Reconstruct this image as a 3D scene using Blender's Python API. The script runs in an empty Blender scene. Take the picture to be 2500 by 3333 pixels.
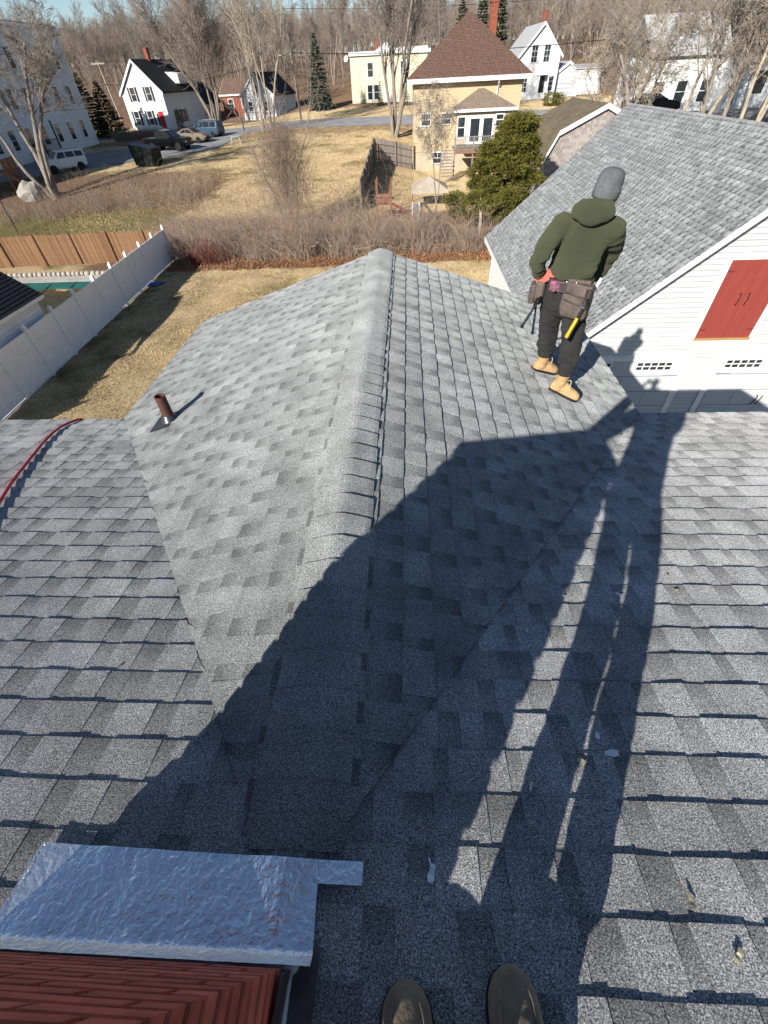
import bpy, math, random
import numpy as np
from mathutils import Vector, Matrix, noise as mnoise
# ---------------------------------------------------------------- camera, sky, sun, exposure
sc = bpy.context.scene
COL = sc.collection
F_PX, CXP, CYP = 1381.5, 1250.0, 1666.5
CAM = np.array([0.3385, -3.6499, 2.4067])
def _rot(yaw, pitch, roll):
    f = np.array([math.sin(yaw)*math.cos(pitch), math.cos(yaw)*math.cos(pitch), -math.sin(pitch)])
    r = np.array([math.cos(yaw), -math.sin(yaw), 0.0]); u = np.cross(r, f)
    c, s = math.cos(roll), math.sin(roll)
    return np.array([c*r+s*u, -s*r+c*u, f])
RC = _rot(-0.0773, 0.8028, -0.0542)
cam_d = bpy.data.cameras.new('camera'); cam = bpy.data.objects.new('camera', cam_d); COL.objects.link(cam)
M = Matrix.Identity(4)
for i in range(3):
    M[i][0] = RC[0][i]; M[i][1] = RC[1][i]; M[i][2] = -RC[2][i]; M[i][3] = CAM[i]
cam.matrix_world = M
cam_d.sensor_fit = 'HORIZONTAL'; cam_d.sensor_width = 36.0; cam_d.lens = F_PX*36.0/2500.0
cam_d.clip_start = 0.02; cam_d.clip_end = 3000
sc.camera = cam
SUN_AZ, SUN_EL = math.radians(31.2), math.radians(25.6)       # direction the light travels to
SDIR = Vector((math.sin(SUN_AZ)*math.cos(SUN_EL), math.cos(SUN_AZ)*math.cos(SUN_EL), -math.sin(SUN_EL)))
wd = bpy.data.worlds.new('World'); sc.world = wd; wd.use_nodes = True
nt = wd.node_tree; bg = nt.nodes['Background']
sky = nt.nodes.new('ShaderNodeTexSky'); sky.sky_type = 'NISHITA'; sky.sun_disc = False
sky.sun_elevation = SUN_EL; sky.sun_rotation = SUN_AZ + math.pi; sky.altitude = 600.0; sky.air_density = 1.0; sky.dust_density = 0.3; sky.ozone_density = 2.6
nt.links.new(sky.outputs[0], bg.inputs[0]); bg.inputs[1].default_value = 0.075
sl = bpy.data.lights.new('sun', 'SUN'); sl.energy = 5.0; sl.angle = math.radians(0.5); sl.color = (1.0, 0.945, 0.86)
so = bpy.data.objects.new('sun', sl); COL.objects.link(so); so.rotation_euler = SDIR.to_track_quat('-Z', 'Y').to_euler(); so.location = (-20, -30, 30)
vs = sc.view_settings; vs.view_transform = 'Standard'; vs.look = 'None'; vs.gamma = 1.0; vs.use_curve_mapping = False
vs.exposure = 0.65
# ---------------------------------------------------------------- pixel helpers (photo pixels 2500x3333)
def ray(px, py): return np.array([(px-CXP)/F_PX, -(py-CYP)/F_PX, 1.0]) @ RC
def at_y(px, py, y): v = ray(px, py); return CAM + v*((y-CAM[1])/v[1])
def at_z(px, py, z): v = ray(px, py); return CAM + v*((z-CAM[2])/v[2])
def at_x(px, py, x): v = ray(px, py); return CAM + v*((x-CAM[0])/v[0])
def proj(P):
    d = RC @ (np.asarray(P, float)-CAM); return (CXP+F_PX*d[0]/d[2], CYP-F_PX*d[1]/d[2]) if d[2] > 0.02 else None
YL = ([-99, 38, 60, 82, 105, 135, 200, 320, 900], [-5.85, -5.85, -3.8, -3.45, -3.2, -1.0, 3.0, 10.0, 16.0])
YC = ([-99, 36, 78, 93, 108, 135, 200, 320, 900], [-5.85, -5.85, -2.9, -2.6, -1.5, 0.3, 4.0, 11.0, 17.0])
YR = ([-99, 60, 78, 93, 108, 135, 200, 320, 900], [-5.85, -5.7, -3.2, -2.6, -1.7, 0.3, 4.0, 11.0, 17.0])
def sstep(a, b, x): t = np.clip((x-a)/(b-a), 0, 1); return t*t*(3-2*t)
def gz(x, y):
    l, c, r = np.interp(y, *YL), np.interp(y, *YC), np.interp(y, *YR)
    w1, w2 = sstep(-30, -16, x), sstep(-4, 3, x)
    return (l*(1-w1)+c*w1)*(1-w2)+r*w2
def G(px, py):
    v = ray(px, py); t = 1.0
    for t in np.arange(2, 420, 0.25):
        P = CAM+v*t
        if P[2] <= gz(P[0], P[1]): break
    P = CAM+v*t; P[2] = gz(P[0], P[1]); return P
def GV(x, y): return Vector((x, y, float(gz(x, y))))
# ---------------------------------------------------------------- mesh helpers
def V(*a): return Vector(a)
class MB:
    def __init__(s): s.v = []; s.f = []; s.m = []; s.c = []
    def add(s, vs, fs, mi=0, cols=None):
        b = len(s.v); s.v += [tuple(p) for p in vs]; s.f += [tuple(i+b for i in f) for f in fs]; s.m += [mi]*len(fs)
        s.c += list(cols) if cols is not None else [1.0]*len(vs)
        return s
    def box(s, c, d, R=None, mi=0, taper=1.0):
        c = Vector(c); hx, hy, hz = d[0]/2, d[1]/2, d[2]/2
        P = [Vector((x*hx*(taper if z > 0 else 1), y*hy*(taper if z > 0 else 1), z*hz)) for z in (-1, 1) for x, y in ((-1, -1), (1, -1), (1, 1), (-1, 1))]
        if R is not None: P = [R @ p for p in P]
        return s.add([c+p for p in P], [(3, 2, 1, 0), (4, 5, 6, 7), (0, 1, 5, 4), (1, 2, 6, 5), (2, 3, 7, 6), (3, 0, 4, 7)], mi)
    def poly(s, pts, mi=0): return s.add(pts, [tuple(range(len(pts)))], mi)
    @staticmethod
    def out(vs, fs):
        P = [Vector(p) for p in vs]; c = P[0]; vol = 0.0
        for f in fs:
            a = P[f[0]]-c
            for k in range(1, len(f)-1): vol += a.dot((P[f[k]]-c).cross(P[f[k+1]]-c))
        return fs if vol >= 0 else [tuple(reversed(f)) for f in fs]
    def prism(s, pts, d, mi=0):
        n = len(pts); d = Vector(d); a = [Vector(p) for p in pts]; vs = a+[p+d for p in a]
        return s.add(vs, s.out(vs, [tuple(range(n))[::-1], tuple(range(n, 2*n))]+[(i, (i+1) % n, n+(i+1) % n, n+i) for i in range(n)]), mi)
    def loft(s, rings, cap=True, mi=0, closed=True):
        n = len(rings[0]); vs = [p for r in rings for p in r]; fs = []
        for k in range(len(rings)-1):
            for i in range(n if closed else n-1):
                j = (i+1) % n; fs.append((k*n+i, k*n+j, (k+1)*n+j, (k+1)*n+i))
        if cap and closed: fs += [tuple(range(n))[::-1], tuple((len(rings)-1)*n+i for i in range(n))]; fs = s.out(vs, fs)
        return s.add(vs, fs, mi)
    def tube(s, pts, rs, n=8, mi=0, cap=True, flat=None):
        pts = [Vector(p) for p in pts]; rs = rs if hasattr(rs, '__len__') else [rs]*len(pts); rings = []
        up = Vector((0, 0, 1)); prev = None
        for i, p in enumerate(pts):
            t = (pts[min(i+1, len(pts)-1)]-pts[max(i-1, 0)])
            if t.length < 1e-9: t = Vector((0, 0, 1))
            t.normalize()
            if prev is None: a = t.cross(up if abs(t.z) < .9 else Vector((1, 0, 0)))
            else: a = prev-t*prev.dot(t)
            a.normalize(); b = t.cross(a); prev = a
            r = rs[i]; r1, r2 = (r if hasattr(r, '__len__') else (r, r))
            rings.append([p+a*(r1*math.cos(2*math.pi*k/n))+b*(r2*math.sin(2*math.pi*k/n)) for k in range(n)])
        return s.loft(rings, cap, mi)
    def lathe(s, c, prof, n=16, mi=0, axis=None):
        c = Vector(c); R = Matrix.Identity(3) if axis is None else Vector((0, 0, 1)).rotation_difference(Vector(axis)).to_matrix()
        rings = [[c+R @ Vector((r*math.cos(2*math.pi*k/n), r*math.sin(2*math.pi*k/n), z)) for k in range(n)] for r, z in prof]
        return s.loft(rings, True, mi)
    def ell(s, c, r, R=None, n=14, m=9, mi=0):
        c = Vector(c); rings = []
        for k in range(m):
            a = math.pi*(k+.35)/(m-.3)-math.pi/2; a = -math.pi/2+math.pi*(k+.5)/m
            ring = []
            for i in range(n):
                b = 2*math.pi*i/n; p = Vector((r[0]*math.cos(a)*math.cos(b), r[1]*math.cos(a)*math.sin(b), r[2]*math.sin(a)/math.sin(math.pi/2-math.pi*.5/m)))
                ring.append(c+(R @ p if R is not None else p))
            rings.append(ring)
        return s.loft(rings, True, mi)
    def build(s, name, mats, parent=None, smooth=False, local=False, col=False):
        me = bpy.data.meshes.new(name); me.from_pydata(s.v, [], s.f)
        for m in (mats if isinstance(mats, (list, tuple)) else [mats]): me.materials.append(m)
        if any(s.m): me.polygons.foreach_set('material_index', s.m)
        if col:
            at = me.color_attributes.new('tone', 'FLOAT_COLOR', 'POINT'); cc = np.array(s.c, np.float32).reshape(len(s.v), -1)
            if cc.shape[1] == 1: cc = np.repeat(cc, 3, 1)
            at.data.foreach_set('color', np.c_[cc, np.ones(len(cc), np.float32)].ravel())
        if smooth: me.polygons.foreach_set('use_smooth', [True]*len(me.polygons))
        me.update()
        return link(name, me, parent, local)
def wm(o):
    m = o.matrix_basis.copy()
    if o.parent: m = wm(o.parent) @ o.matrix_parent_inverse @ m
    return m
def link(name, me, parent=None, local=False):
    o = bpy.data.objects.new(name, me); COL.objects.link(o)
    if parent is not None:
        o.parent = parent
        if not local: o.matrix_parent_inverse = wm(parent).inverted()
    return o
def tag(o, label, cat, group=None):
    o['label'] = label; o['category'] = cat
    if group: o['group'] = group
    return o
def thing(name, label, cat, loc=(0, 0, 0), rz=0.0, group=None):
    o = bpy.data.objects.new(name, None); COL.objects.link(o); o.empty_display_size = .2
    o.location = loc; o.rotation_euler = (0, 0, rz); return tag(o, label, cat, group)
def struct(o): o['kind'] = 'structure'; return o
def stuff(o, label=None, cat=None):
    o['kind'] = 'stuff'
    if label: o['label'] = label; o['category'] = cat
    return o
def copy_tree(o, parent=None):
    c = o.copy(); COL.objects.link(c)
    if parent is not None: c.parent = parent; c.matrix_parent_inverse = o.matrix_parent_inverse.copy()
    for ch in o.children: copy_tree(ch, c)
    return c
def np_mesh(name, verts, faces, mats, parent=None, cols=None, mi=None, smooth=False):
    """verts Nx3, faces Mxk (k=3 or 4), fast"""
    me = bpy.data.meshes.new(name); k = faces.shape[1]
    me.vertices.add(len(verts)); me.vertices.foreach_set('co', np.asarray(verts, np.float32).ravel())
    me.loops.add(faces.size); me.loops.foreach_set('vertex_index', np.asarray(faces, np.int32).ravel())
    me.polygons.add(len(faces)); me.polygons.foreach_set('loop_start', np.arange(0, faces.size, k, dtype=np.int32))
    try: me.polygons.foreach_set('loop_total', np.full(len(faces), k, np.int32))
    except Exception: pass
    for m in (mats if isinstance(mats, (list, tuple)) else [mats]): me.materials.append(m)
    if mi is not None: me.polygons.foreach_set('material_index', np.asarray(mi, np.int32))
    if cols is not None:
        at = me.color_attributes.new('tone', 'FLOAT_COLOR', 'POINT'); cols = np.asarray(cols, np.float32)
        if cols.ndim == 1: cols = np.repeat(cols[:, None], 3, 1)
        at.data.foreach_set('color', np.c_[cols, np.ones(len(cols), np.float32)].ravel())
    if smooth: me.polygons.foreach_set('use_smooth', np.ones(len(faces), bool))
    me.update(calc_edges=True); me.validate()
    return link(name, me, parent)
def seg_tubes(P0, P1, R0, R1, n=3):
    """segments -> open n-sided tubes (verts, quads)"""
    P0, P1 = np.asarray(P0, float), np.asarray(P1, float); R0, R1 = np.asarray(R0, float), np.asarray(R1, float)
    t = P1-P0; t /= np.maximum(np.linalg.norm(t, axis=1, keepdims=True), 1e-9)
    h = np.where(np.abs(t[:, 2:3]) < .9, np.array([[0, 0, 1.]]), np.array([[1., 0, 0]]))
    a = np.cross(t, h); a /= np.linalg.norm(a, axis=1, keepdims=True); b = np.cross(t, a)
    ang = 2*np.pi*np.arange(n)/n; N = len(P0)
    off = a[:, None, :]*np.cos(ang)[None, :, None]+b[:, None, :]*np.sin(ang)[None, :, None]
    v = np.concatenate([P0[:, None, :]+off*R0[:, None, None], P1[:, None, :]+off*R1[:, None, None]], 1).reshape(-1, 3)
    base = (np.arange(N)*2*n)[:, None]; i = np.arange(n); j = (i+1) % n
    q = np.stack([i, j, n+j, n+i], 1)
    return v, (base[:, :, None]+q[None]).reshape(-1, 4)
# ---------------------------------------------------------------- materials
def pm(name, c1, c2=None, scale=5.0, rough=.75, bump=0.0, bscale=None, metal=0.0, spec=.3, dr=.0, attr=False, stretch=None, detail=5.0, lo=.35, hi=.65, trans=0.0, bdist=.01, speck=0.0, sscale=200.0):
    m = bpy.data.materials.new(name); m.use_nodes = True; n = m.node_tree.nodes; l = m.node_tree.links
    b = n['Principled BSDF']; b.inputs['Roughness'].default_value = rough; b.inputs['Metallic'].default_value = metal
    b.inputs['Specular IOR Level'].default_value = spec; b.inputs['Diffuse Roughness'].default_value = dr
    c2 = c2 or tuple(x*.72 for x in c1)
    tc = n.new('ShaderNodeTexCoord'); out = tc.outputs['Object']
    if stretch:
        mp = n.new('ShaderNodeMapping'); mp.inputs['Scale'].default_value = stretch; l.new(out, mp.inputs[0]); out = mp.outputs[0]
    nz = n.new('ShaderNodeTexNoise'); nz.inputs['Scale'].default_value = scale; nz.inputs['Detail'].default_value = detail; nz.inputs['Roughness'].default_value = .6; l.new(out, nz.inputs['Vector'])
    rp = n.new('ShaderNodeValToRGB'); rp.color_ramp.elements[0].position = lo; rp.color_ramp.elements[1].position = hi
    rp.color_ramp.elements[0].color = (*c2, 1); rp.color_ramp.elements[1].color = (*c1, 1); l.new(nz.outputs['Fac'], rp.inputs[0])
    o = rp.outputs[0]
    if speck:
        n2 = n.new('ShaderNodeTexNoise'); n2.inputs['Scale'].default_value = sscale; n2.inputs['Detail'].default_value = 2.0; l.new(tc.outputs['Object'], n2.inputs['Vector'])
        mr = n.new('ShaderNodeMapRange'); mr.inputs['From Min'].default_value = .3; mr.inputs['From Max'].default_value = .7; mr.inputs['To Min'].default_value = 1-speck; mr.inputs['To Max'].default_value = 1+speck; l.new(n2.outputs['Fac'], mr.inputs[0])
        mx = n.new('ShaderNodeMix'); mx.data_type = 'RGBA'; mx.blend_type = 'MULTIPLY'; mx.inputs[0].default_value = 1.0; l.new(o, mx.inputs[6]); l.new(mr.outputs[0], mx.inputs[7]); o = mx.outputs[2]
    if attr:
        at = n.new('ShaderNodeAttribute'); at.attribute_name = 'tone'
        mx = n.new('ShaderNodeMix'); mx.data_type = 'RGBA'; mx.blend_type = 'MULTIPLY'; mx.inputs[0].default_value = 1.0; l.new(o, mx.inputs[6]); l.new(at.outputs['Color'], mx.inputs[7]); o = mx.outputs[2]
    l.new(o, b.inputs['Base Color'])
    if trans: b.inputs['Transmission Weight'].default_value = trans
    if bump:
        bn = n.new('ShaderNodeTexNoise'); bn.inputs['Scale'].default_value = bscale or scale*3; bn.inputs['Detail'].default_value = 4.0; l.new(out, bn.inputs['Vector'])
        bp = n.new('ShaderNodeBump'); bp.inputs['Strength'].default_value = bump; bp.inputs['Distance'].default_value = bdist; l.new(bn.outputs['Fac'], bp.inputs['Height']); l.new(bp.outputs[0], b.inputs['Normal'])
    return m
def shingle_mat(name, warm=(1.0, 1.0, 1.0), g=.30, s1=260.0, hi=.80, bs=.5, bd=.0016):
    m = bpy.data.materials.new(name); m.use_nodes = True; n = m.node_tree.nodes; l = m.node_tree.links
    b = n['Principled BSDF']; b.inputs['Roughness'].default_value = .9; b.inputs['Specular IOR Level'].default_value = .25; b.inputs['Diffuse Roughness'].default_value = 1.0
    tc = n.new('ShaderNodeTexCoord')
    def noise(s, d=2.0, r=.5):
        x = n.new('ShaderNodeTexNoise'); x.inputs['Scale'].default_value = s; x.inputs['Detail'].default_value = d; x.inputs['Roughness'].default_value = r; l.new(tc.outputs['Object'], x.inputs['Vector']); return x.outputs['Fac']
    def mul(a, bb):
        x = n.new('ShaderNodeMix'); x.data_type = 'RGBA'; x.blend_type = 'MULTIPLY'; x.inputs[0].default_value = 1.0; l.new(a, x.inputs[6]); l.new(bb, x.inputs[7]); return x.outputs[2]
    r1 = n.new('ShaderNodeValToRGB'); e = r1.color_ramp.elements
    e[0].position = .33; e[0].color = (.035*warm[0], .036*warm[1], .038*warm[2], 1); e[1].position = .70; e[1].color = (hi*warm[0], hi*1.01*warm[1], hi*1.01*warm[2], 1)
    x = r1.color_ramp.elements.new(.5); x.color = (g*warm[0], g*warm[1], g*1.02*warm[2], 1)
    l.new(noise(s1, 2.0, .75), r1.inputs[0])
    r2 = n.new('ShaderNodeMapRange'); r2.inputs['From Min'].default_value = .3; r2.inputs['From Max'].default_value = .7; r2.inputs['To Min'].default_value = .74; r2.inputs['To Max'].default_value = 1.2; l.new(noise(4.0, 5.0), r2.inputs[0])
    at = n.new('ShaderNodeAttribute'); at.attribute_name = 'tone'
    l.new(mul(mul(r1.outputs[0], r2.outputs[0]), at.outputs['Color']), b.inputs['Base Color'])
    bp = n.new('ShaderNodeBump'); bp.inputs['Strength'].default_value = bs; bp.inputs['Distance'].default_value = bd; l.new(noise(s1*1.1, 2.0, .7), bp.inputs['Height']); l.new(bp.outputs[0], b.inputs['Normal'])
    return m
def glass_mat(name, c=(.02, .025, .03), rough=.05):
    return pm(name, c, tuple(x*1.6 for x in c), 1.2, rough, spec=.6)
MT = {}
MT['white'] = pm('white_paint', (.80, .80, .79), (.74, .74, .73), 3, .5, bump=.05)
MT['vinyl'] = pm('white_vinyl', (.79, .79, .80), (.70, .70, .695), 3, .4, spec=.4, lo=.25, hi=.6)
MT['glass'] = glass_mat('window_glass')
MT['black'] = pm('black_plastic', (.02, .02, .022), (.012, .012, .013), 8, .45)
MT['iron'] = pm('black_iron', (.015, .015, .015), None, 30, .5, bump=.2)
def link_mods(o): return o
rnd = random.Random(7)
# ================================================================= ground, road, hillside
def ground_mat():
    m = bpy.data.materials.new('dry_lawn'); m.use_nodes = True; n = m.node_tree.nodes; l = m.node_tree.links
    b = n['Principled BSDF']; b.inputs['Roughness'].default_value = .95; b.inputs['Specular IOR Level'].default_value = .1; b.inputs['Diffuse Roughness'].default_value = 1.0
    tc = n.new('ShaderNodeTexCoord')
    def noise(s, d=5.0, r=.6, vec=None):
        x = n.new('ShaderNodeTexNoise'); x.inputs['Scale'].default_value = s; x.inputs['Detail'].default_value = d; x.inputs['Roughness'].default_value = r; l.new(vec or tc.outputs['Object'], x.inputs['Vector']); return x.outputs['Fac']
    def ramp(f, st):
        r = n.new('ShaderNodeValToRGB'); e = r.color_ramp.elements
        e[0].position, e[0].color = st[0][0], (*st[0][1], 1); e[1].position, e[1].color = st[-1][0], (*st[-1][1], 1)
        for p, c in st[1:-1]: x = e.new(p); x.color = (*c, 1)
        l.new(f, r.inputs[0]); return r.outputs[0]
    def mix(f, a, bb, mode='MIX'):
        x = n.new('ShaderNodeMix'); x.data_type = 'RGBA'; x.blend_type = mode
        if isinstance(f, float): x.inputs[0].default_value = f
        else: l.new(f, x.inputs[0])
        l.new(a, x.inputs[6]); l.new(bb, x.inputs[7]); return x.outputs[2]
    straw = ramp(noise(9, 8, .75), [(.3, (.16, .115, .062)), (.48, (.38, .285, .16)), (.68, (.60, .47, .29))])
    green = ramp(noise(7, 8, .7), [(.3, (.06, .055, .02)), (.7, (.2, .17, .07))])
    litter = ramp(noise(14, 8, .8), [(.32, (.05, .033, .022)), (.5, (.14, .088, .055)), (.7, (.27, .18, .12))])
    at = n.new('ShaderNodeAttribute'); at.attribute_name = 'tone'; sp = n.new('ShaderNodeSeparateColor'); l.new(at.outputs['Color'], sp.inputs[0])
    gm = n.new('ShaderNodeMapRange'); gm.inputs['From Min'].default_value = .52; gm.inputs['From Max'].default_value = .68; l.new(noise(.35, 4), gm.inputs[0])
    c = mix(gm.outputs[0], straw, green)
    def masked(ch, lo, hi):
        a = n.new('ShaderNodeMath'); a.operation = 'ADD'; l.new(sp.outputs[ch], a.inputs[0])
        s_ = n.new('ShaderNodeMath'); s_.operation = 'MULTIPLY_ADD'; l.new(noise(1.3, 6, .7), s_.inputs[0]); s_.inputs[1].default_value = .9; s_.inputs[2].default_value = -.45; l.new(s_.outputs[0], a.inputs[1])
        r = n.new('ShaderNodeMapRange'); r.inputs['From Min'].default_value = lo; r.inputs['From Max'].default_value = hi; l.new(a.outputs[0], r.inputs[0]); return r.outputs[0]
    c = mix(masked(0, .35, .6), c, litter)
    c = mix(masked(1, .4, .6), c, green)
    l.new(c, b.inputs['Base Color'])
    bp = n.new('ShaderNodeBump'); bp.inputs['Strength'].default_value = .9; bp.inputs['Distance'].default_value = .05; l.new(noise(16, 8, .8), bp.inputs['Height']); l.new(bp.outputs[0], b.inputs['Normal'])
    return m
MT['lawn'] = ground_mat()
MT['asphalt'] = pm('asphalt', (.19, .19, .195), (.12, .12, .125), .6, .9, bump=.3, bscale=60, dr=1.0)
MT['concrete'] = pm('concrete', (.5, .47, .42), (.38, .36, .32), 2, .9, bump=.2, bscale=30)
def litter_mask(x, y):
    a = sstep(24.5, 26.5, y)*(1-sstep(36, 41, y))*sstep(-24, -18, x)*(1-sstep(7, 10, x))
    b = sstep(38, 42, y)*(1-sstep(52, 58, y))*(1-sstep(-22, -14, x))*.9
    c = sstep(95, 112, y)
    d = sstep(70, 76, y)*(1-sstep(79, 82, y))*.55
    return np.clip(np.maximum.reduce([a, b, c, d]), 0, 1)
def green_mask(x, y):
    a = sstep(8, 14, y)*(1-sstep(22, 27, y))*(1-sstep(-14.2, -12.8, x))*.5
    b = sstep(28, 30, y)*(1-sstep(40, 44, y))*(1-sstep(-21, -18, x))*.9
    return np.maximum(a, b)
xs = np.unique(np.concatenate([np.linspace(-900, -120, 27), np.linspace(-120, -50, 36), np.arange(-50, 40.1, .8), np.linspace(40, 120, 41), np.linspace(120, 900, 27)]))
ys = np.unique(np.concatenate([np.linspace(-300, -20, 15), np.arange(-20, 112, .8), np.linspace(112, 320, 60), np.linspace(320, 1200, 20)]))
XX, YY = np.meshgrid(xs, ys); ZZ = gz(XX, YY)
ZZ = ZZ + .04*np.sin(XX*1.7+YY*.6)*np.sin(YY*1.3)*(YY < 76) + np.where(YY > 112, .8*np.sin(XX*.11)*np.sin(YY*.07+1), 0)
nx, ny = len(xs), len(ys); ii = np.arange((ny-1)*nx).reshape(ny-1, nx)[:, :-1].ravel()
fq = np.stack([ii, ii+1, ii+nx+1, ii+nx], 1)
tone = np.stack([litter_mask(XX, YY).ravel(), green_mask(XX, YY).ravel(), np.zeros(XX.size)], 1)
struct(np_mesh('ground', np.stack([XX, YY, ZZ], -1).reshape(-1, 3), fq, MT['lawn'], cols=tone, smooth=True))
def drape(name, pts, mat, lift=.06, step=1.0):
    """polygon strip given as two polylines (near, far) of equal count, draped on the terrain, with a skirt"""
    A, B = pts; rows = []
    for k in range(len(A)-1):
        L_ = max(np.hypot(A[k+1][0]-A[k][0], A[k+1][1]-A[k][1]), 1); m_ = int(L_/step)+1
        for t in np.linspace(0, 1, m_, endpoint=(k == len(A)-2)):
            rows.append((np.array(A[k])*(1-t)+np.array(A[k+1])*t, np.array(B[k])*(1-t)+np.array(B[k+1])*t))
    wmax = max(np.hypot(*(b-a)) for a, b in rows); nw = max(int(wmax/step), 2)
    mb = MB(); rings = []
    for a, b in rows:
        r = []
        for i in range(-1, nw+2):
            t = min(max(i/nw, 0), 1); q = a*(1-t)+b*t; e_ = i < 0 or i > nw
            r.append((q[0], q[1], float(gz(q[0], q[1]))+(-.25 if e_ else lift)))
        rings.append(r)
    mb.loft(rings, False, 0, closed=False)
    return struct(mb.build(name, mat))
road_n = [(-140, 90), (-75, 86), (-45, 84), (-26, 82), (-16, 80), (-4, 79), (10, 79.5), (30, 78), (60, 74), (110, 66)]
road_f = [(-140, 99), (-75, 95), (-45, 93), (-26, 92), (-16, 91), (-4, 91), (10, 91), (30, 89), (60, 84), (110, 75)]
drape('road', (road_n, road_f), MT['asphalt'])
drape('parking_area', ([(-62, 47), (-44, 53), (-35.5, 57.5), (-29, 61.5), (-24.5, 66.5), (-24, 74), (-23.2, 83.2)], [(-62, 60), (-50, 66), (-44, 68), (-38.5, 71), (-36, 75), (-35.4, 79), (-35, 85.3)]), MT['asphalt'], .05)
# ================================================================= our house: roofs of laminated shingles
EXP = .143; A_M = .2234; B_G = .3107; W_G = 2.5911; L_G = 2.4967
H_G = W_G*math.tan(B_G); SM, CM = math.sin(A_M), math.cos(A_M); SB, CB = math.sin(B_G), math.cos(B_G)
XR_END = 5.45; XL_END = -7.2; RIDGE_Y = -5.4; RIDGE_Z = -RIDGE_Y*math.tan(A_M)
MT['shingle'] = shingle_mat('grey_shingle', (1.0, 1.0, .985), .27, hi=.82)
MT['shingle_gable'] = shingle_mat('grey_green_shingle', (.97, 1.0, .985), .215, hi=.66)
MT['shingle_barn'] = shingle_mat('grey_shingle_new', (.95, .98, 1.0), .185, 70.0, .42, .25, .001)
MT['deck'] = pm('roof_deck', (.03, .03, .03), None, 5, .9)
MT['siding'] = pm('white_siding', (.78, .78, .77), (.72, .72, .71), 2, .5)
house = thing('house', 'grey shingled house roof with a cross gable that the two people stand on', 'house', (0, -4, -5.85))
rs = random.Random(11)
def strip(mapf, u0, u1, vb, ex, clip, r, hs=1.0, gd=.62):
    mb = MB(); u = u0; tooth = r.random() < .5; segs = []
    while u < u1-1e-4:
        w_ = r.uniform(.10, .21) if tooth else r.uniform(.05, .12)
        if u1-(u+w_) < .05: w_ = u1-u
        segs.append((u, min(u+w_, u1), tooth)); u += w_; tooth = not tooth
    jl = r.uniform(-.0015, .0015); tl = r.uniform(.93, 1.06); kick = [r.uniform(-.0012, .0022) for _ in range(len(segs)+1)]
    vrows = (vb, vb+ex*.22, vb+ex*.6, vb+ex+.012)
    for i, (a, b, th) in enumerate(segs):
        a2, b2 = a+.0008*(i == 0), b-.0008*(i == len(segs)-1)
        tn = tl*(r.uniform(.93, 1.10) if th else r.uniform(.88, 1.0))
        rowt = (tn*.97, tn, tn*1.02, tn*1.0) if th else (tn*gd, tn*(gd+.06), tn*.93, tn*1.0)
        rowh = ((.0092, .0082, .0056, .0024) if th else (.0066, .0058, .004, .0014))
        vs = []; cs = []
        for k, vv in enumerate(vrows):
            for uu, kk in ((a2, kick[i]), (b2, kick[i+1])):
                hh = (rowh[k]+kk*(1-k*.3))*hs; v2 = vv+(jl+.0011*math.sin(uu*19+vb*7) if k == 0 else 0)
                vs.append(mapf(clip(uu, v2), v2, hh)); cs.append(rowt[k])
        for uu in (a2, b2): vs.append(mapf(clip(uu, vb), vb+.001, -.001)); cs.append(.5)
        if (Vector(vs[0])-Vector(vs[1])).length < .004 and (Vector(vs[6])-Vector(vs[7])).length < .004: continue
        fs = [(0, 1, 3, 2), (2, 3, 5, 4), (4, 5, 7, 6), (8, 9, 1, 0)]
        if th:      # side walls of the raised tooth
            for q, (x, s_) in enumerate(((a2, 0), (b2, 1))):
                base = len(vs)
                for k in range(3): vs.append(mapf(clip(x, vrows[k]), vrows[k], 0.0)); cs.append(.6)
                fs += [((0+s_), (2+s_), base+1, base), ((2+s_), (4+s_), base+2, base+1)]
        mb.add(vs, fs, 0, cs)
    return mb
SH = []     # (screen size, mesh builder, slope key)
def course(mapf, us, ue, vb, ex, clip, key, r, hs=1.0, force=None):
    u = us-r.uniform(0, .9)
    while u < ue:
        a, b = max(u, us), min(u+1.0, ue); u += 1.0
        if b-a < .06: continue
        mb = strip(mapf, a, b, vb, ex, clip, r, hs, {'main': .64, 'left': .60, 'right': .60}.get(key, .6))
        if not mb.v: continue
        pr = [proj(p) for p in mb.v[::5]]; ok = [q for q in pr if q and -60 < q[0] < 2560 and 0 < q[1] < 3390]
        sz = 0
        if ok: q = np.array(ok); sz = (np.ptp(q[:, 0])+1)*(np.ptp(q[:, 1])+1)
        SH.append([sz, mb, key])
def m_main(u, v, h): return (u, -v*CM+SM*h, v*SM+CM*h)
def m_back(u, v, h): return (u, 2*RIDGE_Y+v*CM-SM*h, v*SM+CM*h)
def m_gr(u, v, h): return (W_G-v*CB+SB*h, u, v*SB+CB*h)
def m_gl(u, v, h): return (-(W_G-v*CB+SB*h), u, v*SB+CB*h)
slope_len = -RIDGE_Y/CM; ncm = int(slope_len/EXP)+1
idc = lambda u, v: u
for k in range(ncm):
    vb = k*EXP; xv = W_G-vb*SM/math.tan(B_G)
    ex = min(EXP, slope_len-vb)
    if ex < .03: continue
    if xv > 0:
        cl = lambda u, v: min(u, -max(W_G-v*SM/math.tan(B_G)-.10, -.3)) if u < 0 else u
        cr = lambda u, v: max(u, max(W_G-v*SM/math.tan(B_G)-.10, -.3))
        course(m_main, XL_END, -xv+.22, vb, ex, cl, 'main', rs); course(m_main, xv-.22, XR_END, vb, ex, cr, 'main', rs)
    else: course(m_main, XL_END, XR_END, vb, ex, idc, 'main', rs)
gl_len = W_G/CB
vlist = [0.0]+[.102+EXP*k for k in range(20)]
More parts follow.
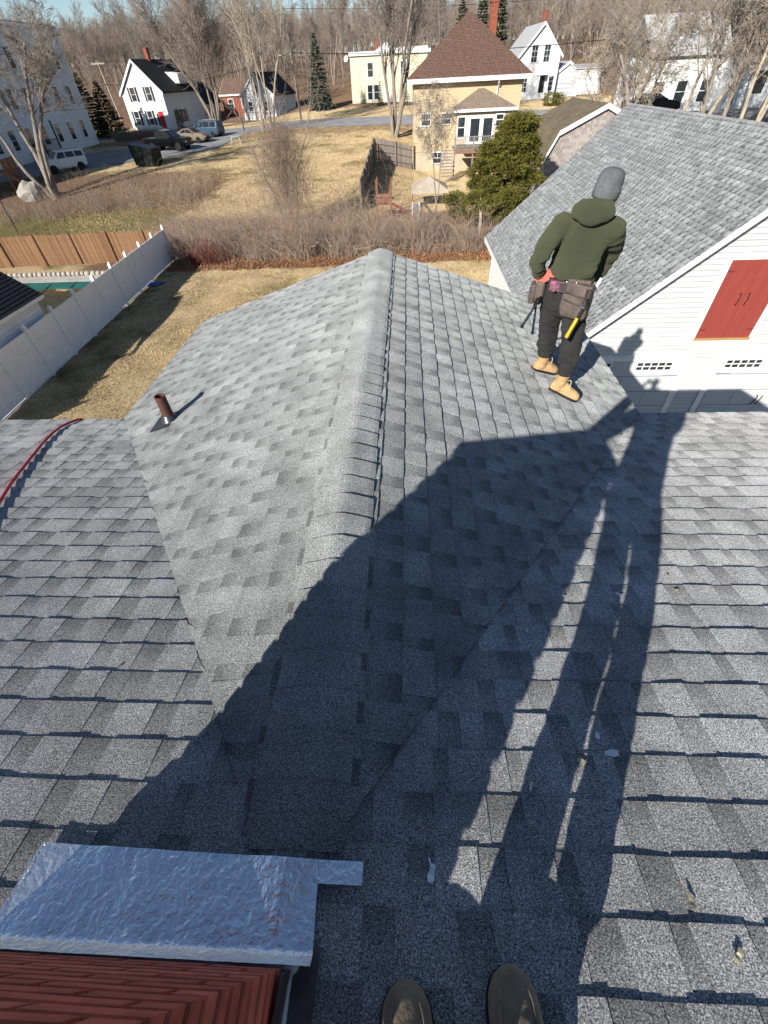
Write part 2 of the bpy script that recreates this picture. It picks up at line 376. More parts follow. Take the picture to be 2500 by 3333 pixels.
for side, mp, key in ((1, m_gr, 'right'), (-1, m_gl, 'left')):
    for k, vb in enumerate(vlist):
        ex = (vlist[k+1]-vb) if k+1 < len(vlist) else EXP
        if vb > gl_len-.04: break
        ex = min(ex, gl_len-vb)
        cg = lambda u, v: max(u, -v*SB/math.tan(A_M)+.01)
        m2 = (lambda mp_: (lambda u, v, h: mp_(u, v, h+.006)))(mp)
        course(m2, -(vb+ex)*SB/math.tan(A_M), L_G, vb, ex, cg, key, rs, 1.0)
# roof decks (parts) and what sits on them
deckm = MB(); t = .03
deckm.prism([m_main(XL_END, 0, -.004), m_main(XR_END, 0, -.004), m_main(XR_END, slope_len, -.004), m_main(XL_END, slope_len, -.004)], (0, 0, -.12))
slope_main = deckm.build('roof_slope', MT['deck'], house)
deckb = MB().prism([m_back(XL_END, 0, 0), m_back(XR_END, 0, 0), m_back(XR_END, slope_len, 0), m_back(XL_END, slope_len, 0)], (0, 0, -.12))
rear = deckb.build('rear_roof_slope', MT['shingle'], house)
sl_obj = {'main': slope_main}
for key, mp, sg in (('right', m_gr, 1), ('left', m_gl, -1)):
    ytop = -gl_len*SB/math.tan(A_M)
    d = MB().prism([mp(0, 0, -.002), mp(L_G, 0, -.002), mp(L_G, gl_len, -.002), mp(ytop, gl_len, -.002)], (0, 0, -.10))
    sl_obj[key] = d.build('gable_slope', MT['deck'], house)
SH.sort(key=lambda a: -a[0])
for sz, mb, key in SH[:298]: mb.build('shingle', MT['shingle' if key == 'main' else 'shingle_gable'], sl_obj[key], col=True)
rest = {}
for sz, mb, key in SH[298:]: rest.setdefault('x', MB()).add(mb.v, mb.f, 0 if key == 'main' else 1, mb.c)
stuff(rest['x'].build('shingle_field', [MT['shingle'], MT['shingle_gable']], house, col=True))
# ridge caps of the cross gable
y = -3.50; k = 0
capw = .165
while y < L_G-.02:
    ln = min(EXP+.02, L_G-y+.004); rings = []; cols = []; tn = rs.uniform(.9, 1.04); jx = rs.uniform(-.004, .004)
    w_here = min(capw, max(.05, (y+3.66)*1.6))
    for yy_, hh in ((y-.012, .0155), (y+ln, .0275)):
        ring = []
        for i in range(-6, 7):
            s_ = i/6*capw; a_ = abs(s_); rr = .04
            drop = a_*SB if a_ > rr else (rr*SB*.5+a_*a_/(2*rr)*SB)
            ring.append((s_*CB+jx, yy_, H_G-drop+hh+(.002 if abs(i) < 6 else -.002)))
        rings.append(ring)
    mb = MB(); mb.loft(rings, False, 0, closed=False); mb.loft([rings[1], [(p[0], p[1]-.001, p[2]-.012) for p in rings[1]]], False, 0, closed=False)
    for sgn in (0, -1): mb.loft([[rings[0][sgn], rings[1][sgn]], [(q[0], q[1], q[2]-.026) for q in (rings[0][sgn], rings[1][sgn])]], False, 0, closed=False)
    mb.c = [tn]*len(mb.v)
    mb.build('ridge_cap', MT['shingle_gable'], house, col=True)
    y += EXP+.004; k += 1
# main ridge cap row (behind the photographer)
mb = MB()
for i in range(60):
    x0 = XL_END+i*.212
    mb.loft([[(x0, RIDGE_Y-.15, RIDGE_Z-.02), (x0, RIDGE_Y, RIDGE_Z+.025), (x0, RIDGE_Y+.15, RIDGE_Z-.02)], [(x0+.21, RIDGE_Y-.15, RIDGE_Z-.012), (x0+.21, RIDGE_Y, RIDGE_Z+.033), (x0+.21, RIDGE_Y+.15, RIDGE_Z-.012)]], False, 0, closed=False)
stuff(mb.build('ridge_cap_row', MT['shingle'], house, col=True))
# walls, fascia, drip edge
wl = MB(); wl.box(((XL_END+XR_END)/2, RIDGE_Y, -2.99), (XR_END-XL_END-.7, -2*RIDGE_Y-.6, 5.7)); wl.build('wall', MT['siding'], house)
MB().box((0, .9, -2.99), (2*W_G-.7, 2.5, 5.7)).build('gable_wall', MT['siding'], house)
MB().prism([(-W_G+.2, L_G-.32, -.14), (W_G-.2, L_G-.32, -.14), (0, L_G-.32, H_G-.16)], (0, -.06, 0)).build('gable_end_wall', MT['siding'], house)
MB().box((W_G-.03, L_G/2+.05, -.09), (.02, L_G-.15, .15)).box((-W_G+.03, L_G/2+.05, -.09), (.02, L_G-.15, .15)).build('fascia', MT['white'], house)
MB().box(((W_G+XR_END)/2, -.012, -.09), (XR_END-W_G-.1, .02, .15)).box(((XL_END-W_G)/2, -.012, -.09), (-W_G-XL_END-.1, .02, .15)).build('eave_fascia', MT['white'], house)
# ================================================================= chimney with brick, counter flashing, foil apron
MT['brick'] = [pm('brick_red_%d' % i, c, tuple(x*.62 for x in c), 14, .85, bump=.5, bscale=70, dr=1.0, bdist=.004) for i, c in enumerate(((.52, .115, .07), (.46, .10, .062), (.57, .14, .085)))]
MT['mortar'] = pm('mortar', (.42, .38, .34), (.2, .17, .15), 25, .95, bump=.5)
CX0, CX1, CY0, CY1 = -.775, .035, -4.257, -3.748; CZT = 1.99
chim = thing('chimney', 'red brick chimney rising beside the photographer with foil flashing at its foot', 'chimney', ((CX0+CX1)/2, (CY0+CY1)/2, .86))
MB().box(((CX0+CX1)/2, (CY0+CY1)/2, (.55+CZT)/2), (CX1-CX0-.03, CY1-CY0-.03, CZT-.55)).build('mortar_core', MT['mortar'], chim)
bl, bh, bd, jt = .20, .055, .09, .014
def brick_mesh(l_, d_):
    mb = MB(); b_ = .004; P = []
    for z in (0, b_, bh-b_, bh):
        i_ = b_ if z in (0, bh) else 0
        P.append([(-l_/2+i_, -d_/2+i_, z), (l_/2-i_, -d_/2+i_, z), (l_/2-i_, d_/2-i_, z), (-l_/2+i_, d_/2-i_, z)])
    mb.loft(P, True); return mb
nb = 0; z = .62; row = 0; br = random.Random(5); bcache = {}
def brick(x0, x1, yf, z, axis):
    key = (round(x1-x0, 3), br.randrange(3))
    if key not in bcache:
        o = brick_mesh(key[0], bd).build('brick', MT['brick'][key[1]], chim); bcache[key] = o.data
    else: o = link('brick', bcache[key], chim)
    o.location = ((x0+x1)/2, yf, z) if axis == 'x' else (yf, (x0+x1)/2, z)
    o.rotation_euler = (br.uniform(-.01, .01), br.uniform(-.008, .008), (0 if axis == 'x' else math.pi/2)+br.uniform(-.006, .006)); return o
while z+bh < CZT:
    off = 0 if row % 2 == 0 else bl/2+.005
    for (a0, a1, yf, ax) in ((CX0, CX1, CY1-bd/2+.004, 'x'), (CY0+.0, CY1-bd-.008, CX1-bd/2+.004, 'y')):
        u = a0-off
        while u < a1-.01:
            s_, e_ = max(u, a0), min(u+bl, a1); u += bl+jt
            if e_-s_ > .03 and nb < 285: brick(s_, e_, yf, z, ax); nb += 1
    z += bh+jt; row += 1
MB().loft([[((CX0+CX1)/2+a*(CX1-CX0)/2*k, (CY0+CY1)/2+b*(CY1-CY0)/2*k, CZT+z) for a, b in ((-1, -1), (1, -1), (1, 1), (-1, 1))] for k, z in ((1.03, -.03), (1.04, .02), (.8, .055), (.5, .075), (.3, .08))], True).build('mortar_crown', MT['concrete'], chim)
MB().lathe((-.5, -4.0, CZT+.03), [(.1, 0), (.1, .07), (.08, .07), (.08, .02)], 16).build('flue_tile', pm('clay_flue', (.3, .13, .07), None, 9, .9), chim)
def foil_mat():
    m = pm('crinkled_foil', (.97, .97, .97), (.80, .81, .85), 6, .24, metal=.85, bump=.7, bscale=70, bdist=.008, lo=.3, hi=.7); return m
MT['foil'] = foil_mat()
MT['sealant'] = pm('grey_sealant', (.50, .52, .55), (.33, .34, .36), 18, .45, bump=.5, bscale=40, bdist=.01, spec=.5)
MT['lead'] = pm('dark_step_flashing', (.12, .10, .09), (.06, .05, .05), 12, .5, metal=.4, bump=.3)
def main_pt(x, y, h=0.0): return (x+0, y+SM*h, -y*math.tan(A_M)+CM*h)
# apron: grid in roof plane with gentle crinkles, cut to the photographed outline
fp = [at_z(*q, .815) for q in ((155, 2755), (1182, 2820), (1180, 2885), (1043, 2882), (1030, 2975), (1000, 3092), (10, 3040), (20, 2965))]
mb = MB(); NX, NY = 150, 40; outl = []
cr = random.Random(3)
def apron_pt(s_, t_):
    x = -.775+s_*.86; ytop = -3.523-.012*s_; yb = -3.752+.002*s_; y_ = ytop+(yb-ytop)*t_
    x += (1-t_)*.012*(s_ < .02)+(.02*t_ if s_ > .98 else 0)
    wr = .0045*mnoise.noise(Vector((x*11, y_*5, 0)))+.0022*mnoise.noise(Vector((x*38, y_*30, 3)))+.0009*mnoise.noise(Vector((x*110, y_*110, 5)))
    up = .035*max(0, (t_-.86)/.14)**1.5
    q = Vector(main_pt(x, y_, .021+wr+up)); q.z = max(q.z, H_G-abs(x)*math.tan(B_G)+.030+wr) if abs(x) < .2 else q.z; return q
grid = [[apron_pt(i/NX, j/NY) for i in range(NX+1)] for j in range(NY+1)]
mb.loft(grid, False, 0, closed=False); mb.loft([[p-Vector((0, 0, .004)) for p in grid[0]], grid[0]], False, 0, closed=False)
tab = [[Vector(main_pt(x, y_, .0215+.0015*mnoise.noise(Vector((x*20, y_*20, 9))))) for x in np.linspace(.08, .215, 12)] for y_ in np.linspace(-3.535, -3.588, 6)]
mb.loft(tab, False, 0, closed=False); mb.loft([[p-Vector((0, 0, .003)) for p in tab[-1]], tab[-1]], False, 0, closed=False)
mb.build('foil_apron', MT['foil'], chim, smooth=True)
# sealant bead along brick foot and right corner
mb = MB(); pts = []; rr = []
for i in range(60):
    x = CX0-.01+i/59*(CX1-CX0+.025); pts.append((x, CY1+.004+.004*cr.random(), .875+.008*mnoise.noise(Vector((x*9, 0, 0))))); rr.append((.007+.005*cr.random(), .009+.010*cr.random()**2))
mb.tube(pts, rr, 8)
pts = [(CX1+.018, CY1-.005-.45*i/12, .875+.1*i/12) for i in range(13)]; mb.tube(pts, [.006+.003*cr.random() for _ in pts], 6)
mb.ell((CX1+.012, CY1+.008, .868), (.026, .02, .012)); mb.build('sealant_bead', MT['sealant'], chim, smooth=True)
MB().prism([(CX1+.012, CY1, .86), (CX1+.012, CY0, 1.0), (CX1+.012, CY0, 1.13), (CX1+.012, CY1, .96)], (.006, 0, 0)).prism([main_pt(CX1+.01, CY1+.04, .014), main_pt(CX1+.085, CY1+.04, .014), main_pt(CX1+.085, CY0, .014), main_pt(CX1+.01, CY0, .014)], (0, 0, .004)).build('step_flashing', MT['lead'], chim)
# ================================================================= vent pipe with rubber boot, hose, scraps
MT['rust'] = pm('rusty_pipe', (.15, .055, .04), (.07, .04, .035), 18, .65, metal=.3, bump=.25)
MT['boot'] = pm('black_rubber_boot', (.035, .037, .042), (.02, .02, .022), 6, .35, spec=.6)
vp = np.array([-1.84, -.40]); vz = H_G-abs(vp[0])*math.tan(B_G)
pipe = thing('vent_pipe', 'rusty brown vent pipe in a black rubber boot on the grey roof', 'vent pipe', (vp[0], vp[1], vz))
nl = Vector((-SB, 0, CB)); tl_ = Vector((-CB, 0, -SB))
P0 = Vector((vp[0], vp[1], vz))
mb = MB(); ring_o = [(.047, -.05), (.047, .26), (.040, .26), (.040, .12)]; mb.lathe(P0, ring_o, 20); mb.build('pipe', MT['rust'], pipe, smooth=False)
MB().lathe(P0+Vector((0, 0, -.0)), [(.085, .0), (.078, .03), (.066, .04), (.066, .055), (.055, .06), (.054, .075), (.048, .08)], 24, axis=(-.1, 0, 1)).build('boot_collar', MT['boot'], pipe, smooth=True)
fl = MB(); e1, e2 = tl_, Vector((0, 1, 0))
fl.prism([P0+nl*.016+e1*a_+e2*b_ for a_, b_ in ((-.04, -.13), (.17, -.13), (.17, .12), (-.04, .12))], nl*.004); fl.build('base_plate', MT['boot'], pipe)
MT['red_hose'] = pm('red_rubber_hose', (.55, .025, .05), (.42, .02, .04), 10, .5)
hp = [(-10, 1648), (35, 1575), (75, 1522), (118, 1468), (160, 1420), (200, 1388), (245, 1368)]
pts = []
for q in hp:
    v_ = ray(*q); t_ = -(CAM[2]+CAM[1]*math.tan(A_M)-.012-.011)/(v_[2]+v_[1]*math.tan(A_M)); pts.append(Vector(CAM+v_*t_))
pts.append(pts[-1]+Vector((.03, .05, -.015))); pts.append(pts[-1]+Vector((.01, .01, -.2))); pts.append(pts[-1]+Vector((0, 0, -5.45)))
pts.insert(0, pts[0]+(pts[0]-pts[1])*1.6)
def smooth_path(P, n=8):
    out = []
    for i in range(len(P)-1):
        p0, p1, p2, p3 = P[max(i-1, 0)], P[i], P[i+1], P[min(i+2, len(P)-1)]
        for t_ in np.linspace(0, 1, n, endpoint=False):
            out.append(.5*((2*p1)+(p2-p0)*t_+(2*p0-5*p1+4*p2-p3)*t_*t_+(3*p1-p0-3*p2+p3)*t_**3))
    return out+[P[-1]]
tag(MB().tube(smooth_path(pts[:-2], 10)+pts[-2:], .011, 8).build('air_hose', MT['red_hose'], smooth=True), 'red rubber hose trailing down the grey shingles and over the eave', 'hose')
MT['scrap'] = pm('white_paper_scrap', (.72, .72, .74), (.55, .55, .58), 30, .5)
MT['flint'] = pm('tan_chip', (.5, .45, .3), (.4, .34, .2), 20, .8)
def roofpt(px, py, h=.012):
    v_ = ray(px, py); t_ = -(CAM[2]+CAM[1]*math.tan(A_M)-h)/(v_[2]+v_[1]*math.tan(A_M)); return Vector(CAM+v_*t_)
scr = [((1405, 2842), .022, 'torn white paper scrap beside the foil apron', 'long'), ((1402, 2812), .016, 'thin sliver of white paper above the torn scrap', 'sliver'), ((1990, 2452), .024, 'crumpled white paper scrap with folded end on sunlit shingles', 'long'), ((1945, 2395), .011, 'small square white chip beside the crumpled scrap', 'chip'), ((1893, 2478), .012, 'tan chip lying in the strip of sunlight', 'chip'), ((1728, 2560), .014, 'narrow white flake at the edge of the leg shadow', 'sliver'), ((2015, 1936), .018, 'curled white scrap on the shaded shingles', 'long'), ((1715, 2052), .016, 'bent white sliver near the valley', 'sliver'), ((1835, 1940), .014, 'pale thin sliver lying near the light strip', 'sliver'), ((2205, 1922), .014, 'pale yellow leaf fragment on sunlit shingles', 'chip'), ((2175, 1872), .008, 'tiny pale yellow chip above the leaf fragment', 'chip'), ((2250, 2930), .020, 'dry curled leaf casting a small shadow', 'leaf'), ((2405, 3110), .02, 'dark twig stub near the right edge of the roof', 'leaf')]
for (q, s_, lab, kd) in scr:
    c_ = roofpt(*q, h=.013); r_ = random.Random(hash(lab) % 1000 if False else int(q[0]))
    mb = MB(); nseg = 5; rings = []; ang = r_.uniform(0, 3.1); wd_ = {'long': .55, 'sliver': .2, 'chip': .8, 'leaf': .4}[kd]
    for i in range(nseg+1):
        t_ = i/nseg-.5; off = Vector((math.cos(ang), math.sin(ang), 0))*s_*2*t_; nrm = Vector((-math.sin(ang), math.cos(ang), 0))
        w_ = s_*wd_*(1-.7*abs(t_)*(1 if kd != 'chip' else .3))*r_.uniform(.7, 1.2); lift = s_*.25*abs(math.sin(t_*5+r_.random()))
        rings.append([c_+off+nrm*w_+Vector((0, 0, lift-off.y*.2275)), c_+off-nrm*w_+Vector((0, 0, lift*.4-off.y*.2275)), c_+off-nrm*w_+Vector((0, 0, lift*.4-.0015-off.y*.2275)), c_+off+nrm*w_+Vector((0, 0, lift-.0015-off.y*.2275))])
    mb.loft(rings, True)
    tag(mb.build({'long': 'paper_scrap', 'sliver': 'paper_sliver', 'chip': 'chip', 'leaf': 'dry_leaf'}[kd], MT['flint'] if ('tan' in lab or 'yellow' in lab or kd == 'leaf') else MT['scrap']), lab, 'scrap' if kd != 'leaf' else 'leaf')
# roofing nail
q = roofpt(327, 2208, .012)
nl_ = thing('roofing_nail', 'single silver roofing nail standing in the left roof shingles', 'nail', q)
MB().tube([q, q+Vector((.003, 0, .018))], .0025, 8).build('shank', MT['foil'], nl_); MB().lathe(q+Vector((.003, 0, .018)), [(.006, 0), (.006, .0015)], 12).build('head', MT['foil'], nl_)
# ================================================================= neighbouring barn garage (white, red loft doors)
BY0, BY1 = 8.52, 21.7; RX, RZ = 9.75, 1.10; EX, EZ = 4.32, -3.63; BSL = math.atan2(RZ-EZ, RX-EX)
SS, CS = math.sin(BSL), math.cos(BSL)
barn = thing('barn_garage', 'white clapboard barn with grey shingled roof, red loft doors and garage doors', 'barn', (RX, (BY0+BY1)/2, -5.85))
def barn_top(x): return RZ-abs(x-RX)*math.tan(BSL)
WX0, WX1 = 4.75, 14.75
MB().prism([(WX0, BY0+.04, -5.85), (WX1, BY0+.04, -5.85), (WX1, BY0+.04, barn_top(WX1)-.1), (RX, BY0+.04, RZ-.12), (WX0, BY0+.04, barn_top(WX0)-.1)], (0, .15, 0)).build('front_wall', MT['siding'], barn)
MB().prism([(WX0, BY1-.5, -5.85), (WX1, BY1-.5, -5.85), (WX1, BY1-.5, barn_top(WX1)-.1), (RX, BY1-.5, RZ-.12), (WX0, BY1-.5, barn_top(WX0)-.1)], (0, .15, 0)).build('rear_wall', MT['siding'], barn)
MB().box((WX0+.07, (BY0+BY1)/2-.1, (-5.85+barn_top(WX0)-.1)/2), (.15, BY1-BY0-.5, barn_top(WX0)-.1+5.85)).build('side_wall', MT['siding'], barn)
MB().box((WX1-.07, (BY0+BY1)/2-.1, (-5.85+barn_top(WX1)-.1)/2), (.15, BY1-BY0-.5, barn_top(WX1)-.1+5.85)).build('side_wall', MT['siding'], barn)
# openings on the front wall (x0,x1,z0,z1)
HATCH = (8.44, 9.88, -3.12, -1.17); D1 = (5.12, 8.50, -5.85, -3.78); D2 = (9.55, 12.93, -5.85, -3.74)
OPN = [(HATCH[0]-.14, HATCH[1]+.14, HATCH[2]-.16, HATCH[3]+.14), (D1[0]-.14, D1[1]+.14, -6, D1[3]+.12), (D2[0]-.12, D2[1]+.12, -6, D2[3]+.12)]
EXB = .13; zc = -5.82; nbd = 0
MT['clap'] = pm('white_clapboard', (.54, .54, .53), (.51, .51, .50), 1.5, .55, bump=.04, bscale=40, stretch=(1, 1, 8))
MT['lap'] = pm('clapboard_lap_grime', (.41, .41, .42), (.33, .33, .34), 3, .7, stretch=(1, 1, 6))  # grey strip along each butt edge: painted lap shade together with grime
while zc < RZ-.25:
    def lim(z): d_ = (RZ-.14-z)/math.tan(BSL); return max(WX0, RX-d_), min(WX1, RX+d_)
    x0, x1 = lim(zc+EXB); spans = [(x0, x1)]
    for (a, b, c, d) in OPN:
        if zc+EXB > c and zc < d:
            ns = []
            for s0, s1 in spans:
                if b <= s0 or a >= s1: ns.append((s0, s1))
                else:
                    if a > s0: ns.append((s0, a))
                    if b < s1: ns.append((b, s1))
            spans = ns
    for s0, s1 in spans:
        if s1-s0 < .03: continue
        mb = MB(); yb = BY0+.042
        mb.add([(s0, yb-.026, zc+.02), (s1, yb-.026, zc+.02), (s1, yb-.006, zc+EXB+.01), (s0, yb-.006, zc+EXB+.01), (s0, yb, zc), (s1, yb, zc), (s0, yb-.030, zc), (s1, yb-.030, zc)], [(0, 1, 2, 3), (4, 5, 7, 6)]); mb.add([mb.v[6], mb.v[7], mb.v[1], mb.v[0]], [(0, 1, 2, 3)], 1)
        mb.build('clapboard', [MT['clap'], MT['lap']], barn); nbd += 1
    zc += EXB
# red loft doors
MT['red'] = pm('red_door_paint', (.27, .052, .040), (.235, .045, .035), 2.2, .55, bump=.05, stretch=(3, 1, .6))
MT['pine'] = pm('bare_pine_sill', (.45, .28, .12), (.35, .2, .08), 6, .7, stretch=(1, 8, 8))
MT['hinge'] = pm('dark_red_hinge', (.13, .04, .035), None, 10, .5)
h0, h1, hz0, hz1 = HATCH
hatch = MB().box(((h0+h1)/2, BY0+.03, (hz0+hz1)/2), (h1-h0+.02, .05, hz1-hz0+.02)).build('loft_door', MT['black'], barn)
mid = (h0+h1)/2
for a, b in ((h0, mid-.004), (mid+.004, h1)): MB().box(((a+b)/2, BY0-.005, (hz0+hz1)/2), (b-a, .04, hz1-hz0)).build('door_leaf', MT['red'], hatch)
for s_ in (-1, 1):
    x = mid+s_*.11; P = [(x, BY0-.03, -2.22), (x-.012*s_, BY0-.06, -2.16), (x+.01*s_, BY0-.065, -2.1), (x-.012*s_, BY0-.06, -2.04), (x, BY0-.03, -1.98)]
    MB().tube(smooth_path([Vector(p) for p in P], 5), .011, 8).ell((x, BY0-.03, -1.97), (.022, .012, .035)).ell((x, BY0-.03, -2.23), (.022, .012, .035)).build('pull_handle', MT['iron'], hatch, smooth=True)
    for zz_ in (hz0+.22, hz1-.25):
        xh = h0+.01 if s_ < 0 else h1-.01
        MB().prism([(xh, BY0-.027, zz_-.02), (xh-s_*.16, BY0-.027, zz_-.008), (xh-s_*.17, BY0-.027, zz_+.008), (xh, BY0-.027, zz_+.02)], (0, -.008, 0)).build('strap_hinge', MT['hinge'], hatch)
MB().box((mid, BY0-.02, hz0-.035), (h1-h0+.06, .10, .06)).build('sill', MT['pine'], hatch)
tr = MB(); tw = .12
for (c_, d_) in (((h0-tw/2-.01, BY0+.005, (hz0+hz1)/2-.03), (tw, .05, hz1-hz0+.3)), ((h1+tw/2+.01, BY0+.005, (hz0+hz1)/2-.03), (tw, .05, hz1-hz0+.3)), ((mid, BY0+.004, hz1+.06), (h1-h0+.02, .05, .11)), ((mid, BY0+.004, hz0-.12), (h1-h0+.02, .05, .10))): tr.box(c_, d_)
tr.build('door_casing', MT['white'], hatch)
# garage doors
MT['doorwhite'] = pm('garage_door_white', (.52, .53, .54), (.5, .51, .52), 1, .45)
MT['seal'] = pm('grey_rubber_seal', (.22, .23, .25), None, 5, .7)  # grey for strips that paint in the shade of the panel grooves
def garage(dr, wins, hand):
    x0, x1, z0, z1 = dr
    g_ = MB().box(((x0+x1)/2, BY0+.05, (z0+z1)/2), (x1-x0, .05, z1-z0)).build('garage_door', MT['doorwhite'], barn)
    ph = (z1-z0)/4
    for r in range(4):
        for c in range(4):
            if r == 3: continue
            pw = (x1-x0)/4; cx = x0+pw*(c+.5); cz = z0+ph*(r+.5)
            MB().box((cx, BY0+.014, cz), (pw-.14, .03, ph-.16)).build('panel', MT['doorwhite'], g_)
        if r: MB().box(((x0+x1)/2, BY0+.0245, z0+ph*r), (x1-x0-.02, .006, .018)).build('panel_joint', MT['seal'], g_)
    for (wa, wb) in wins:
        zt, zb = z1-.05, z1-.33
        MB().box(((wa+wb)/2, BY0+.02, (zt+zb)/2), (wb-wa, .02, zt-zb)).build('window_pane', MT['glass'], g_)
        fr = MB()
        for i in range(6): fr.box((wa+(wb-wa)*i/5, BY0+.006, (zt+zb)/2), (.03 if 0 < i < 5 else .055, .02, zt-zb+.05))
        for zq, w_ in ((zt, .055), (zb, .055), ((zt+zb)/2, .028)): fr.box(((wa+wb)/2, BY0+.005, zq), (wb-wa+.06, .021, w_))
        fr.build('window_frame', MT['white'], g_)
    for hx in hand: MB().tube(smooth_path([V(hx-.03, BY0+.02, -5.30), V(hx-.035, BY0-.03, -5.24), V(hx+.0, BY0-.035, -5.14), V(hx+.03, BY0-.03, -5.04), V(hx+.035, BY0+.02, -4.98)], 4), .013, 8).build('pull_handle', MT['iron'], g_, smooth=True)
    for hx, s_ in ((x0+.02, 1), (x1-.02, -1)): MB().prism([(hx, BY0+.018, z1-.52), (hx+s_*.42, BY0+.018, z1-.508), (hx+s_*.44, BY0+.018, z1-.5), (hx+s_*.42, BY0+.018, z1-.492), (hx, BY0+.018, z1-.48)], (0, -.01, 0)).build('strap_hinge', pm('grey_hinge', (.3, .3, .36), None, 5, .5), g_)
    fr = MB()
    for xa in (x0-.07, x1+.07): fr.box((xa, BY0+.003, (z0+z1)/2+.03), (.14, .06, z1-z0+.06))
    fr.box(((x0+x1)/2, BY0+.002, z1+.06), (x1-x0+.3, .065, .12)); fr.build('door_casing', MT['white'], g_)
    fr = MB()
    for xa, s_ in ((x0-.155, 1), (x1+.155, -1)): fr.box((xa, BY0-.025, (z0+z1)/2), (.03, .03, z1-z0))
    fr.build('corner_bead', MT['white'], g_)
garage(D1, ((5.36, 6.42), (7.15, 8.20)), (6.74, 6.88)); garage(D2, ((9.68, 10.72), (11.60, 12.64)), (11.17, 11.31))
# roof
def m_bl(u, v, h): return (EX+v*CS-SS*h, u, EZ+v*SS+CS*h)
bl_len = (RX-EX)/CS
bs = MB().prism([m_bl(BY0-.345, 0, -.01), m_bl(BY1-.02, 0, -.01), m_bl(BY1-.02, bl_len, -.01), m_bl(BY0-.345, bl_len, -.01)], (0, 0, -.14)).build('roof_slope', MT['deck'], barn)
MB().prism([(RX, BY0-.345, RZ), (RX, BY1, RZ), (2*RX-EX, BY1, EZ), (2*RX-EX, BY0-.345, EZ)], (0, 0, -.14)).build('far_roof_slope', MT['shingle_barn'], barn)
SH = []; rb = random.Random(21); kb = 0; vb = 0.0; EB = .1445
while vb < bl_len-.03:
    course(m_bl, BY0-.38, BY1+.02, vb, min(EB, bl_len-vb), idc, 'barn', rb, 1.3); vb += EB
for s_ in SH: s_[1].c = [min(1.5, max(.4, 1+(c_-1)*2.0)) for c_ in s_[1].c]
SH.sort(key=lambda a: -a[0])
for sz, mb, key in SH[:298]: mb.build('shingle', MT['shingle_barn'], bs, col=True)
mb = MB()
for sz, m_, key in SH[298:]: mb.add(m_.v, m_.f, 0, m_.c)
stuff(mb.build('shingle_field', MT['shingle_barn'], bs, col=True))
y = BY0-.38
while y < BY1:
    ln = min(.22, BY1-y+.02); rg = []
    for yy_, hh in ((y, .028), (y+ln+.02, .02)):
        rg.append([(RX+i/4*.17*CS, yy_, RZ-abs(i/4*.17)*SS*(1 if abs(i) > 1 else .6)-.02+hh) for i in range(-4, 5)])
    mb = MB(); mb.loft(rg, False, 0, closed=False); mb.c = [rb.uniform(.95, 1.2)]*len(mb.v); mb.build('ridge_cap', MT['shingle_barn'], barn, col=True); y += .22
# rake boards and fascia
def rake(yf, dy, nm, off0, off1, yo):
    for s_ in (-1, 1):
        p = [(RX+s_*(RX-EX)*0-(0), 0, 0)]
        a0 = (RX, RZ); a1 = (RX+s_*(RX-EX), EZ)
        q = [(a0[0], yf, a0[1]-off0), (a1[0], yf, a1[1]-off0), (a1[0], yf, a1[1]-off1), (a0[0], yf, a0[1]-off1)]
        MB().prism(q, (0, dy, 0)).build(nm, MT['white'], barn)
rake(BY0-.36, .03, 'rake_board', -.012, .17, 0); rake(BY0-.388, .034, 'rake_molding', -.02, .07, 0); rake(BY0-.33, .32, 'rake_soffit', .13, .16, 0); rake(BY0-.03, .045, 'frieze_board', .14, .36, 0)
rake(BY1-.01, .03, 'rake_board', -.005, .2, 0)
MB().box((EX-.012, (BY0+BY1)/2-.1, EZ-.10), (.03, BY1-BY0+.2, .19)).build('fascia', MT['white'], barn)
MB().box(((EX+WX0)/2, (BY0+BY1)/2-.1, EZ-.18), (WX0-EX, BY1-BY0+.1, .02)).build('soffit', MT['white'], barn)
MB().box((WX0-.012, BY1-.42, (-5.85+EZ-.2)/2), (.03, .2, EZ-.2+5.85)).build('corner_board', MT['white'], barn)
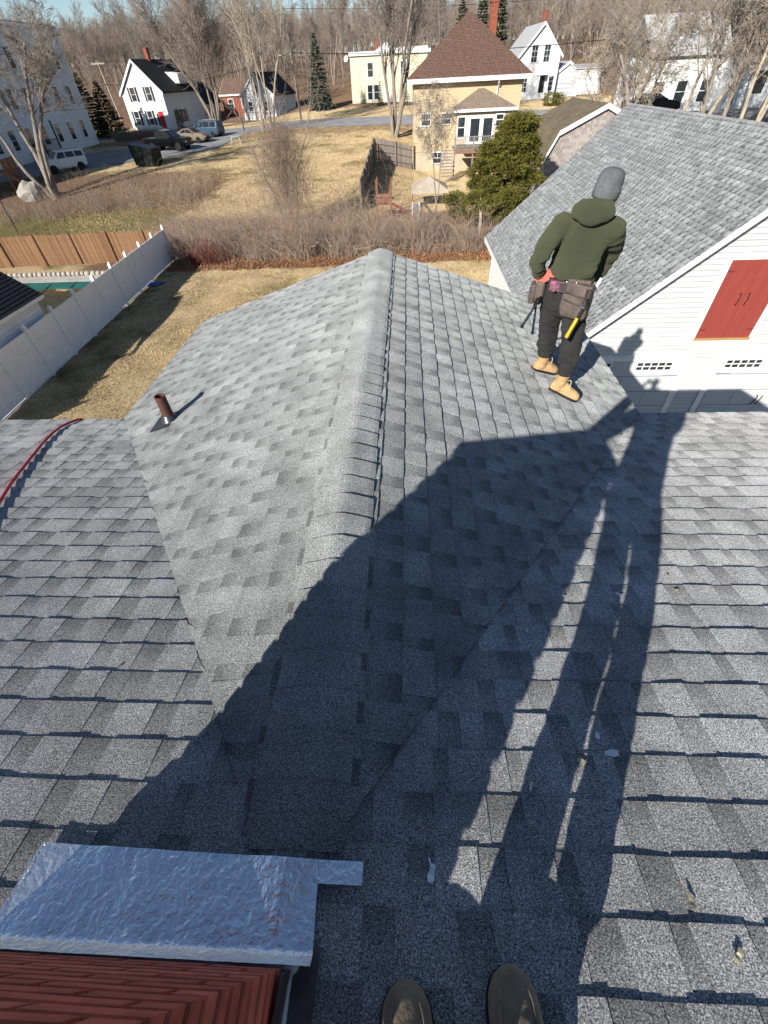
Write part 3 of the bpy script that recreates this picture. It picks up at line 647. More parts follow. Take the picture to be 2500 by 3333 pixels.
# ================================================================= vinyl fence
S4 = 900/1659
pb = [(155, 1290), (310, 1145), (445, 1028), (565, 920), (670, 825), (765, 735), (855, 655), (925, 580), (985, 515), (1030, 465)]
PB = [at_z(x*S4, 600+y_*S4, -5.85) for x, y_ in pb]
PB = sorted(PB, key=lambda p: p[1]); y0, y1 = PB[0][1], PB[-1][1]
cf = np.polyfit([p[1] for p in PB], [p[0] for p in PB], 1); sp = (y1-y0)/(len(PB)-1)
FP = [(float(np.polyval(cf, y0+sp*k)), y0+sp*k) for k in range(-2, len(PB))]
vf = thing('vinyl_fence', 'white vinyl privacy fence with gothic post caps along the dry lawn', 'fence', (FP[0][0], FP[0][1], -5.85))
FH = 1.80; zg = -5.85
pmesh = None; cmesh = None
for i, (x, y) in enumerate(FP):
    if pmesh is None:
        po = MB().box((0, 0, FH/2+.06), (.127, .127, FH+.16)).build('post', MT['vinyl'], vf); pmesh = po.data
        co = MB().box((0, 0, .012), (.15, .15, .025)).loft([[(a*r_, b*r_, z) for a, b in ((-1, -1), (1, -1), (1, 1), (-1, 1))] for r_, z in ((.055, .025), (.066, .06), (.05, .10), (.022, .145), (.002, .18))], True).build('post_cap', MT['vinyl'], po); cmesh = co.data
    else: po = link('post', pmesh, vf); co = link('post_cap', cmesh, po)
    po.location = (x, y, zg); co.matrix_parent_inverse = Matrix.Identity(4); co.location = (0, 0, FH+.14)
    if i+1 < len(FP):
        x2, y2 = FP[i+1]; d_ = Vector((x2-x, y2-y, 0)); ln = d_.length; R_ = Matrix.Rotation(math.atan2(d_.y, d_.x), 3, 'Z'); c_ = Vector(((x+x2)/2, (y+y2)/2, 0))
        MB().box(c_+Vector((0, 0, zg+FH/2+.05)), (ln-.12, .022, FH-.1), R_).build('panel', MT['vinyl'], vf)
        for zq, hh in ((zg+.35, .09), (zg+FH*.70, .07), (zg+FH+.0, .09), (zg+.06, .05)): MB().box(c_+Vector((0, 0, zq)), (ln-.12, .05, hh), R_).build('rail', MT['vinyl'], vf)
# ================================================================= brown picket fence behind the pool
MT['cedar'] = [pm('cedar_board_%d' % i, c, tuple(x*.6 for x in c), 7, .85, bump=.2, stretch=(6, 6, .7), dr=.5) for i, c in enumerate(((.36, .20, .10), (.31, .17, .085), (.27, .14, .07)))]
bx1, by1 = FP[-1][0]-.35, FP[-1][1]+.35
bx0, by0 = at_z(0, 875, -5.85)[:2]; bx0 -= 4
cf_ = thing('cedar_fence', 'brown cedar picket fence behind the covered pool', 'fence', ((bx0+bx1)/2, (by0+by1)/2, -5.85))
dv = Vector((bx1-bx0, by1-by0, 0)); L_ = dv.length; dn = dv.normalized(); ang = math.atan2(dn.y, dn.x); nP = int(L_/.105); pk = []
for i in range(3):
    b_ = MB().prism([(-.046, 0, 0), (.046, 0, 0), (.046, 0, 1.70), (.025, 0, 1.76), (-.025, 0, 1.76), (-.046, 0, 1.70)], (0, .018, 0)); pk.append(b_)
pm_ = []
rp_ = random.Random(9)
for i in range(nP):
    k = rp_.randrange(3)
    if len(pm_) < 3: o = pk[len(pm_)].build('picket', MT['cedar'][len(pm_)], cf_); pm_.append(o.data)
    else: o = link('picket', pm_[k], cf_)
    q = Vector((bx0, by0, 0))+dn*(i*.105+.05); o.location = (q.x, q.y, -5.85+rp_.uniform(-.02, .02)); o.rotation_euler = (rp_.uniform(-.01, .01), rp_.uniform(-.012, .012), ang)
for i in range(int(L_/2.4)+1):
    q = Vector((bx0, by0, 0))+dn*(i*2.4); MB().box((q.x, q.y-.05, -4.93), (.1, .1, 1.9)).build('post', MT['cedar'][2], cf_)
# ================================================================= pool, coping stones, garden shed
MT['teal'] = pm('teal_pool_cover', (.02, .15, .12), (.015, .11, .09), 2, .5, bump=.2)
MT['murk'] = pm('murky_pool_water', (.06, .05, .015), (.035, .03, .012), 3, .12, spec=.5)
pl = thing('swimming_pool', 'in-ground pool half hidden under a teal cover with brown water on it', 'pool', (-21, 23, -5.85))
def zq(px, py, h=0.0): return at_z(px, py, -5.85+h)
pa, pb_ = zq(60, 902), zq(352, 893); y_s = (pa[1]+pb_[1])/2; xL, xR = pa[0]-3, FP[-1][0]-.35
yc0 = zq(200, 921)[1]
MB().box(((xL+xR)/2, (y_s-.35+yc0)/2, -5.83), (xR-xL, y_s-.35-yc0, .10)).build('coping_deck', MT['concrete'], pl)
yb0 = 14.0
ycov = zq(250, 952)[1]
MB().box(((xL+xR)/2, (yb0+yc0)/2, -5.86), (xR-xL, yc0-yb0, .06)).build('water', MT['murk'], pl)
mb = MB(); gx = np.linspace(xL, xR-.3, 40)
mb.loft([[(x, yc0-.02, -5.79) for x in gx], [(x, (yc0+ycov)/2, -5.805+.006*math.sin(x*2)) for x in gx], [(x, ycov+.7*math.sin(x*.9+.6)+.25*math.sin(x*2.3), -5.835) for x in gx]], False, 0, closed=False); mb.build('cover', MT['teal'], pl)
for i in range(6):
    x = xR-1.2-i*1.5; MB().box((x, (yc0+ycov)/2+.25, -5.788), (.05, ycov and abs(yc0-ycov)+1.0, .008), Matrix.Rotation(.18, 3, 'Z')).build('strap', MT['black'], pl)
MT['stone'] = pm('pale_stone', (.56, .50, .43), (.4, .36, .31), 5, .9, bump=.4, bscale=14, dr=.6)
sw = thing('stone_edging', 'row of pale edging stones between pool deck and cedar fence', 'stones', ((xL+xR)/2, y_s, -5.85))
x = xL
while x < xR-.2:
    w_ = rp_.uniform(.26, .36); mb = MB().ell((x+w_/2, y_s+rp_.uniform(-.03, .03), -5.76), (w_/2, .17, .13), n=8, m=5); mb.build('stone', MT['stone'], sw); x += w_+.02
# shed: axis aligned, eave corner seen at (139,957)
ec = at_z(139, 957, -3.35); sx, sy = ec[0], ec[1]
shed = thing('garden_shed', 'small pale blue-white shed with dark shingled roof behind the vinyl fence', 'shed', (sx-1.6, sy-2.0, -5.85))
ov = .22; MT['shedwall'] = pm('shed_siding', (.70, .71, .73), (.66, .67, .69), 2, .5)
rk = at_y(0, 884, sy); rs_ = (rk[2]-ec[2])/(ec[0]-rk[0]); sw_ = 3.6; sln = 4.2
MB().box((sx-ov-sw_/2, sy-ov-sln/2, -4.65), (sw_-.06, sln-.06, 2.4)).prism([(sx-ov, sy-ov-.06, -3.47), (sx-ov-sw_, sy-ov-.06, -3.47), (sx-ov-sw_/2, sy-ov-.06, -3.47+rs_*sw_/2)], (0, .03, 0)).build('wall', MT['shedwall'], shed)
for i in range(16): MB().box((sx-ov-.018, sy-ov-sln/2, -5.75+i*.14), (.02, sln-.02, .13), Matrix.Rotation(-.05, 3, 'Y')).build('clapboard', MT['shedwall'], shed)
MT['darkshingle'] = pm('dark_shingle', (.035, .037, .042), (.02, .021, .024), 12, .9, bump=.3, bscale=60, speck=.5)
sr = MB().prism([(sx, sy, ec[2]), (sx, sy-sln-.4, ec[2]), (sx-ov-sw_/2, sy-sln-.4, ec[2]+rs_*(ov+sw_/2)), (sx-ov-sw_/2, sy, ec[2]+rs_*(ov+sw_/2))], (0, 0, -.04)).prism([(sx-2*ov-sw_, sy, ec[2]), (sx-ov-sw_/2, sy, ec[2]+rs_*(ov+sw_/2)), (sx-ov-sw_/2, sy-sln-.4, ec[2]+rs_*(ov+sw_/2)), (sx-2*ov-sw_, sy-sln-.4, ec[2])], (0, 0, -.04)).build('roof', MT['darkshingle'], shed)
ns = 16; th = math.atan(rs_)
for i in range(ns):
    d0_ = i*(ov+sw_/2)/ns; xx_ = sx-d0_; zz_ = ec[2]+rs_*d0_+.004
    yq = sy
    while yq > sy-sln-.4:
        w_ = rp_.uniform(.22, .36); w2 = min(w_, yq-(sy-sln-.4)); dx = (ov+sw_/2)/ns
        MB().add([(xx_+.01, yq, zz_+.012), (xx_+.01, yq-w2+.012, zz_+.012), (xx_-dx-.01, yq-w2+.012, zz_+rs_*dx+.003), (xx_-dx-.01, yq, zz_+rs_*dx+.003), (xx_+.01, yq, zz_-.01), (xx_+.01, yq-w2+.012, zz_-.01)], [(0, 3, 2, 1), (0, 1, 5, 4)]).build('shingle', MT['darkshingle'], sr); yq -= w_
MB().box((sx-.005, sy-sln/2-.2, ec[2]-.07), (.02, sln+.38, .13)).box((sx-.1, sy+.005, ec[2]-.05), (.2, .02, .1)).build('fascia', MT['white'], shed)
wv = MB().box((sx-ov-.02, sy-2.2, -4.75), (.05, .95, .95)).build('window', MT['glass'], shed)
fr = MB()
for q in (-.48, -.16, .16, .48): fr.box((sx-ov+.012, sy-2.2+q, -4.75), (.03, .05, .98))
for q in (-.48, 0, .48): fr.box((sx-ov+.012, sy-2.2, -4.75+q), (.031, 1.0, .05))
fr.build('window_frame', MT['white'], wv)
tb = zq(492, 928); mb = MB(); gg = [[(tb[0]-.3+i*.16+.06*j, tb[1]-.3+j*.16, -5.78+.05*mnoise.noise(Vector((i*.9, j*.9, 0)))) for i in range(6)] for j in range(5)]; mb.loft(gg, False, 0, closed=False); mb.loft([[(p[0], p[1], p[2]-.03) for p in r] for r in gg], False, 0, closed=False)
tag(mb.build('tarp', pm('blue_tarp', (.01, .09, .42), (.008, .06, .3), 4, .45), smooth=True), 'crumpled blue tarp on the shaded lawn at the foot of the vinyl fence', 'tarp')
# ================================================================= houses of the street
def siding_mat(name, c, per=.11, c2=None):
    m = pm(name, c, c2 or tuple(x*.93 for x in c), .8, .6); n = m.node_tree.nodes; l = m.node_tree.links; b = n['Principled BSDF']
    tc = n.new('ShaderNodeTexCoord'); sx_ = n.new('ShaderNodeSeparateXYZ'); l.new(tc.outputs['Object'], sx_.inputs[0])
    d = n.new('ShaderNodeMath'); d.operation = 'DIVIDE'; l.new(sx_.outputs[2], d.inputs[0]); d.inputs[1].default_value = per
    f = n.new('ShaderNodeMath'); f.operation = 'FRACT'; l.new(d.outputs[0], f.inputs[0])
    bp = n.new('ShaderNodeBump'); bp.inputs['Strength'].default_value = 1.0; bp.inputs['Distance'].default_value = .03; bp.invert = True; l.new(f.outputs[0], bp.inputs['Height']); l.new(bp.outputs[0], b.inputs['Normal']); return m
MT['w_siding'] = siding_mat('white_lap_siding', (.74, .74, .73)); MT['y_siding'] = siding_mat('yellow_lap_siding', (.52, .405, .25), .12)
MT['c_siding'] = siding_mat('cream_lap_siding', (.68, .62, .45)); MT['tan_siding'] = siding_mat('tan_lap_siding', (.56, .44, .33), .12)
MT['brownroof'] = pm('brown_shingle', (.19, .115, .085), (.10, .06, .045), 7, .9, bump=.5, bscale=9, speck=.55, sscale=11, stretch=(1, 1, 3))
MT['tanroof'] = pm('tan_shingle', (.25, .19, .14), (.15, .115, .09), 7, .9, bump=.4, bscale=14, speck=.4, sscale=12)
MT['darkroof'] = pm('charcoal_shingle', (.03, .031, .034), (.018, .018, .02), 3, .9, speck=.4, sscale=20)
MT['paleroof'] = pm('pale_metal_roof', (.48, .48, .47), (.4, .4, .4), 2, .5)
MT['mossroof'] = pm('mossy_roof', (.19, .15, .105), (.12, .10, .055), 1.5, .95, bump=.5, bscale=12, speck=.4, sscale=9)
MT['brickfar'] = pm('red_brick_far', (.27, .085, .05), (.2, .06, .04), 4, .9, speck=.25, sscale=14)
MT['found'] = pm('foundation', (.52, .43, .30), (.43, .36, .26), 2, .95)
MT['navy'] = pm('dark_shutter', (.012, .016, .03), None, 4, .5)
MT['greywood'] = pm('weathered_wood', (.30, .26, .23), (.19, .165, .15), 6, .9, bump=.3, stretch=(4, 4, .6))
MT['redpaint'] = pm('red_door', (.45, .02, .03), None, 3, .4)
def W2(o, c, d, nm, m, t, **k): return MB().box(c, d, **k).build(nm, m, t, local=True)
def win(t, face, u, z, w, h, pl=0.0, sh=False, frame=.09, grid=(1, 2), m=None):
    """window centred at u (along wall), z; face f:-y, b:+y, l:-x, r:+x with wall plane at pl"""
    def P(a, b, c):   # along, out, up
        return {'f': (a, pl-b, c), 'b': (a, pl+b, c), 'l': (pl-b, a, c), 'r': (pl+b, a, c)}[face]
    def D(a, b, c): return (a, b, c) if face in 'fb' else (b, a, c)
    o = MB().box(P(u, .02, z), D(w, .04, h)).build('window', MT['glass'], t, local=True)
    mb = MB()
    for s_ in (-1, 1): mb.box(P(u+s_*(w/2+frame/2), .045, z), D(frame, .07, h+2*frame)); mb.box(P(u, .044, z+s_*(h/2+frame/2)), D(w, .07, frame))
    for i in range(1, grid[0]): mb.box(P(u-w/2+w*i/grid[0], .04, z), D(.035, .04, h))
    for i in range(1, grid[1]): mb.box(P(u, .041, z-h/2+h*i/grid[1]), D(w, .04, .04))
    mb.build('frame', MT['white'], o, local=True)
    if sh:
        for s_ in (-1, 1): MB().box(P(u+s_*(w/2+frame+.2), .05, z), D(.34, .05, h+.15)).build('shutter', MT['navy'], t, local=True)
    return o
def gable_roof(t, x0, x1, y0, y1, ze, zr, axis, m, ov=.35, th=.16, name='roof'):
    """axis 'y': ridge along local y"""
    if axis == 'y':
        xm = (x0+x1)/2; k = (zr-ze)/(xm-x0); a, b = x0-ov, x1+ov; zo = ze-k*ov
        mb = MB().prism([(a, y0-ov, zo), (xm, y0-ov, zr), (xm, y1+ov, zr), (a, y1+ov, zo)], (0, 0, th)).prism([(xm, y0-ov, zr), (b, y0-ov, zo), (b, y1+ov, zo), (xm, y1+ov, zr)], (0, 0, th))
        trs = [MB().prism([(a, yq, zo-.2), (xm, yq, zr-.2), (b, yq, zo-.2), (b, yq, zo+th+.01), (xm, yq, zr+th+.01), (a, yq, zo+th+.01)], (0, .03, 0)) for yq in (y0-ov-.03, y1+ov)]
    else:
        ym = (y0+y1)/2; k = (zr-ze)/(ym-y0); a, b = y0-ov, y1+ov; zo = ze-k*ov
        mb = MB().prism([(x0-ov, a, zo), (x1+ov, a, zo), (x1+ov, ym, zr), (x0-ov, ym, zr)], (0, 0, th)).prism([(x0-ov, ym, zr), (x1+ov, ym, zr), (x1+ov, b, zo), (x0-ov, b, zo)], (0, 0, th))
        trs = [MB().box(((x0+x1)/2, a-.015, zo), (x1-x0+2*ov, .03, .25))]
        trs += [MB().prism([(xq, a, zo-.2), (xq, ym, zr-.2), (xq, b, zo-.2), (xq, b, zo+th+.01), (xq, ym, zr+th+.01), (xq, a, zo+th+.01)], (.03, 0, 0)) for xq in (x0-ov-.03, x1+ov)]
    o = mb.build(name, m, t, local=True)
    for tr in trs: tr.build('rake_trim', MT['white'], o, local=True)
    return o
def gable_walls(t, x0, x1, y0, y1, ze, zr, axis, m, z0=-.6, nm='wall'):
    if axis == 'y': xm = (x0+x1)/2; return MB().prism([(x0, y0, z0), (x1, y0, z0), (x1, y0, ze), (xm, y0, zr-.02), (x0, y0, ze)], (0, y1-y0, 0)).build(nm, m, t, local=True)
    ym = (y0+y1)/2; return MB().prism([(x0, y0, z0), (x0, y1, z0), (x0, y1, ze), (x0, ym, zr-.02), (x0, y0, ze)], (x1-x0, 0, 0)).build(nm, m, t, local=True)
def chimney_part(t, x, y, z0, z1, w=.55, parent=None):
    o = MB().box((x, y, (z0+z1)/2), (w, w, z1-z0)).box((x, y, z1-.08), (w+.1, w+.1, .12)).build('chimney', MT['brickfar'], parent or t, local=True); return o
# --- white house with red door
c_ = G(563, 422); rz = math.radians(-14); Wd = 8.2; ux = Vector((math.cos(rz), math.sin(rz), 0)); o0 = Vector(c_)-ux*Wd
wh = thing('white_house', 'white gabled house with red front door, dark shutters and black roof', 'house', o0, rz)
gable_walls(wh, 0, Wd, 0, 11, 4.9, 8.6, 'y', MT['w_siding']); rf = gable_roof(wh, 0, Wd, 0, 11, 4.9, 8.6, 'y', MT['darkroof'])
chimney_part(wh, 4.1, 4.5, 8.2, 10.1, .6, rf)
for u in (2.3, 5.5): win(wh, 'f', u, 4.6, .95, 1.7, 0, True)
for u in (1.6, 4.4): win(wh, 'f', u, 1.6, .95, 1.75, 0, True)
dr_ = W2(0, (6.7, -.03, 1.25), (.95, .08, 2.1), 'door', MT['redpaint'], wh); W2(0, (6.7, -.08, 2.5), (1.8, .2, .22), 'door_pediment', MT['white'], wh); W2(0, (5.95, -.03, 1.35), (.35, .06, 1.6), 'sidelight', MT['glass'], wh)
W2(0, (6.7, -.75, .12), (2.0, 1.3, .3), 'step', MT['concrete'], wh); W2(0, (4.1, -.04, 6.9), (.45, .05, .6), 'vent', MT['white'], wh); W2(0, (Wd/2, -.05, 3.1), (Wd, .06, .25), 'belt_trim', MT['white'], wh)
for u in (2.6, 4.6): win(wh, 'r', u, 1.6, .85, 1.6, Wd, True)
for x in (0.09, Wd-.09): W2(0, (x, -.03, 2.3), (.2, .06, 5.2), 'corner_board', MT['white'], wh)
gable_walls(wh, 2.0, Wd-.4, 11, 17.5, 3.0, 5.6, 'y', MT['w_siding'], nm='rear_wing'); gable_roof(wh, 2.0, Wd-.4, 11, 17.5, 3.0, 5.6, 'y', MT['darkroof'], name='wing_roof')
for u in (12.4, 14.2, 16.3): win(wh, 'r', u, 1.7, .8, 1.2, Wd-.4, False, grid=(2, 1))
dm = MB().prism([(5.4, 5.5, 6.0), (8.3, 5.5, 5.6), (8.3, 5.5, 6.9), (5.4, 5.5, 7.2)], (0, 2.2, 0)).build('dormer', MT['w_siding'], wh, local=True)
# --- big white apartment building at left, wall facing +x
c_ = G(323, 468)
bb = thing('apartment_building', 'tall three-storey white building with rows of dark windows beside the parking area', 'building', (c_[0], c_[1], c_[2]))
bw = MB().box((-7, -21, 5.3), (14, 42, 12.1)).build('wall', MT['w_siding'], bb, local=True)
MB().box((-7, -21, 11.48), (14.5, 42.5, .3)).build('cornice', MT['white'], bb, local=True)
MB().prism([(-14.2, .2, 11.6), (.2, .2, 11.6), (.2, -42.2, 11.6), (-14.2, -42.2, 11.6)], (0, 0, .1)).build('roof', MT['darkroof'], bb, local=True)
for fl_ in range(3):
    for i in range(13): win(bb, 'r', -2.6-i*3.1, 1.9+fl_*3.4, 1.0, 1.75, 0)
MB().box((.03, -.1, 5.5), (.08, .2, 11.5)).build('corner_board', MT['white'], bb, local=True)
pr = MB().box((1.1, -14.5, .55), (2.2, 3.2, .15)).build('porch', MT['greywood'], bb, local=True)
for i in range(9): MB().box((2.15, -16.0+i*.38, 1.1), (.05, .05, 1.0)).build('baluster', MT['black'], pr, local=True)
MB().box((2.15, -14.5, 1.62), (.08, 3.2, .08)).build('handrail', MT['black'], pr, local=True)
for yq in (-16.05, -12.95): MB().box((2.1, yq, 1.6), (.14, .14, 3.4)).build('porch_post', MT['navy'], pr, local=True)
# --- brick house and white outbuilding behind the multi-stem trees
c_ = G(735, 380); bh_ = thing('brick_house', 'low red brick house with brown roof seen through bare trees', 'house', c_, math.radians(-8))
gable_walls(bh_, 0, 9.5, 0, 7, 3.2, 5.2, 'x', MT['brickfar']); gable_roof(bh_, 0, 9.5, 0, 7, 3.2, 5.2, 'x', MT['brownroof'], .3)
for u in (1.8, 4.6, 7.4): win(bh_, 'f', u, 1.8, 1.0, 1.3, 0)
c_ = G(800, 392); ob = thing('white_outbuilding', 'small white gabled outbuilding behind bare multi-stem trees', 'building', c_, math.radians(-18))
gable_walls(ob, 0, 7, 0, 8, 3.4, 6.2, 'y', MT['w_siding']); gable_roof(ob, 0, 7, 0, 8, 3.4, 6.2, 'y', MT['darkroof'], .25)
for u in (1.8, 5.1): win(ob, 'f', u, 1.9, .8, 1.2, 0)
win(ob, 'f', 3.5, 4.2, .7, 1.0, 0); W2(0, (3.5, -.03, 1.0), (.9, .07, 2.0), 'door', MT['white'], ob)
# --- cream flat-roofed house
c_ = G(1148, 338); yq = c_[1]; cr_ = at_y(1390, 240, yq); Wd = cr_[0]-c_[0]
ch_ = thing('cream_house', 'cream two-storey house with stepped flat parapet and white cornice', 'house', c_, math.radians(1))
xs1 = 2.6
MB().box((Wd/2, 4.5, 2.9), (Wd, 9, 7.0)).build('wall', MT['c_siding'], ch_, local=True)
MB().box((Wd/2+.2, -.12, 6.35), (Wd+.7, .45, .5)).box((Wd-3.3, -.14, 6.75), (6.6, .5, .3)).build('cornice', MT['white'], ch_, local=True)
MB().prism([(4.6, -.16, 6.6), (8.6, -.16, 6.6), (7.4, -.16, 7.3), (6.6, -.16, 7.6), (5.8, -.16, 7.3)], (0, .3, 0)).build('parapet_crest', MT['white'], ch_, local=True)
for u in (3.6, 9.6): win(ch_, 'f', u, 4.3, .95, 1.75, 0)
for u in (3.4, 4.6): win(ch_, 'f', u, 1.4, .85, 1.9, 0)
win(ch_, 'f', 9.6, 1.5, .95, 1.75, 0)
W2(0, (6.7, -.04, .9), (1.0, .08, 2.3), 'door', MT['white'], ch_); W2(0, (6.7, -.5, -.25), (1.6, 1.0, .3), 'step', MT['concrete'], ch_)
chimney_part(ch_, 4.8, 3, 6, 8.3, .7)
do = MB().lathe((-.6, -.2, 5.8), [(.05, 0), (.32, .05), (.42, .14), (.44, .14)], 16, axis=(-.5, -.8, .3)).build('satellite_dish', MT['white'], ch_, local=True)
# --- yellow house
YH = 58.26
yh = thing('yellow_house', 'yellow house with steep brown hip roof, sunroom with french doors and back deck', 'house', (6.5, YH, -5.6))
def yb(nm, m, mb, parent=None): return mb.build(nm, m, parent or yh)
yw0, yw1, yd = 1.0, 12.05, 11.0
yb('foundation', MT['found'], MB().box(((yw0+yw1)/2, YH+yd/2, -4.9), (yw1-yw0-.06, yd-.06, 1.9)))
yb('wall', MT['y_siding'], MB().box(((yw0+yw1)/2, YH+yd/2, -1.22), (yw1-yw0, yd, 5.52)))
ap = at_y(1530, 38, YH+yd/2); e0, e1, f0, f1, ze = .35, 12.8, YH-.7, YH+yd+.7, 1.75
rf = yb('roof', MT['brownroof'], MB().add([(e0, f0, ze), (e1, f0, ze), (e1, f1, ze), (e0, f1, ze), (ap[0]-.2, ap[1], ap[2]), (ap[0]+.2, ap[1], ap[2])], [(0, 1, 5, 4), (1, 2, 5), (2, 3, 4, 5), (3, 0, 4), (3, 2, 1, 0)]))
# roof courses: one band of shingles per course on the camera-facing slope
ncs = 44
for i in range(ncs):
    t0, t1 = i/ncs, (i+1.15)/ncs; t1 = min(t1, .995)
    def Q(t, s_, up): 
        x = (e0 if s_ < 0 else e1)*(1-t)+(ap[0]+.2*s_)*t; return (x, f0*(1-t)+ap[1]*t-up*.75, ze*(1-t)+ap[2]*t+up*.65)
    yb('shingle_course', MT['brownroof'], MB().add([Q(t0, -1, .045), Q(t0, 1, .045), Q(t1, 1, .012), Q(t1, -1, .012), Q(t0, -1, 0), Q(t0, 1, 0)], [(0, 1, 2, 3), (4, 5, 1, 0)]), rf)
yb('eave_trim', MT['white'], MB().box(((e0+e1)/2, f0-.02, ze-.16), (e1-e0+.1, .06, .34)).box((e0-.02, (f0+f1)/2, ze-.16), (.06, f1-f0, .34)).box((e1+.02, (f0+f1)/2, ze-.16), (.06, f1-f0, .34)))
yb('soffit', MT['white'], MB().box(((e0+e1)/2, (f0+f1)/2, ze-.3), (e1-e0, f1-f0, .05)))
chm = yb('chimney', MT['brickfar'], MB().box((9.3, YH+6.5, 4.6), (.75, .75, 5.0)).box((9.3, YH+6.5, 7.05), (.9, .9, .2)))
yb('chimney_pot', MT['paleroof'], MB().lathe((9.3, YH+6.5, 7.1), [(.12, 0), (.12, .5)], 10), chm)
for (a, b, gr_) in (((1372, 372), (1400, 408), (4, 2)), ((1438, 370), (1466, 402), (4, 2)), ((1410, 497), (1437, 530), (2, 2))):
    p, q = at_y(*a, YH), at_y(*b, YH); cx, cz = (p[0]+q[0])/2, (p[2]+q[2])/2; w_, h_ = q[0]-p[0], p[2]-q[2]
    wn = yb('window', MT['glass'], MB().box((cx, YH-.02, cz), (w_, .05, h_))); fr = MB()
    for s_ in (-1, 1): fr.box((cx+s_*(w_/2+.04), YH-.04, cz), (.1, .07, h_+.18)); fr.box((cx, YH-.041, cz+s_*(h_/2+.04)), (w_, .07, .1))
    for i in range(1, gr_[0]): fr.box((cx-w_/2+w_*i/gr_[0], YH-.05, cz+h_*.2), (.04, .04, h_*.6))
    fr.box((cx, YH-.051, cz), (w_, .04, .05)); yb('frame', MT['white'], fr, wn)
dp = at_y(1624, 253, YH); yb('downspout', MT['white'], MB().tube([(dp[0], YH-.65, 1.5), (dp[0], YH-.5, 1.2), (dp[0], YH-.12, .9), (dp[0]-.1, YH-.12, -.3)], .06, 8))
# sunroom bump-out
SY = YH-2.3
sL, sR = at_y(1487, 400, SY)[0], at_y(1665, 400, SY)[0]; se = at_y(1480, 357, SY)[2]; sb_ = at_y(1500, 470, SY)[2]
MB().box(((sL+sR)/2, (SY+YH)/2-.02, (sb_+se)/2), (sR-sL, YH-SY, se-sb_)).build('sunroom_wall', MT['tan_siding'], yh)
sa = at_y(1568, 287, SY+1.6)
srf = yb('sunroom_roof', MT['tanroof'], MB().add([(sL-.4, SY-.4, se), (sR+.4, SY-.4, se), (sR+.4, YH-.01, se), (sL-.4, YH-.01, se), (sa[0]-.3, SY+1.5, sa[2]), (sa[0]+.3, SY+1.5, sa[2]), (sa[0], YH-.01, sa[2])], [(0, 1, 5, 4), (1, 2, 6, 5), (3, 0, 4, 6), (4, 5, 6), (3, 2, 1, 0)]))
yb('sunroom_trim', MT['white'], MB().box(((sL+sR)/2, SY-.42, se-.1), (sR-sL+.84, .06, .24)).box((sL-.42, (SY+YH)/2-.2, se-.1), (.06, YH-SY+.3, .24)).box((sR+.42, (SY+YH)/2-.2, se-.1), (.06, YH-SY+.3, .24)))
for (a, b) in (((1492, 382), (1510, 447)), ((1617, 372), (1636, 405))):
    p, q = at_y(*a, SY), at_y(*b, SY); cx, cz = (p[0]+q[0])/2, (p[2]+q[2])/2; w_, h_ = q[0]-p[0], p[2]-q[2]
    wn = yb('window', MT['glass'], MB().box((cx, SY-.02, cz), (w_, .05, h_))); fr = MB()
    for s_ in (-1, 1): fr.box((cx+s_*(w_/2+.05), SY-.04, cz), (.12, .07, h_+.2)); fr.box((cx, SY-.041, cz+s_*(h_/2+.05)), (w_, .07, .12))
    fr.box((cx, SY-.04, cz), (w_, .05, .07)); yb('frame', MT['white'], fr, wn)
p, q = at_y(1527, 380, SY), at_y(1602, 463, SY); cx = (p[0]+q[0])/2; cz = (p[2]+q[2])/2
fd = yb('french_door', MT['white'], MB().box((cx, SY-.03, cz), (q[0]-p[0]+.25, .06, p[2]-q[2]+.15)))
for s_ in (-1, 1): yb('pane', MT['glass'], MB().box((cx+s_*(q[0]-p[0])/4, SY-.07, cz), ((q[0]-p[0])/2-.4, .03, p[2]-q[2]-.3)), fd)
# deck
dz = sb_-.15; dx0, dx1 = at_y(1478, 500, SY-3.2)[0], at_y(1720, 500, SY-3.2)[0]; DY = SY-3.2
dk = yb('deck', MT['greywood'], MB().box(((dx0+dx1)/2, (DY+SY)/2, dz), (dx1-dx0, SY-DY, .12)))
yb('rim_joist', pm('red_cedar_beam', (.26, .15, .10), None, 4, .9), MB().box(((dx0+dx1)/2, DY-.03, dz-.12), (dx1-dx0, .06, .3)), dk)
nbal = int((dx1-dx0)/.16)
for i in range(nbal): yb('baluster', MT['greywood'], MB().box((dx0+.1+i*.16, DY+.05, dz+.5), (.05, .05, .9)), dk)
yb('handrail', MT['greywood'], MB().box(((dx0+dx1)/2, DY+.05, dz+1.0), (dx1-dx0, .12, .07)), dk)
for x in np.linspace(dx0+.05, dx1-.05, 5): yb('deck_post', MT['greywood'], MB().box((x, DY+.1, (dz+1.05-5.75)/2), (.13, .13, dz+1.05+5.75)), dk)
nst = 9
for i in range(nst): yb('stair_tread', MT['greywood'], MB().box((dx0-.7, DY+.6-i*.28, dz-.05-i*.22), (1.2, .3, .06)), dk)
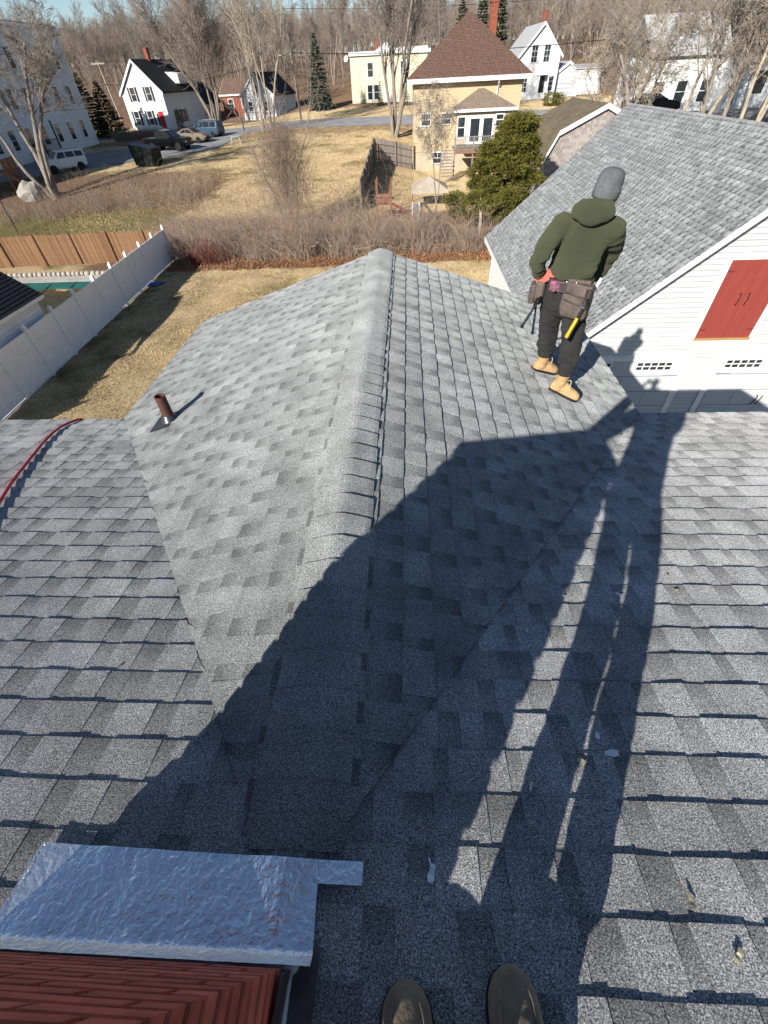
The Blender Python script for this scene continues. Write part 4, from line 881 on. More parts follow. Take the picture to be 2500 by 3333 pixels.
# --- white house 3 behind the yellow one, with arched portico and attached garage
o3 = at_y(1672, 330, 103.0); o3[2] = gz(o3[0], 103.0); z3 = o3[2]
x3r = at_y(1823, 200, 103.0)[0]; Wd = x3r-o3[0]; zr3 = at_y(1745, 75, 103.0)[2]-z3; ze3 = at_y(1825, 190, 103.0)[2]-z3+.6
h3 = thing('white_gable_house', 'white gable house with arched portico and attached garage behind the yellow house', 'house', o3, math.radians(3))
gable_walls(h3, 0, Wd, 0, 12, ze3, zr3, 'y', MT['w_siding']); rf = gable_roof(h3, 0, Wd, 0, 12, ze3, zr3, 'y', MT['paleroof'], .4)
chimney_part(h3, Wd*.62, 4, zr3-.8, zr3+1.6, .6, rf)
for u in (Wd*.36, Wd*.66): win(h3, 'f', u, ze3+.1, .95, 2.0, 0, grid=(2, 3))
win(h3, 'f', Wd*.86, 1.9, .9, 1.8, 0, grid=(2, 3)); win(h3, 'f', Wd*.2, 1.9, .9, 1.8, 0, grid=(2, 3))
po = MB().prism([(Wd*.5, -1.4, 3.0), (Wd*.5+1.9, -1.4, 3.0), (Wd*.5+.95, -1.4, 3.9)], (0, 1.4, 0)).build('portico', MT['white'], h3, local=True)
for x in (Wd*.5+.15, Wd*.5+1.75): MB().lathe((x, -1.2, .9), [(.13, 0), (.11, 2.1)], 10).build('column', MT['white'], po, local=True)
for i in range(6): MB().box((Wd*.5+.95, -1.6-i*.3, .75-i*.2), (1.5, .32, .1)).build('step', MT['concrete'], po, local=True)
MB().box((Wd*.5+.95, -.05, 1.9), (1.0, .1, 2.1)).build('door', MT['glass'], po, local=True)
gx0, gx1 = Wd-.1, Wd+4.4
gable_walls(h3, gx0, gx1, 1.0, 8, 3.0, 4.4, 'y', MT['w_siding'], nm='garage_wing'); gable_roof(h3, gx0, gx1, 1.0, 8, 3.0, 4.4, 'y', MT['paleroof'], .3, name='garage_roof')
gd = MB().box((gx0+2.1, .97, 1.2), (3.3, .07, 2.3)).build('garage_door', MT['doorwhite'], h3, local=True)
for i in range(1, 4): MB().box((gx0+2.1, .93, .05+i*.57), (3.3, .02, .03)).build('panel_joint', MT['navy'], gd, local=True)
# --- houses at the far right behind the trees
r1 = thing('pale_roof_house', 'white house with pale grey roof half hidden behind bare trees', 'house', (29, 64, -5.6))
def rbld(t, nm, m, mb, parent=None):
    mb.v = [(p[0]+2.0, p[1], p[2]) for p in mb.v]; return mb.build(nm, m, parent or t)
rbld(r1, 'wall', MT['w_siding'], MB().box((27, 64, -1.6), (8, 8, 8.1)))
rbld(r1, 'roof', MT['paleroof'], MB().prism([(22.6, 59.5, 2.4), (31.4, 59.5, 2.4), (31.4, 64, 5.3), (22.6, 64, 5.3)], (0, 0, .15)).prism([(22.6, 64, 5.3), (31.4, 64, 5.3), (31.4, 68.5, 2.4), (22.6, 68.5, 2.4)], (0, 0, .15)))
for x in (24.5, 26.8, 29.2):
    for z in (-.2, -3.2):
        wn = rbld(r1, 'window', MT['glass'], MB().box((x, 59.98, z), (.95, .06, 1.6))); rbld(r1, 'frame', MT['white'], MB().box((x-.53, 59.95, z), (.1, .07, 1.8)).box((x+.53, 59.95, z), (.1, .07, 1.8)).box((x, 59.95, z), (.95, .07, .06)), wn)
r2 = thing('dark_roof_house', 'large white house with dark roof and a dormer at the far right', 'house', (41, 61.5, -5.6))
rbld(r2, 'wall', MT['w_siding'], MB().box((39, 61.5, -1.75), (17, 7, 7.8)))
rbld(r2, 'roof', MT['darkroof'], MB().prism([(30.0, 57.6, 1.95), (48, 57.6, 1.95), (48, 62, 5.7), (30.0, 62, 5.7)], (0, 0, .15)).prism([(30.0, 62, 5.7), (48, 62, 5.7), (48, 66, 1.95), (30.0, 66, 1.95)], (0, 0, .15)))
rbld(r2, 'eave_trim', MT['white'], MB().box((39, 57.55, 1.95), (18, .08, .3)))
dmr = rbld(r2, 'dormer', MT['w_siding'], MB().prism([(34.2, 58.3, 2.9), (37.0, 58.3, 2.9), (37.0, 58.3, 4.5), (34.2, 58.3, 4.5)], (0, 3, 0)))
for x in (34.9, 35.7): rbld(r2, 'window', MT['glass'], MB().box((x, 58.26, 3.75), (.8, .06, 1.0)), dmr)
for x in (33.5, 36, 39, 42):
    for z in (.3, -3.0): rbld(r2, 'window', MT['glass'], MB().box((x, 57.97, z), (.95, .06, 1.6)))
# small white shed between
rs3 = thing('white_storage_shed', 'small white storage shed between the white gable house and the trees', 'shed', (26, 84, -2.95))
p = at_y(1900, 285, 84.0)
MB().box((p[0]+.5, 85.2, p[2]+.6), (3.6, 2.4, 2.6)).build('wall', MT['w_siding'], rs3); MB().prism([(p[0]-1.5, 83.8, p[2]+1.9), (p[0]+2.5, 83.8, p[2]+1.9), (p[0]+2.5, 86.6, p[2]+2.3), (p[0]-1.5, 86.6, p[2]+2.3)], (0, 0, .1)).build('roof', MT['paleroof'], rs3)
# --- gambrel shed behind the barn
GY = 38.0; gk = [at_y(x, y_, GY) for x, y_ in ((1770, 518), (1820, 432), (1980, 342))]; gxm = gk[2][0]
gm = thing('gambrel_shed', 'gambrel-roofed shed with weathered cedar shingle gable and mossy roof', 'shed', (gxm, GY+4, -5.75))
prof = [(gk[0][0], gk[0][2]), (gk[1][0], gk[1][2]), (gxm, gk[2][2]), (2*gxm-gk[1][0], gk[1][2]), (2*gxm-gk[0][0], gk[0][2])]
MT['cedarsh'] = [pm('weathered_shingle_%d' % i, c, tuple(x*.75 for x in c), 9, .9, bump=.2, stretch=(5, 5, .8)) for i, c in enumerate(((.42, .375, .345), (.36, .32, .29), (.31, .27, .245)))]
MB().prism([(prof[0][0]+.25, GY+.05, -5.75), (prof[4][0]-.25, GY+.05, -5.75), (prof[4][0]-.25, GY+.05, prof[4][1])]+[(prof[3][0]-.1, GY+.05, prof[3][1]-.12), (gxm, GY+.05, prof[2][1]-.15), (prof[1][0]+.1, GY+.05, prof[1][1]-.12), (prof[0][0]+.25, GY+.05, prof[0][1])], (0, 9, 0)).build('wall', MT['cedarsh'][1], gm)
mr = MB()
for i in range(4): (xa, za), (xb, zb) = prof[i], prof[i+1]; mr.prism([(xa, GY-.2, za), (xb, GY-.2, zb), (xb, GY+9.3, zb), (xa, GY+9.3, za)], (0, 0, .12))
mr.build('roof', MT['mossroof'], gm)
tr = MB()
for i in range(4): (xa, za), (xb, zb) = prof[i], prof[i+1]; tr.prism([(xa, GY-.23, za-.16), (xb, GY-.23, zb-.16), (xb, GY-.23, zb+.13), (xa, GY-.23, za+.13)], (0, .03, 0))
tr.build('rake_trim', MT['white'], gm)
zq_ = prof[0][1]-1.2; kms = []
while zq_ < prof[2][1]-.35:
    def half(z):
        for i in (0, 1):
            (xa, za), (xb, zb) = prof[i], prof[i+1]
            if z <= zb: return xa+(xb-xa)*max(z-za, 0)/(zb-za)+.22
        return gxm
    x = half(zq_+.2); xe = min(2*gxm-x, gxm+1.3)
    while x < xe-.05:
        w_ = rnd.choice((.16, .2, .26)); 
        mb = MB().box((min(x+w_, xe)/2+x/2, GY+.02, zq_+.1), (min(w_, xe-x)-.012, .03, .21), Matrix.Rotation(.07, 3, 'X')); mb.build('wall_shingle', MT['cedarsh'][rnd.randrange(3)], gm); x += w_
    zq_ += .19
# ================================================================= trees and brush
MT['bark_grey'] = pm('grey_bark', (.33, .285, .24), (.19, .16, .135), 3, .9, bump=.6, bscale=14, stretch=(3, 3, .6), dr=.6)
MT['bark_brown'] = pm('brown_bark', (.36, .29, .235), (.21, .17, .14), 2, .9, bump=.5, bscale=12, stretch=(3, 3, .6), dr=.6)
MT['bark_pale'] = pm('pale_bark', (.47, .40, .31), (.28, .24, .19), 2, .9, bump=.5, bscale=10, stretch=(3, 3, .6), dr=.6)
MT['bramble'] = pm('bramble_cane', (.40, .305, .235), (.25, .19, .148), 2.5, .9, attr=True, dr=.6)
MT['needle'] = pm('spruce_needle', (.072, .085, .04), (.035, .046, .024), 3, .8, attr=True, dr=.3, spec=.15)
MT['needle_blue'] = pm('blue_spruce_needle', (.085, .11, .085), (.05, .065, .05), 3, .8, attr=True, dr=.3, spec=.15)
MT['yew'] = pm('yellow_green_foliage', (.125, .115, .022), (.06, .062, .014), 2.2, .75, attr=True, dr=.3, spec=.15)
def gen_tree(r, H, rad, stems=1, lean=(0, 0), spread=.35, up=.55, levels=4, dens=1.0, twig=.008, fork=.35, base_sep=.25, droop=0.0):
    S = []
    def br(p, d, L, r0, lv, nseg):
        sl = L/nseg; rr = r0
        for k in range(nseg):
            j = .10+.05*lv
            d = (d+Vector((r.gauss(0, j), r.gauss(0, j), r.gauss(0, j*.6)))+Vector((0, 0, (up*.10 if lv < 3 else -droop*.15)))).normalized()
            q = p+d*sl; r1 = max(r0*(1-(k+1)/nseg*(.62 if lv == 0 else .8)), twig)
            S.append((p.copy(), q.copy(), rr, r1, lv)); rr = r1
            if lv < levels and k >= (nseg*fork if lv == 0 else 0):
                nch = {0: 1.5, 1: 1.45, 2: 1.5, 3: 1.4}.get(lv, 1.2)*dens; n_ = int(nch)+(r.random() < nch-int(nch))
                for _ in range(n_):
                    a = Vector((r.gauss(0, 1), r.gauss(0, 1), r.gauss(0, 1))); a = (a-d*a.dot(d)); a = a.normalized() if a.length > 1e-6 else Vector((1, 0, 0))
                    th = r.uniform(.45, 1.0) if lv else r.uniform(.35, .9)
                    dd = (d*math.cos(th)+a*math.sin(th)); dd = (dd+Vector((0, 0, up*(.35 if lv < 2 else .1)))).normalized()
                    LL = L*(.62 if lv == 0 else .58)*r.uniform(.6, 1.05)*(1-.45*k/nseg)
                    br(q, dd, max(LL, .25), max(r1*r.uniform(.38, .62), twig), lv+1, {0: 6, 1: 5, 2: 4, 3: 3}.get(lv, 2))
            p = q
    for s_ in range(stems):
        a = 2*math.pi*(s_+r.random()*.5)/max(stems, 1); sp_ = spread if stems > 1 else .05
        d0 = Vector((math.cos(a)*sp_*r.uniform(.4, 1.1)+lean[0], math.sin(a)*sp_*r.uniform(.4, 1.1)+lean[1], 1)).normalized()
        b0 = Vector((math.cos(a)*base_sep*(stems > 1), math.sin(a)*base_sep*(stems > 1), -.3)); R_ = rad*r.uniform(.65, 1.0)
        S.append((b0, b0+Vector((0, 0, .35)), R_*1.5, R_*1.05, 0))
        br(b0+Vector((0, 0, .3)), d0, H*r.uniform(.8, 1.0), R_, 0, 9)
    return S
def tree_meshes(S, m, nm_t='trunk', nm_c='crown'):
    def mk(sel, n, nm):
        A = [s_ for s_ in S if sel(s_)]
        v, q = seg_tubes([tuple(s_[0]) for s_ in A], [tuple(s_[1]) for s_ in A], [s_[2] for s_ in A], [s_[3] for s_ in A], n)
        o = np_mesh(nm, v, q, m, smooth=(n > 4)); return o
    return mk(lambda s_: s_[4] == 0, 9, nm_t), mk(lambda s_: s_[4] > 0, 3, nm_c)
def plant(root, trunk, crown, copy=False):
    if copy: t2 = trunk.copy(); c2 = crown.copy(); COL.objects.link(t2); COL.objects.link(c2); trunk, crown = t2, c2
    trunk.parent = root; crown.parent = root
def hero(name, label, loc, seed, m, group=None, **k):
    S = gen_tree(random.Random(seed), **k); t = thing(name, label, 'tree', loc, 0, group); a, b = tree_meshes(S, m); plant(t, a, b); return t
hero('bare_tree', 'grey multi-stemmed bare tree on the bank in front of the tall white building', GV(-34.4, 46.6), 31, MT['bark_grey'], H=11.5, rad=.26, stems=4, spread=.45, lean=(-.12, 0), levels=4, dens=1.0, twig=.011, up=.35)
hero('bare_tree', 'clump of slender bare trunks beside the road in front of the white outbuilding', GV(-20.0, 79.0), 5, MT['bark_pale'], H=15.5, rad=.15, stems=7, spread=.16, base_sep=.9, levels=3, dens=.95, twig=.012, up=.8, fork=.25)
hero('bare_tree', 'wide fan-shaped bare tree rising behind the parked blue van', GV(-33.5, 97.0), 12, MT['bark_brown'], H=16, rad=.2, stems=7, spread=.42, base_sep=.5, levels=3, dens=1.25, twig=.016, up=.75, fork=.12)
hero('bare_tree', 'tall double-trunked bare maple on the lawn beside the yellow house', GV(-1.3, 71.4), 44, MT['bark_grey'], H=19, rad=.30, stems=4, spread=.14, base_sep=.33, levels=4, dens=1.0, twig=.012, up=.7, fork=.16)
hero('bare_tree', 'thin scraggly bare tree standing in front of the yellow house windows', GV(2.6, 36.8), 77, MT['bark_grey'], H=6.6, rad=.06, stems=2, spread=.15, base_sep=.2, levels=4, dens=.9, twig=.006, up=.4, droop=.7)
# right-hand trees in front of the pale roofed houses
for i, (px, y_, H_, sd, st, lab) in enumerate(((2000, 47, 9, 61, 3, 'gnarled pale bare tree beside the gambrel shed'), (2130, 44, 11, 62, 2, 'bare tree with arching pale limbs in front of the pale roofed house'), (2250, 46, 13, 63, 3, 'forked bare tree hiding the wall of the pale roofed house'), (2350, 42, 12, 64, 2, 'straight pale bare tree rising over the barn ridge'), (2470, 41, 12, 65, 4, 'thick leaning bare tree at the end of the barn ridge'), (2400, 50, 12, 66, 3, 'dark bare tree against the white wall of the dark roofed house'))):
    p = at_y(px, 350, y_); hero('bare_tree', lab, (p[0], y_, float(gz(p[0], y_))), sd, MT['bark_pale'] if i % 2 == 0 else MT['bark_grey'], H=H_, rad=.2, stems=st, spread=.3, lean=((.2, 0) if i > 3 else (0, 0)), levels=4, dens=.92, twig=.010, up=.3, base_sep=.35)
# woodland on the hillside
VAR = []
rf_ = random.Random(3)
for i in range(8):
    S = gen_tree(random.Random(100+i), H=rf_.uniform(12, 15), rad=.17, stems=1+(i % 3 == 0), spread=.2, levels=3, dens=1.15, twig=.017, up=.7, fork=.28)
    a, b = tree_meshes(S, (MT['bark_brown'], MT['bark_grey'], MT['bark_brown'])[i % 3]); VAR.append((a, b))
used = set(); nfor = 0
pts_f = []
for k in range(20000):
    if nfor >= 255: break
    t_ = rf_.random()**.8; y_ = 116+t_*120; x = rf_.uniform(-.78, .78)*(y_+4)+.3
    if -60 < x < 35 and y_ < 126: continue
    if any((x-a)**2+(y_-b)**2 < 7 for a, b in pts_f): continue
    if -1 < x < 40 and y_ < 122: continue
    pts_f.append((x, y_)); nfor += 1
    k_ = rf_.randrange(8); loc = GV(x, y_)
    t = thing('woodland_tree', 'slender bare tree in the brown wood on the hillside', 'tree', loc, rf_.uniform(0, 6.28), 'bare trees on the wooded hillside')
    sc_ = rf_.uniform(.75, 1.15); t.scale = (sc_, sc_, sc_*rf_.uniform(.9, 1.1))
    plant(t, *VAR[k_], copy=(k_ in used)); used.add(k_)
# far wood as one mass
P0, P1, R0, R1 = [], [], [], []
for k in range(2600):
    y_ = rf_.uniform(185, 340); x = rf_.uniform(-.85, .85)*y_; z = float(gz(x, y_)); h = rf_.uniform(9, 15)
    p = np.array([x, y_, z]); top = p+np.array([rf_.gauss(0, .6), rf_.gauss(0, .6), h]); P0.append(p); P1.append(top); R0.append(.16); R1.append(.03)
    for j in range(26):
        f_ = rf_.uniform(.22, 1); q = p*(1-f_)+top*f_; a = rf_.uniform(0, 6.28); l_ = (1.15-f_)*h*.38; e_ = q+np.array([math.cos(a)*l_*.6, math.sin(a)*l_*.6, l_*.85]); P0.append(q); P1.append(e_); R0.append(.05); R1.append(.02)
        for m_ in range(2):
            g_ = rf_.uniform(.4, 1); q2 = q*(1-g_)+e_*g_; P0.append(q2); P1.append(q2+np.array([rf_.gauss(0, .6), rf_.gauss(0, .6), rf_.uniform(.3, 1.3)])); R0.append(.026); R1.append(.014)
v, q = seg_tubes(P0, P1, R0, R1, 3)
stuff(np_mesh('far_wood', v, q, MT['bark_brown']), 'brown leafless wood covering the far hillside', 'wood')
# ---- conifers
def leaf_tris(C_, D_, L_, W_, rng):
    """triangles at centres C along directions D"""
    N = len(C_); rv = rng.normal(size=(N, 3)); side = np.cross(D_, rv); side /= np.maximum(np.linalg.norm(side, axis=1, keepdims=True), 1e-6)
    a = C_-side*W_[:, None]; b = C_+side*W_[:, None]; c = C_+D_*L_[:, None]
    return np.stack([a, b, c], 1).reshape(-1, 3), np.arange(N*3).reshape(-1, 3)
def spruce(name, label, loc, H, Rb, seed, m, group=None, per=34, lev=40):
    rng = np.random.default_rng(seed); C_, D_, L_, W_, T_ = [], [], [], [], []
    for i in range(lev):
        t = (i+rng.random()*.5)/lev; z = H*(.04+.95*t); R_ = Rb*(1-t)**.85*rng.uniform(.85, 1.1)+.06; nb_ = max(5, int(15*(1-t)+5))
        for j in range(nb_):
            a = rng.uniform(0, 2*np.pi); d = np.array([np.cos(a), np.sin(a), -.28+.5*t]); RR = R_*rng.uniform(.75, 1.08)
            s_ = rng.uniform(.25, 1, per)**.7; base = np.array([0, 0, z])+d[None]*(RR*s_)[:, None]; base[:, 2] += .10*RR*s_**2
            sd = np.array([-np.sin(a), np.cos(a), 0]); sgn = rng.choice([-1, 1], per)
            dd = d[None]*.8+sd[None]*(sgn*rng.uniform(.3, 1.0, per))[:, None]+np.array([0, 0, -.1])[None]+rng.normal(0, .15, (per, 3)); dd /= np.linalg.norm(dd, axis=1, keepdims=True)
            C_.append(base); D_.append(dd); L_.append(rng.uniform(.2, .42, per)*H/7*(.5+.6*(1-t))); W_.append(rng.uniform(.05, .09, per)*H/7); T_.append(np.repeat(rng.uniform(.6, 1.35)*(.7+.5*s_), 3))
    v, f = leaf_tris(np.concatenate(C_), np.concatenate(D_), np.concatenate(L_), np.concatenate(W_), rng)
    t = thing(name, label, 'tree', loc, 0, group); cr_ = np_mesh('crown', v, f, m, cols=np.concatenate(T_)); cr_.parent = t
    tr = MB().tube([(0, 0, -.3), (0, 0, H*.5), (0, 0, H*.95)], [.03*H*.6, .02*H*.6, .01], 8).build('trunk', MT['bark_brown'], t, local=True); return t
p = G(352, 447); spruce('spruce_tree', 'dense green spruce at the left front corner of the white house', (p[0]+1.2, p[1], p[2]), 6.6, 2.6, 1, MT['needle'])
spruce('spruce_tree', 'second green spruce behind the dense one, nearer the tall white building', (p[0]-2.2, p[1]+1.5, gz(p[0]-2.2, p[1]+1.5)), 7.6, 2.3, 2, MT['needle'])
p = G(1045, 357); spruce('spruce_tree', 'tall blue-green spruce across the road beside the cream house', p, 9.4, 2.35, 3, MT['needle_blue'])
for i, (px, lab) in enumerate(((1505, 'tall dark pine behind the left side of the brown roof'), (1570, 'tall dark pine rising right behind the brown roof peak'), (1625, 'tall dark pine behind the brick chimney of the yellow house'))):
    q = at_y(px, 60, 118+i*3); spruce('pine_tree', lab, (q[0], q[1], float(gz(q[0], q[1]))), 12.5+i, 3.2, 10+i, MT['needle'], per=18)
for i, (px, py, H_, R_, lab) in enumerate(((1180, 338, 1.9, .42, 'short conical shrub at the left wall of the cream house'), (1238, 345, 3.3, .6, 'narrow arborvitae beside the cream house door'), (1318, 342, 3.8, .7, 'taller arborvitae right of the cream house door'), (593, 424, 2.9, .75, 'small pointed evergreen at the corner of the white house'))):
    q = G(px, py); spruce('arborvitae', lab, q, H_, R_, 20+i, MT['needle'], per=14, lev=26)
def bush(name, label, loc, lobes, seed, m, n=9000, ls=(.12, .26), cat='bush', trunk=None, wid=.045):
    rng = np.random.default_rng(seed); C_, D_, T_ = [], [], []
    tot = sum(l_[3]*l_[4] for l_ in lobes)
    for (x, y_, z, R_, hh) in lobes:
        k = int(n*R_*hh/tot); d = rng.normal(size=(k, 3)); d /= np.linalg.norm(d, axis=1, keepdims=True); rr = rng.uniform(.45, 1.0, k)**.6
        ph = rng.uniform(0, 9, 3); bm = 1+.22*np.sin(d[:, 0]*7+ph[0])*np.sin(d[:, 1]*6+ph[1])+.15*np.sin(d[:, 2]*11+ph[2])
        c = d*(rr*bm)[:, None]*np.array([R_, R_, hh])[None]+np.array([x, y_, z])[None]; o_ = d*np.array([1, 1, .5])[None]+np.array([0, 0, -.22])[None]+rng.normal(0, .42, (k, 3)); o_ /= np.linalg.norm(o_, axis=1, keepdims=True)
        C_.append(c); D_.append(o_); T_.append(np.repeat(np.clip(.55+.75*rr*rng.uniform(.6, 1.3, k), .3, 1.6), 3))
    C_ = np.concatenate(C_); D_ = np.concatenate(D_); k = len(C_)
    v, f = leaf_tris(C_, D_, rng.uniform(*ls, k), rng.uniform(.5, 1.2, k)*wid, rng)
    t = thing(name, label, cat, loc); o = np_mesh('crown' if cat == 'tree' else 'foliage', v, f, m, cols=np.concatenate(T_)); o.parent = t
    if trunk:
        tr = MB()
        for a, b, r_ in trunk: tr.tube([a, ((a[0]+b[0])/2+.08, (a[1]+b[1])/2, (a[2]+b[2])/2), b], [r_, r_*.8, r_*.4], 8)
        tr.build('trunk', MT['bark_pale'], t, local=True)
    return t
ev = (6.3, 32.6, -5.75)
re_ = random.Random(17); lob = []
for i in range(46):
    t_ = (i+.5)/46; z_ = .9+4.9*t_; a_ = i*2.4+re_.uniform(-.4, .4); rad_ = (2.9*(1-t_)**.7+.25)*re_.uniform(.55, 1.05); lob.append((.9*t_*1.3+math.cos(a_)*rad_-.2, math.sin(a_)*rad_*.8-.3, z_+re_.uniform(-.2, .2), re_.uniform(.6, 1.05), re_.uniform(.24, .42)))
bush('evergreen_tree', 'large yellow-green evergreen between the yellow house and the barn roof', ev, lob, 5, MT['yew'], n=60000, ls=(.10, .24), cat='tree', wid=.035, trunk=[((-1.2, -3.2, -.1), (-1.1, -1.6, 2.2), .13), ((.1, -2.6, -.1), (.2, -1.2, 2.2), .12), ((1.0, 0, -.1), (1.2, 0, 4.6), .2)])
q = G(1792, 345); bush('evergreen_bush', 'rounded dark green bush beside the portico steps', q, [(0, 0, .8, 1.5, 1.0), (1.2, .3, .7, 1.1, .8)], 8, MT['yew'], n=3500)
q = G(262, 458); 
# ---- bramble thicket between the lawns
def canes(N, region, hfun, seed, rad=(.006, .012), seg=6, curve=.9, tone=(.6, 1.35), clump=None):
    rng = np.random.default_rng(seed); base = region(rng, N); N = len(base); h = hfun(base, rng)
    a = rng.uniform(0, 2*np.pi, N); d = np.stack([np.cos(a)*rng.uniform(.1, .7, N), np.sin(a)*rng.uniform(.1, .7, N), np.ones(N)], 1); d /= np.linalg.norm(d, axis=1, keepdims=True)
    p = base.copy(); P0, P1, R0, R1, T = [], [], [], [], []; tn = rng.uniform(*tone, N); hue = rng.uniform(.85, 1.2, N); r0 = rng.uniform(*rad, N)
    bend = rng.normal(0, 1, (N, 3))*np.array([1, 1, .35]); bend[:, 2] -= .5
    for k in range(seg):
        d2 = d+bend*curve*(k/seg)**1.2*.55+rng.normal(0, .16, (N, 3)); d2 /= np.linalg.norm(d2, axis=1, keepdims=True)
        q = p+d2*(h/seg*1.25)[:, None]; q[:, 2] = np.maximum(q[:, 2], base[:, 2]+.02)
        P0.append(p); P1.append(q); R0.append(r0*(1-k/seg*.7)); R1.append(r0*(1-(k+1)/seg*.7)); T.append(np.stack([tn*hue, tn, tn/hue], 1)); p = q; d = d2
    P0, P1, R0, R1, T = (np.concatenate(x) for x in (P0, P1, R0, R1, T))
    v, f = seg_tubes(P0, P1, R0, R1, 3); return v, f, np.repeat(T, 6, 0)
def reg_hedge(rng, N):
    y_ = 26.4+rng.gamma(2.0, 1.9, N); x = rng.uniform(-19, 6.2, N); k = (y_ < 39)&(rng.random(N) < np.clip(.75+.9*np.sin(x*1.7+1.3*np.sin(y_))*np.sin(y_*1.1+x*.6), .15, 1))&~((x < -15.2)&(y_ < 28.6))&~((x > 2.5)&(y_ > 31))&~((x > -2.8)&(y_ > 33.5))
    x, y_ = x[k], y_[k]; return np.stack([x, y_, gz(x, y_)], 1)
def h_hedge(b, rng): 
    m_ = np.array([mnoise.noise(Vector((x*.55, y_*.8, 2.0)))+.6*mnoise.noise(Vector((x*1.6, y_*1.6, 7.0))) for x, y_, z in b]); m_ = np.clip(.5+.75*m_, 0, 1.3); return (.35+2.1*m_+.5*rng.random(len(b))+1.7*(rng.random(len(b)) < .10))*(1-.35*sstep(34, 39, b[:, 1]))*(.8+.2*sstep(-15, -11, b[:, 0]))*(1-.35*sstep(0, 4, b[:, 0]))
v, f, T = canes(15000, reg_hedge, h_hedge, 4)
stuff(np_mesh('bramble_thicket', v, f, MT['bramble'], cols=T), 'tangled brown bramble thicket at the end of the dry lawn', 'brush')
def reg_bank(rng, N):
    x = rng.uniform(-36, -19, N); y_ = 40+rng.gamma(2, 2.6, N)+.30*(x+28); k = (y_ < 56)&(rng.random(N) < .35+.65*np.sin(x*.7+y_*.5)**2); x, y_ = x[k], y_[k]; return np.stack([x, y_, gz(x, y_)], 1)
v, f, T = canes(3800, reg_bank, lambda b, r: r.uniform(.5, 1.7, len(b)), 6)
stuff(np_mesh('bank_brush', v, f, MT['bramble'], cols=T*.9), 'low dark brush on the bank below the parking area', 'brush')
def reg_h2(rng, N):
    t = rng.random(N); a, b = G(380, 462), G(515, 452); x = a[0]*(1-t)+b[0]*t; y_ = a[1]*(1-t)+b[1]*t+rng.normal(0, .4, N); return np.stack([x, y_, gz(x, y_)], 1)
v, f, T = canes(1500, reg_h2, lambda b, r: r.uniform(.7, 1.4, len(b)), 7, rad=(.012, .02), curve=.3)
stuff(np_mesh('clipped_hedge', v, f, MT['bramble'], cols=T), 'brown leafless hedge along the front of the white house', 'hedge')
def reg_w(rng, N):
    y_ = 106+rng.random(N)**.8*95; x = rng.uniform(-.72, .72, N)*(y_+4); k = ~((x > -60)&(x < 36)&(y_ < 122)&(rng.random(N) < .9)); x, y_ = x[k], y_[k]; return np.stack([x, y_, gz(x, y_)], 1)
v, f, T = canes(9000, reg_w, lambda b, r: r.uniform(1.5, 6.5, len(b)), 77, rad=(.02, .045), curve=.35, seg=5, tone=(.5, 1.2))
stuff(np_mesh('woodland_undergrowth', v, f, MT['bramble'], cols=T*.85), 'brown leafless undergrowth between the trunks of the hillside wood', 'brush')
# vine-hung small tree rising out of the thicket
vt = hero('vine_covered_tree', 'small dead tree hung with grey vines rising out of the thicket', GV(-8.4, 34.2), 91, MT['bark_grey'], H=7.5, rad=.10, stems=3, spread=.22, base_sep=.3, levels=3, dens=.75, twig=.007, up=.55, droop=.9)
def reg_v(rng, N):
    t = rng.uniform(.2, .95, N); a = rng.uniform(0, 6.28, N); rr = rng.uniform(.0, 1.5, N)*(.6+.9*np.sin(t*3.1)); return np.stack([-8.4+np.cos(a)*rr, 34.2+np.sin(a)*rr, -5.8+t*5.6], 1)
v, f, T = canes(1900, reg_v, lambda b, r: r.uniform(.8, 2.6, len(b)), 8, rad=(.004, .011), curve=2.0, tone=(.4, 1.2))
v -= np.array([-8.4, 34.2, float(gz(-8.4, 34.2))]); o = np_mesh('hanging_vine', v, f, MT['bramble'], cols=T); o.parent = vt
# pale dead branches lying in the thicket
rb2 = random.Random(8); P0, P1, R0, R1 = [], [], [], []
for k in range(46):
    x, y_ = rb2.uniform(-8, 4), rb2.uniform(27, 31.5); p = Vector((x, y_, -5.8+rb2.uniform(0, .9))); a = rb2.uniform(0, 6.28); d = Vector((math.cos(a), math.sin(a)*.5, rb2.uniform(-.1, .7))).normalized(); r_ = rb2.uniform(.015, .035)
    for j in range(6): q = p+d*rb2.uniform(.25, .45); P0.append(tuple(p)); P1.append(tuple(q)); R0.append(r_); R1.append(r_*.85); r_ *= .85; p = q; d = (d+Vector((rb2.gauss(0, .3), rb2.gauss(0, .3), rb2.gauss(-.05, .25)))).normalized()
v, f = seg_tubes(P0, P1, R0, R1, 5); stuff(np_mesh('dead_branches', v, f, MT['bark_pale']), 'pale dead branches tangled in the front of the thicket', 'branches')
# ---- grass blades and leaf litter
rng = np.random.default_rng(12); N = 170000
x = rng.uniform(-15.2, 6, N); y_ = rng.uniform(4, 29, N); k = ~((np.abs(x) < 2.4)&(y_ < 2.6))&(x > np.polyval(cf, y_)+.15); x, y_ = x[k], y_[k]; N = len(x)
C_ = np.stack([x, y_, gz(x, y_)+.0], 1); D_ = np.stack([rng.normal(0, .8, N), rng.normal(0, .8, N), rng.uniform(.2, .9, N)], 1); D_ /= np.linalg.norm(D_, axis=1, keepdims=True)
v, f = leaf_tris(C_, D_, rng.uniform(.05, .13, N), rng.uniform(.006, .012, N), rng)
patch = .75+.35*np.sin(x*1.3+np.sin(y_*.9)*2)*np.sin(y_*1.1+x*.4); tn = np.repeat(rng.uniform(.5, 1.35, N)*patch, 3)
MT['straw'] = pm('straw_blade', (.64, .505, .30), (.52, .395, .22), .5, .9, attr=True, dr=.5, spec=.1)
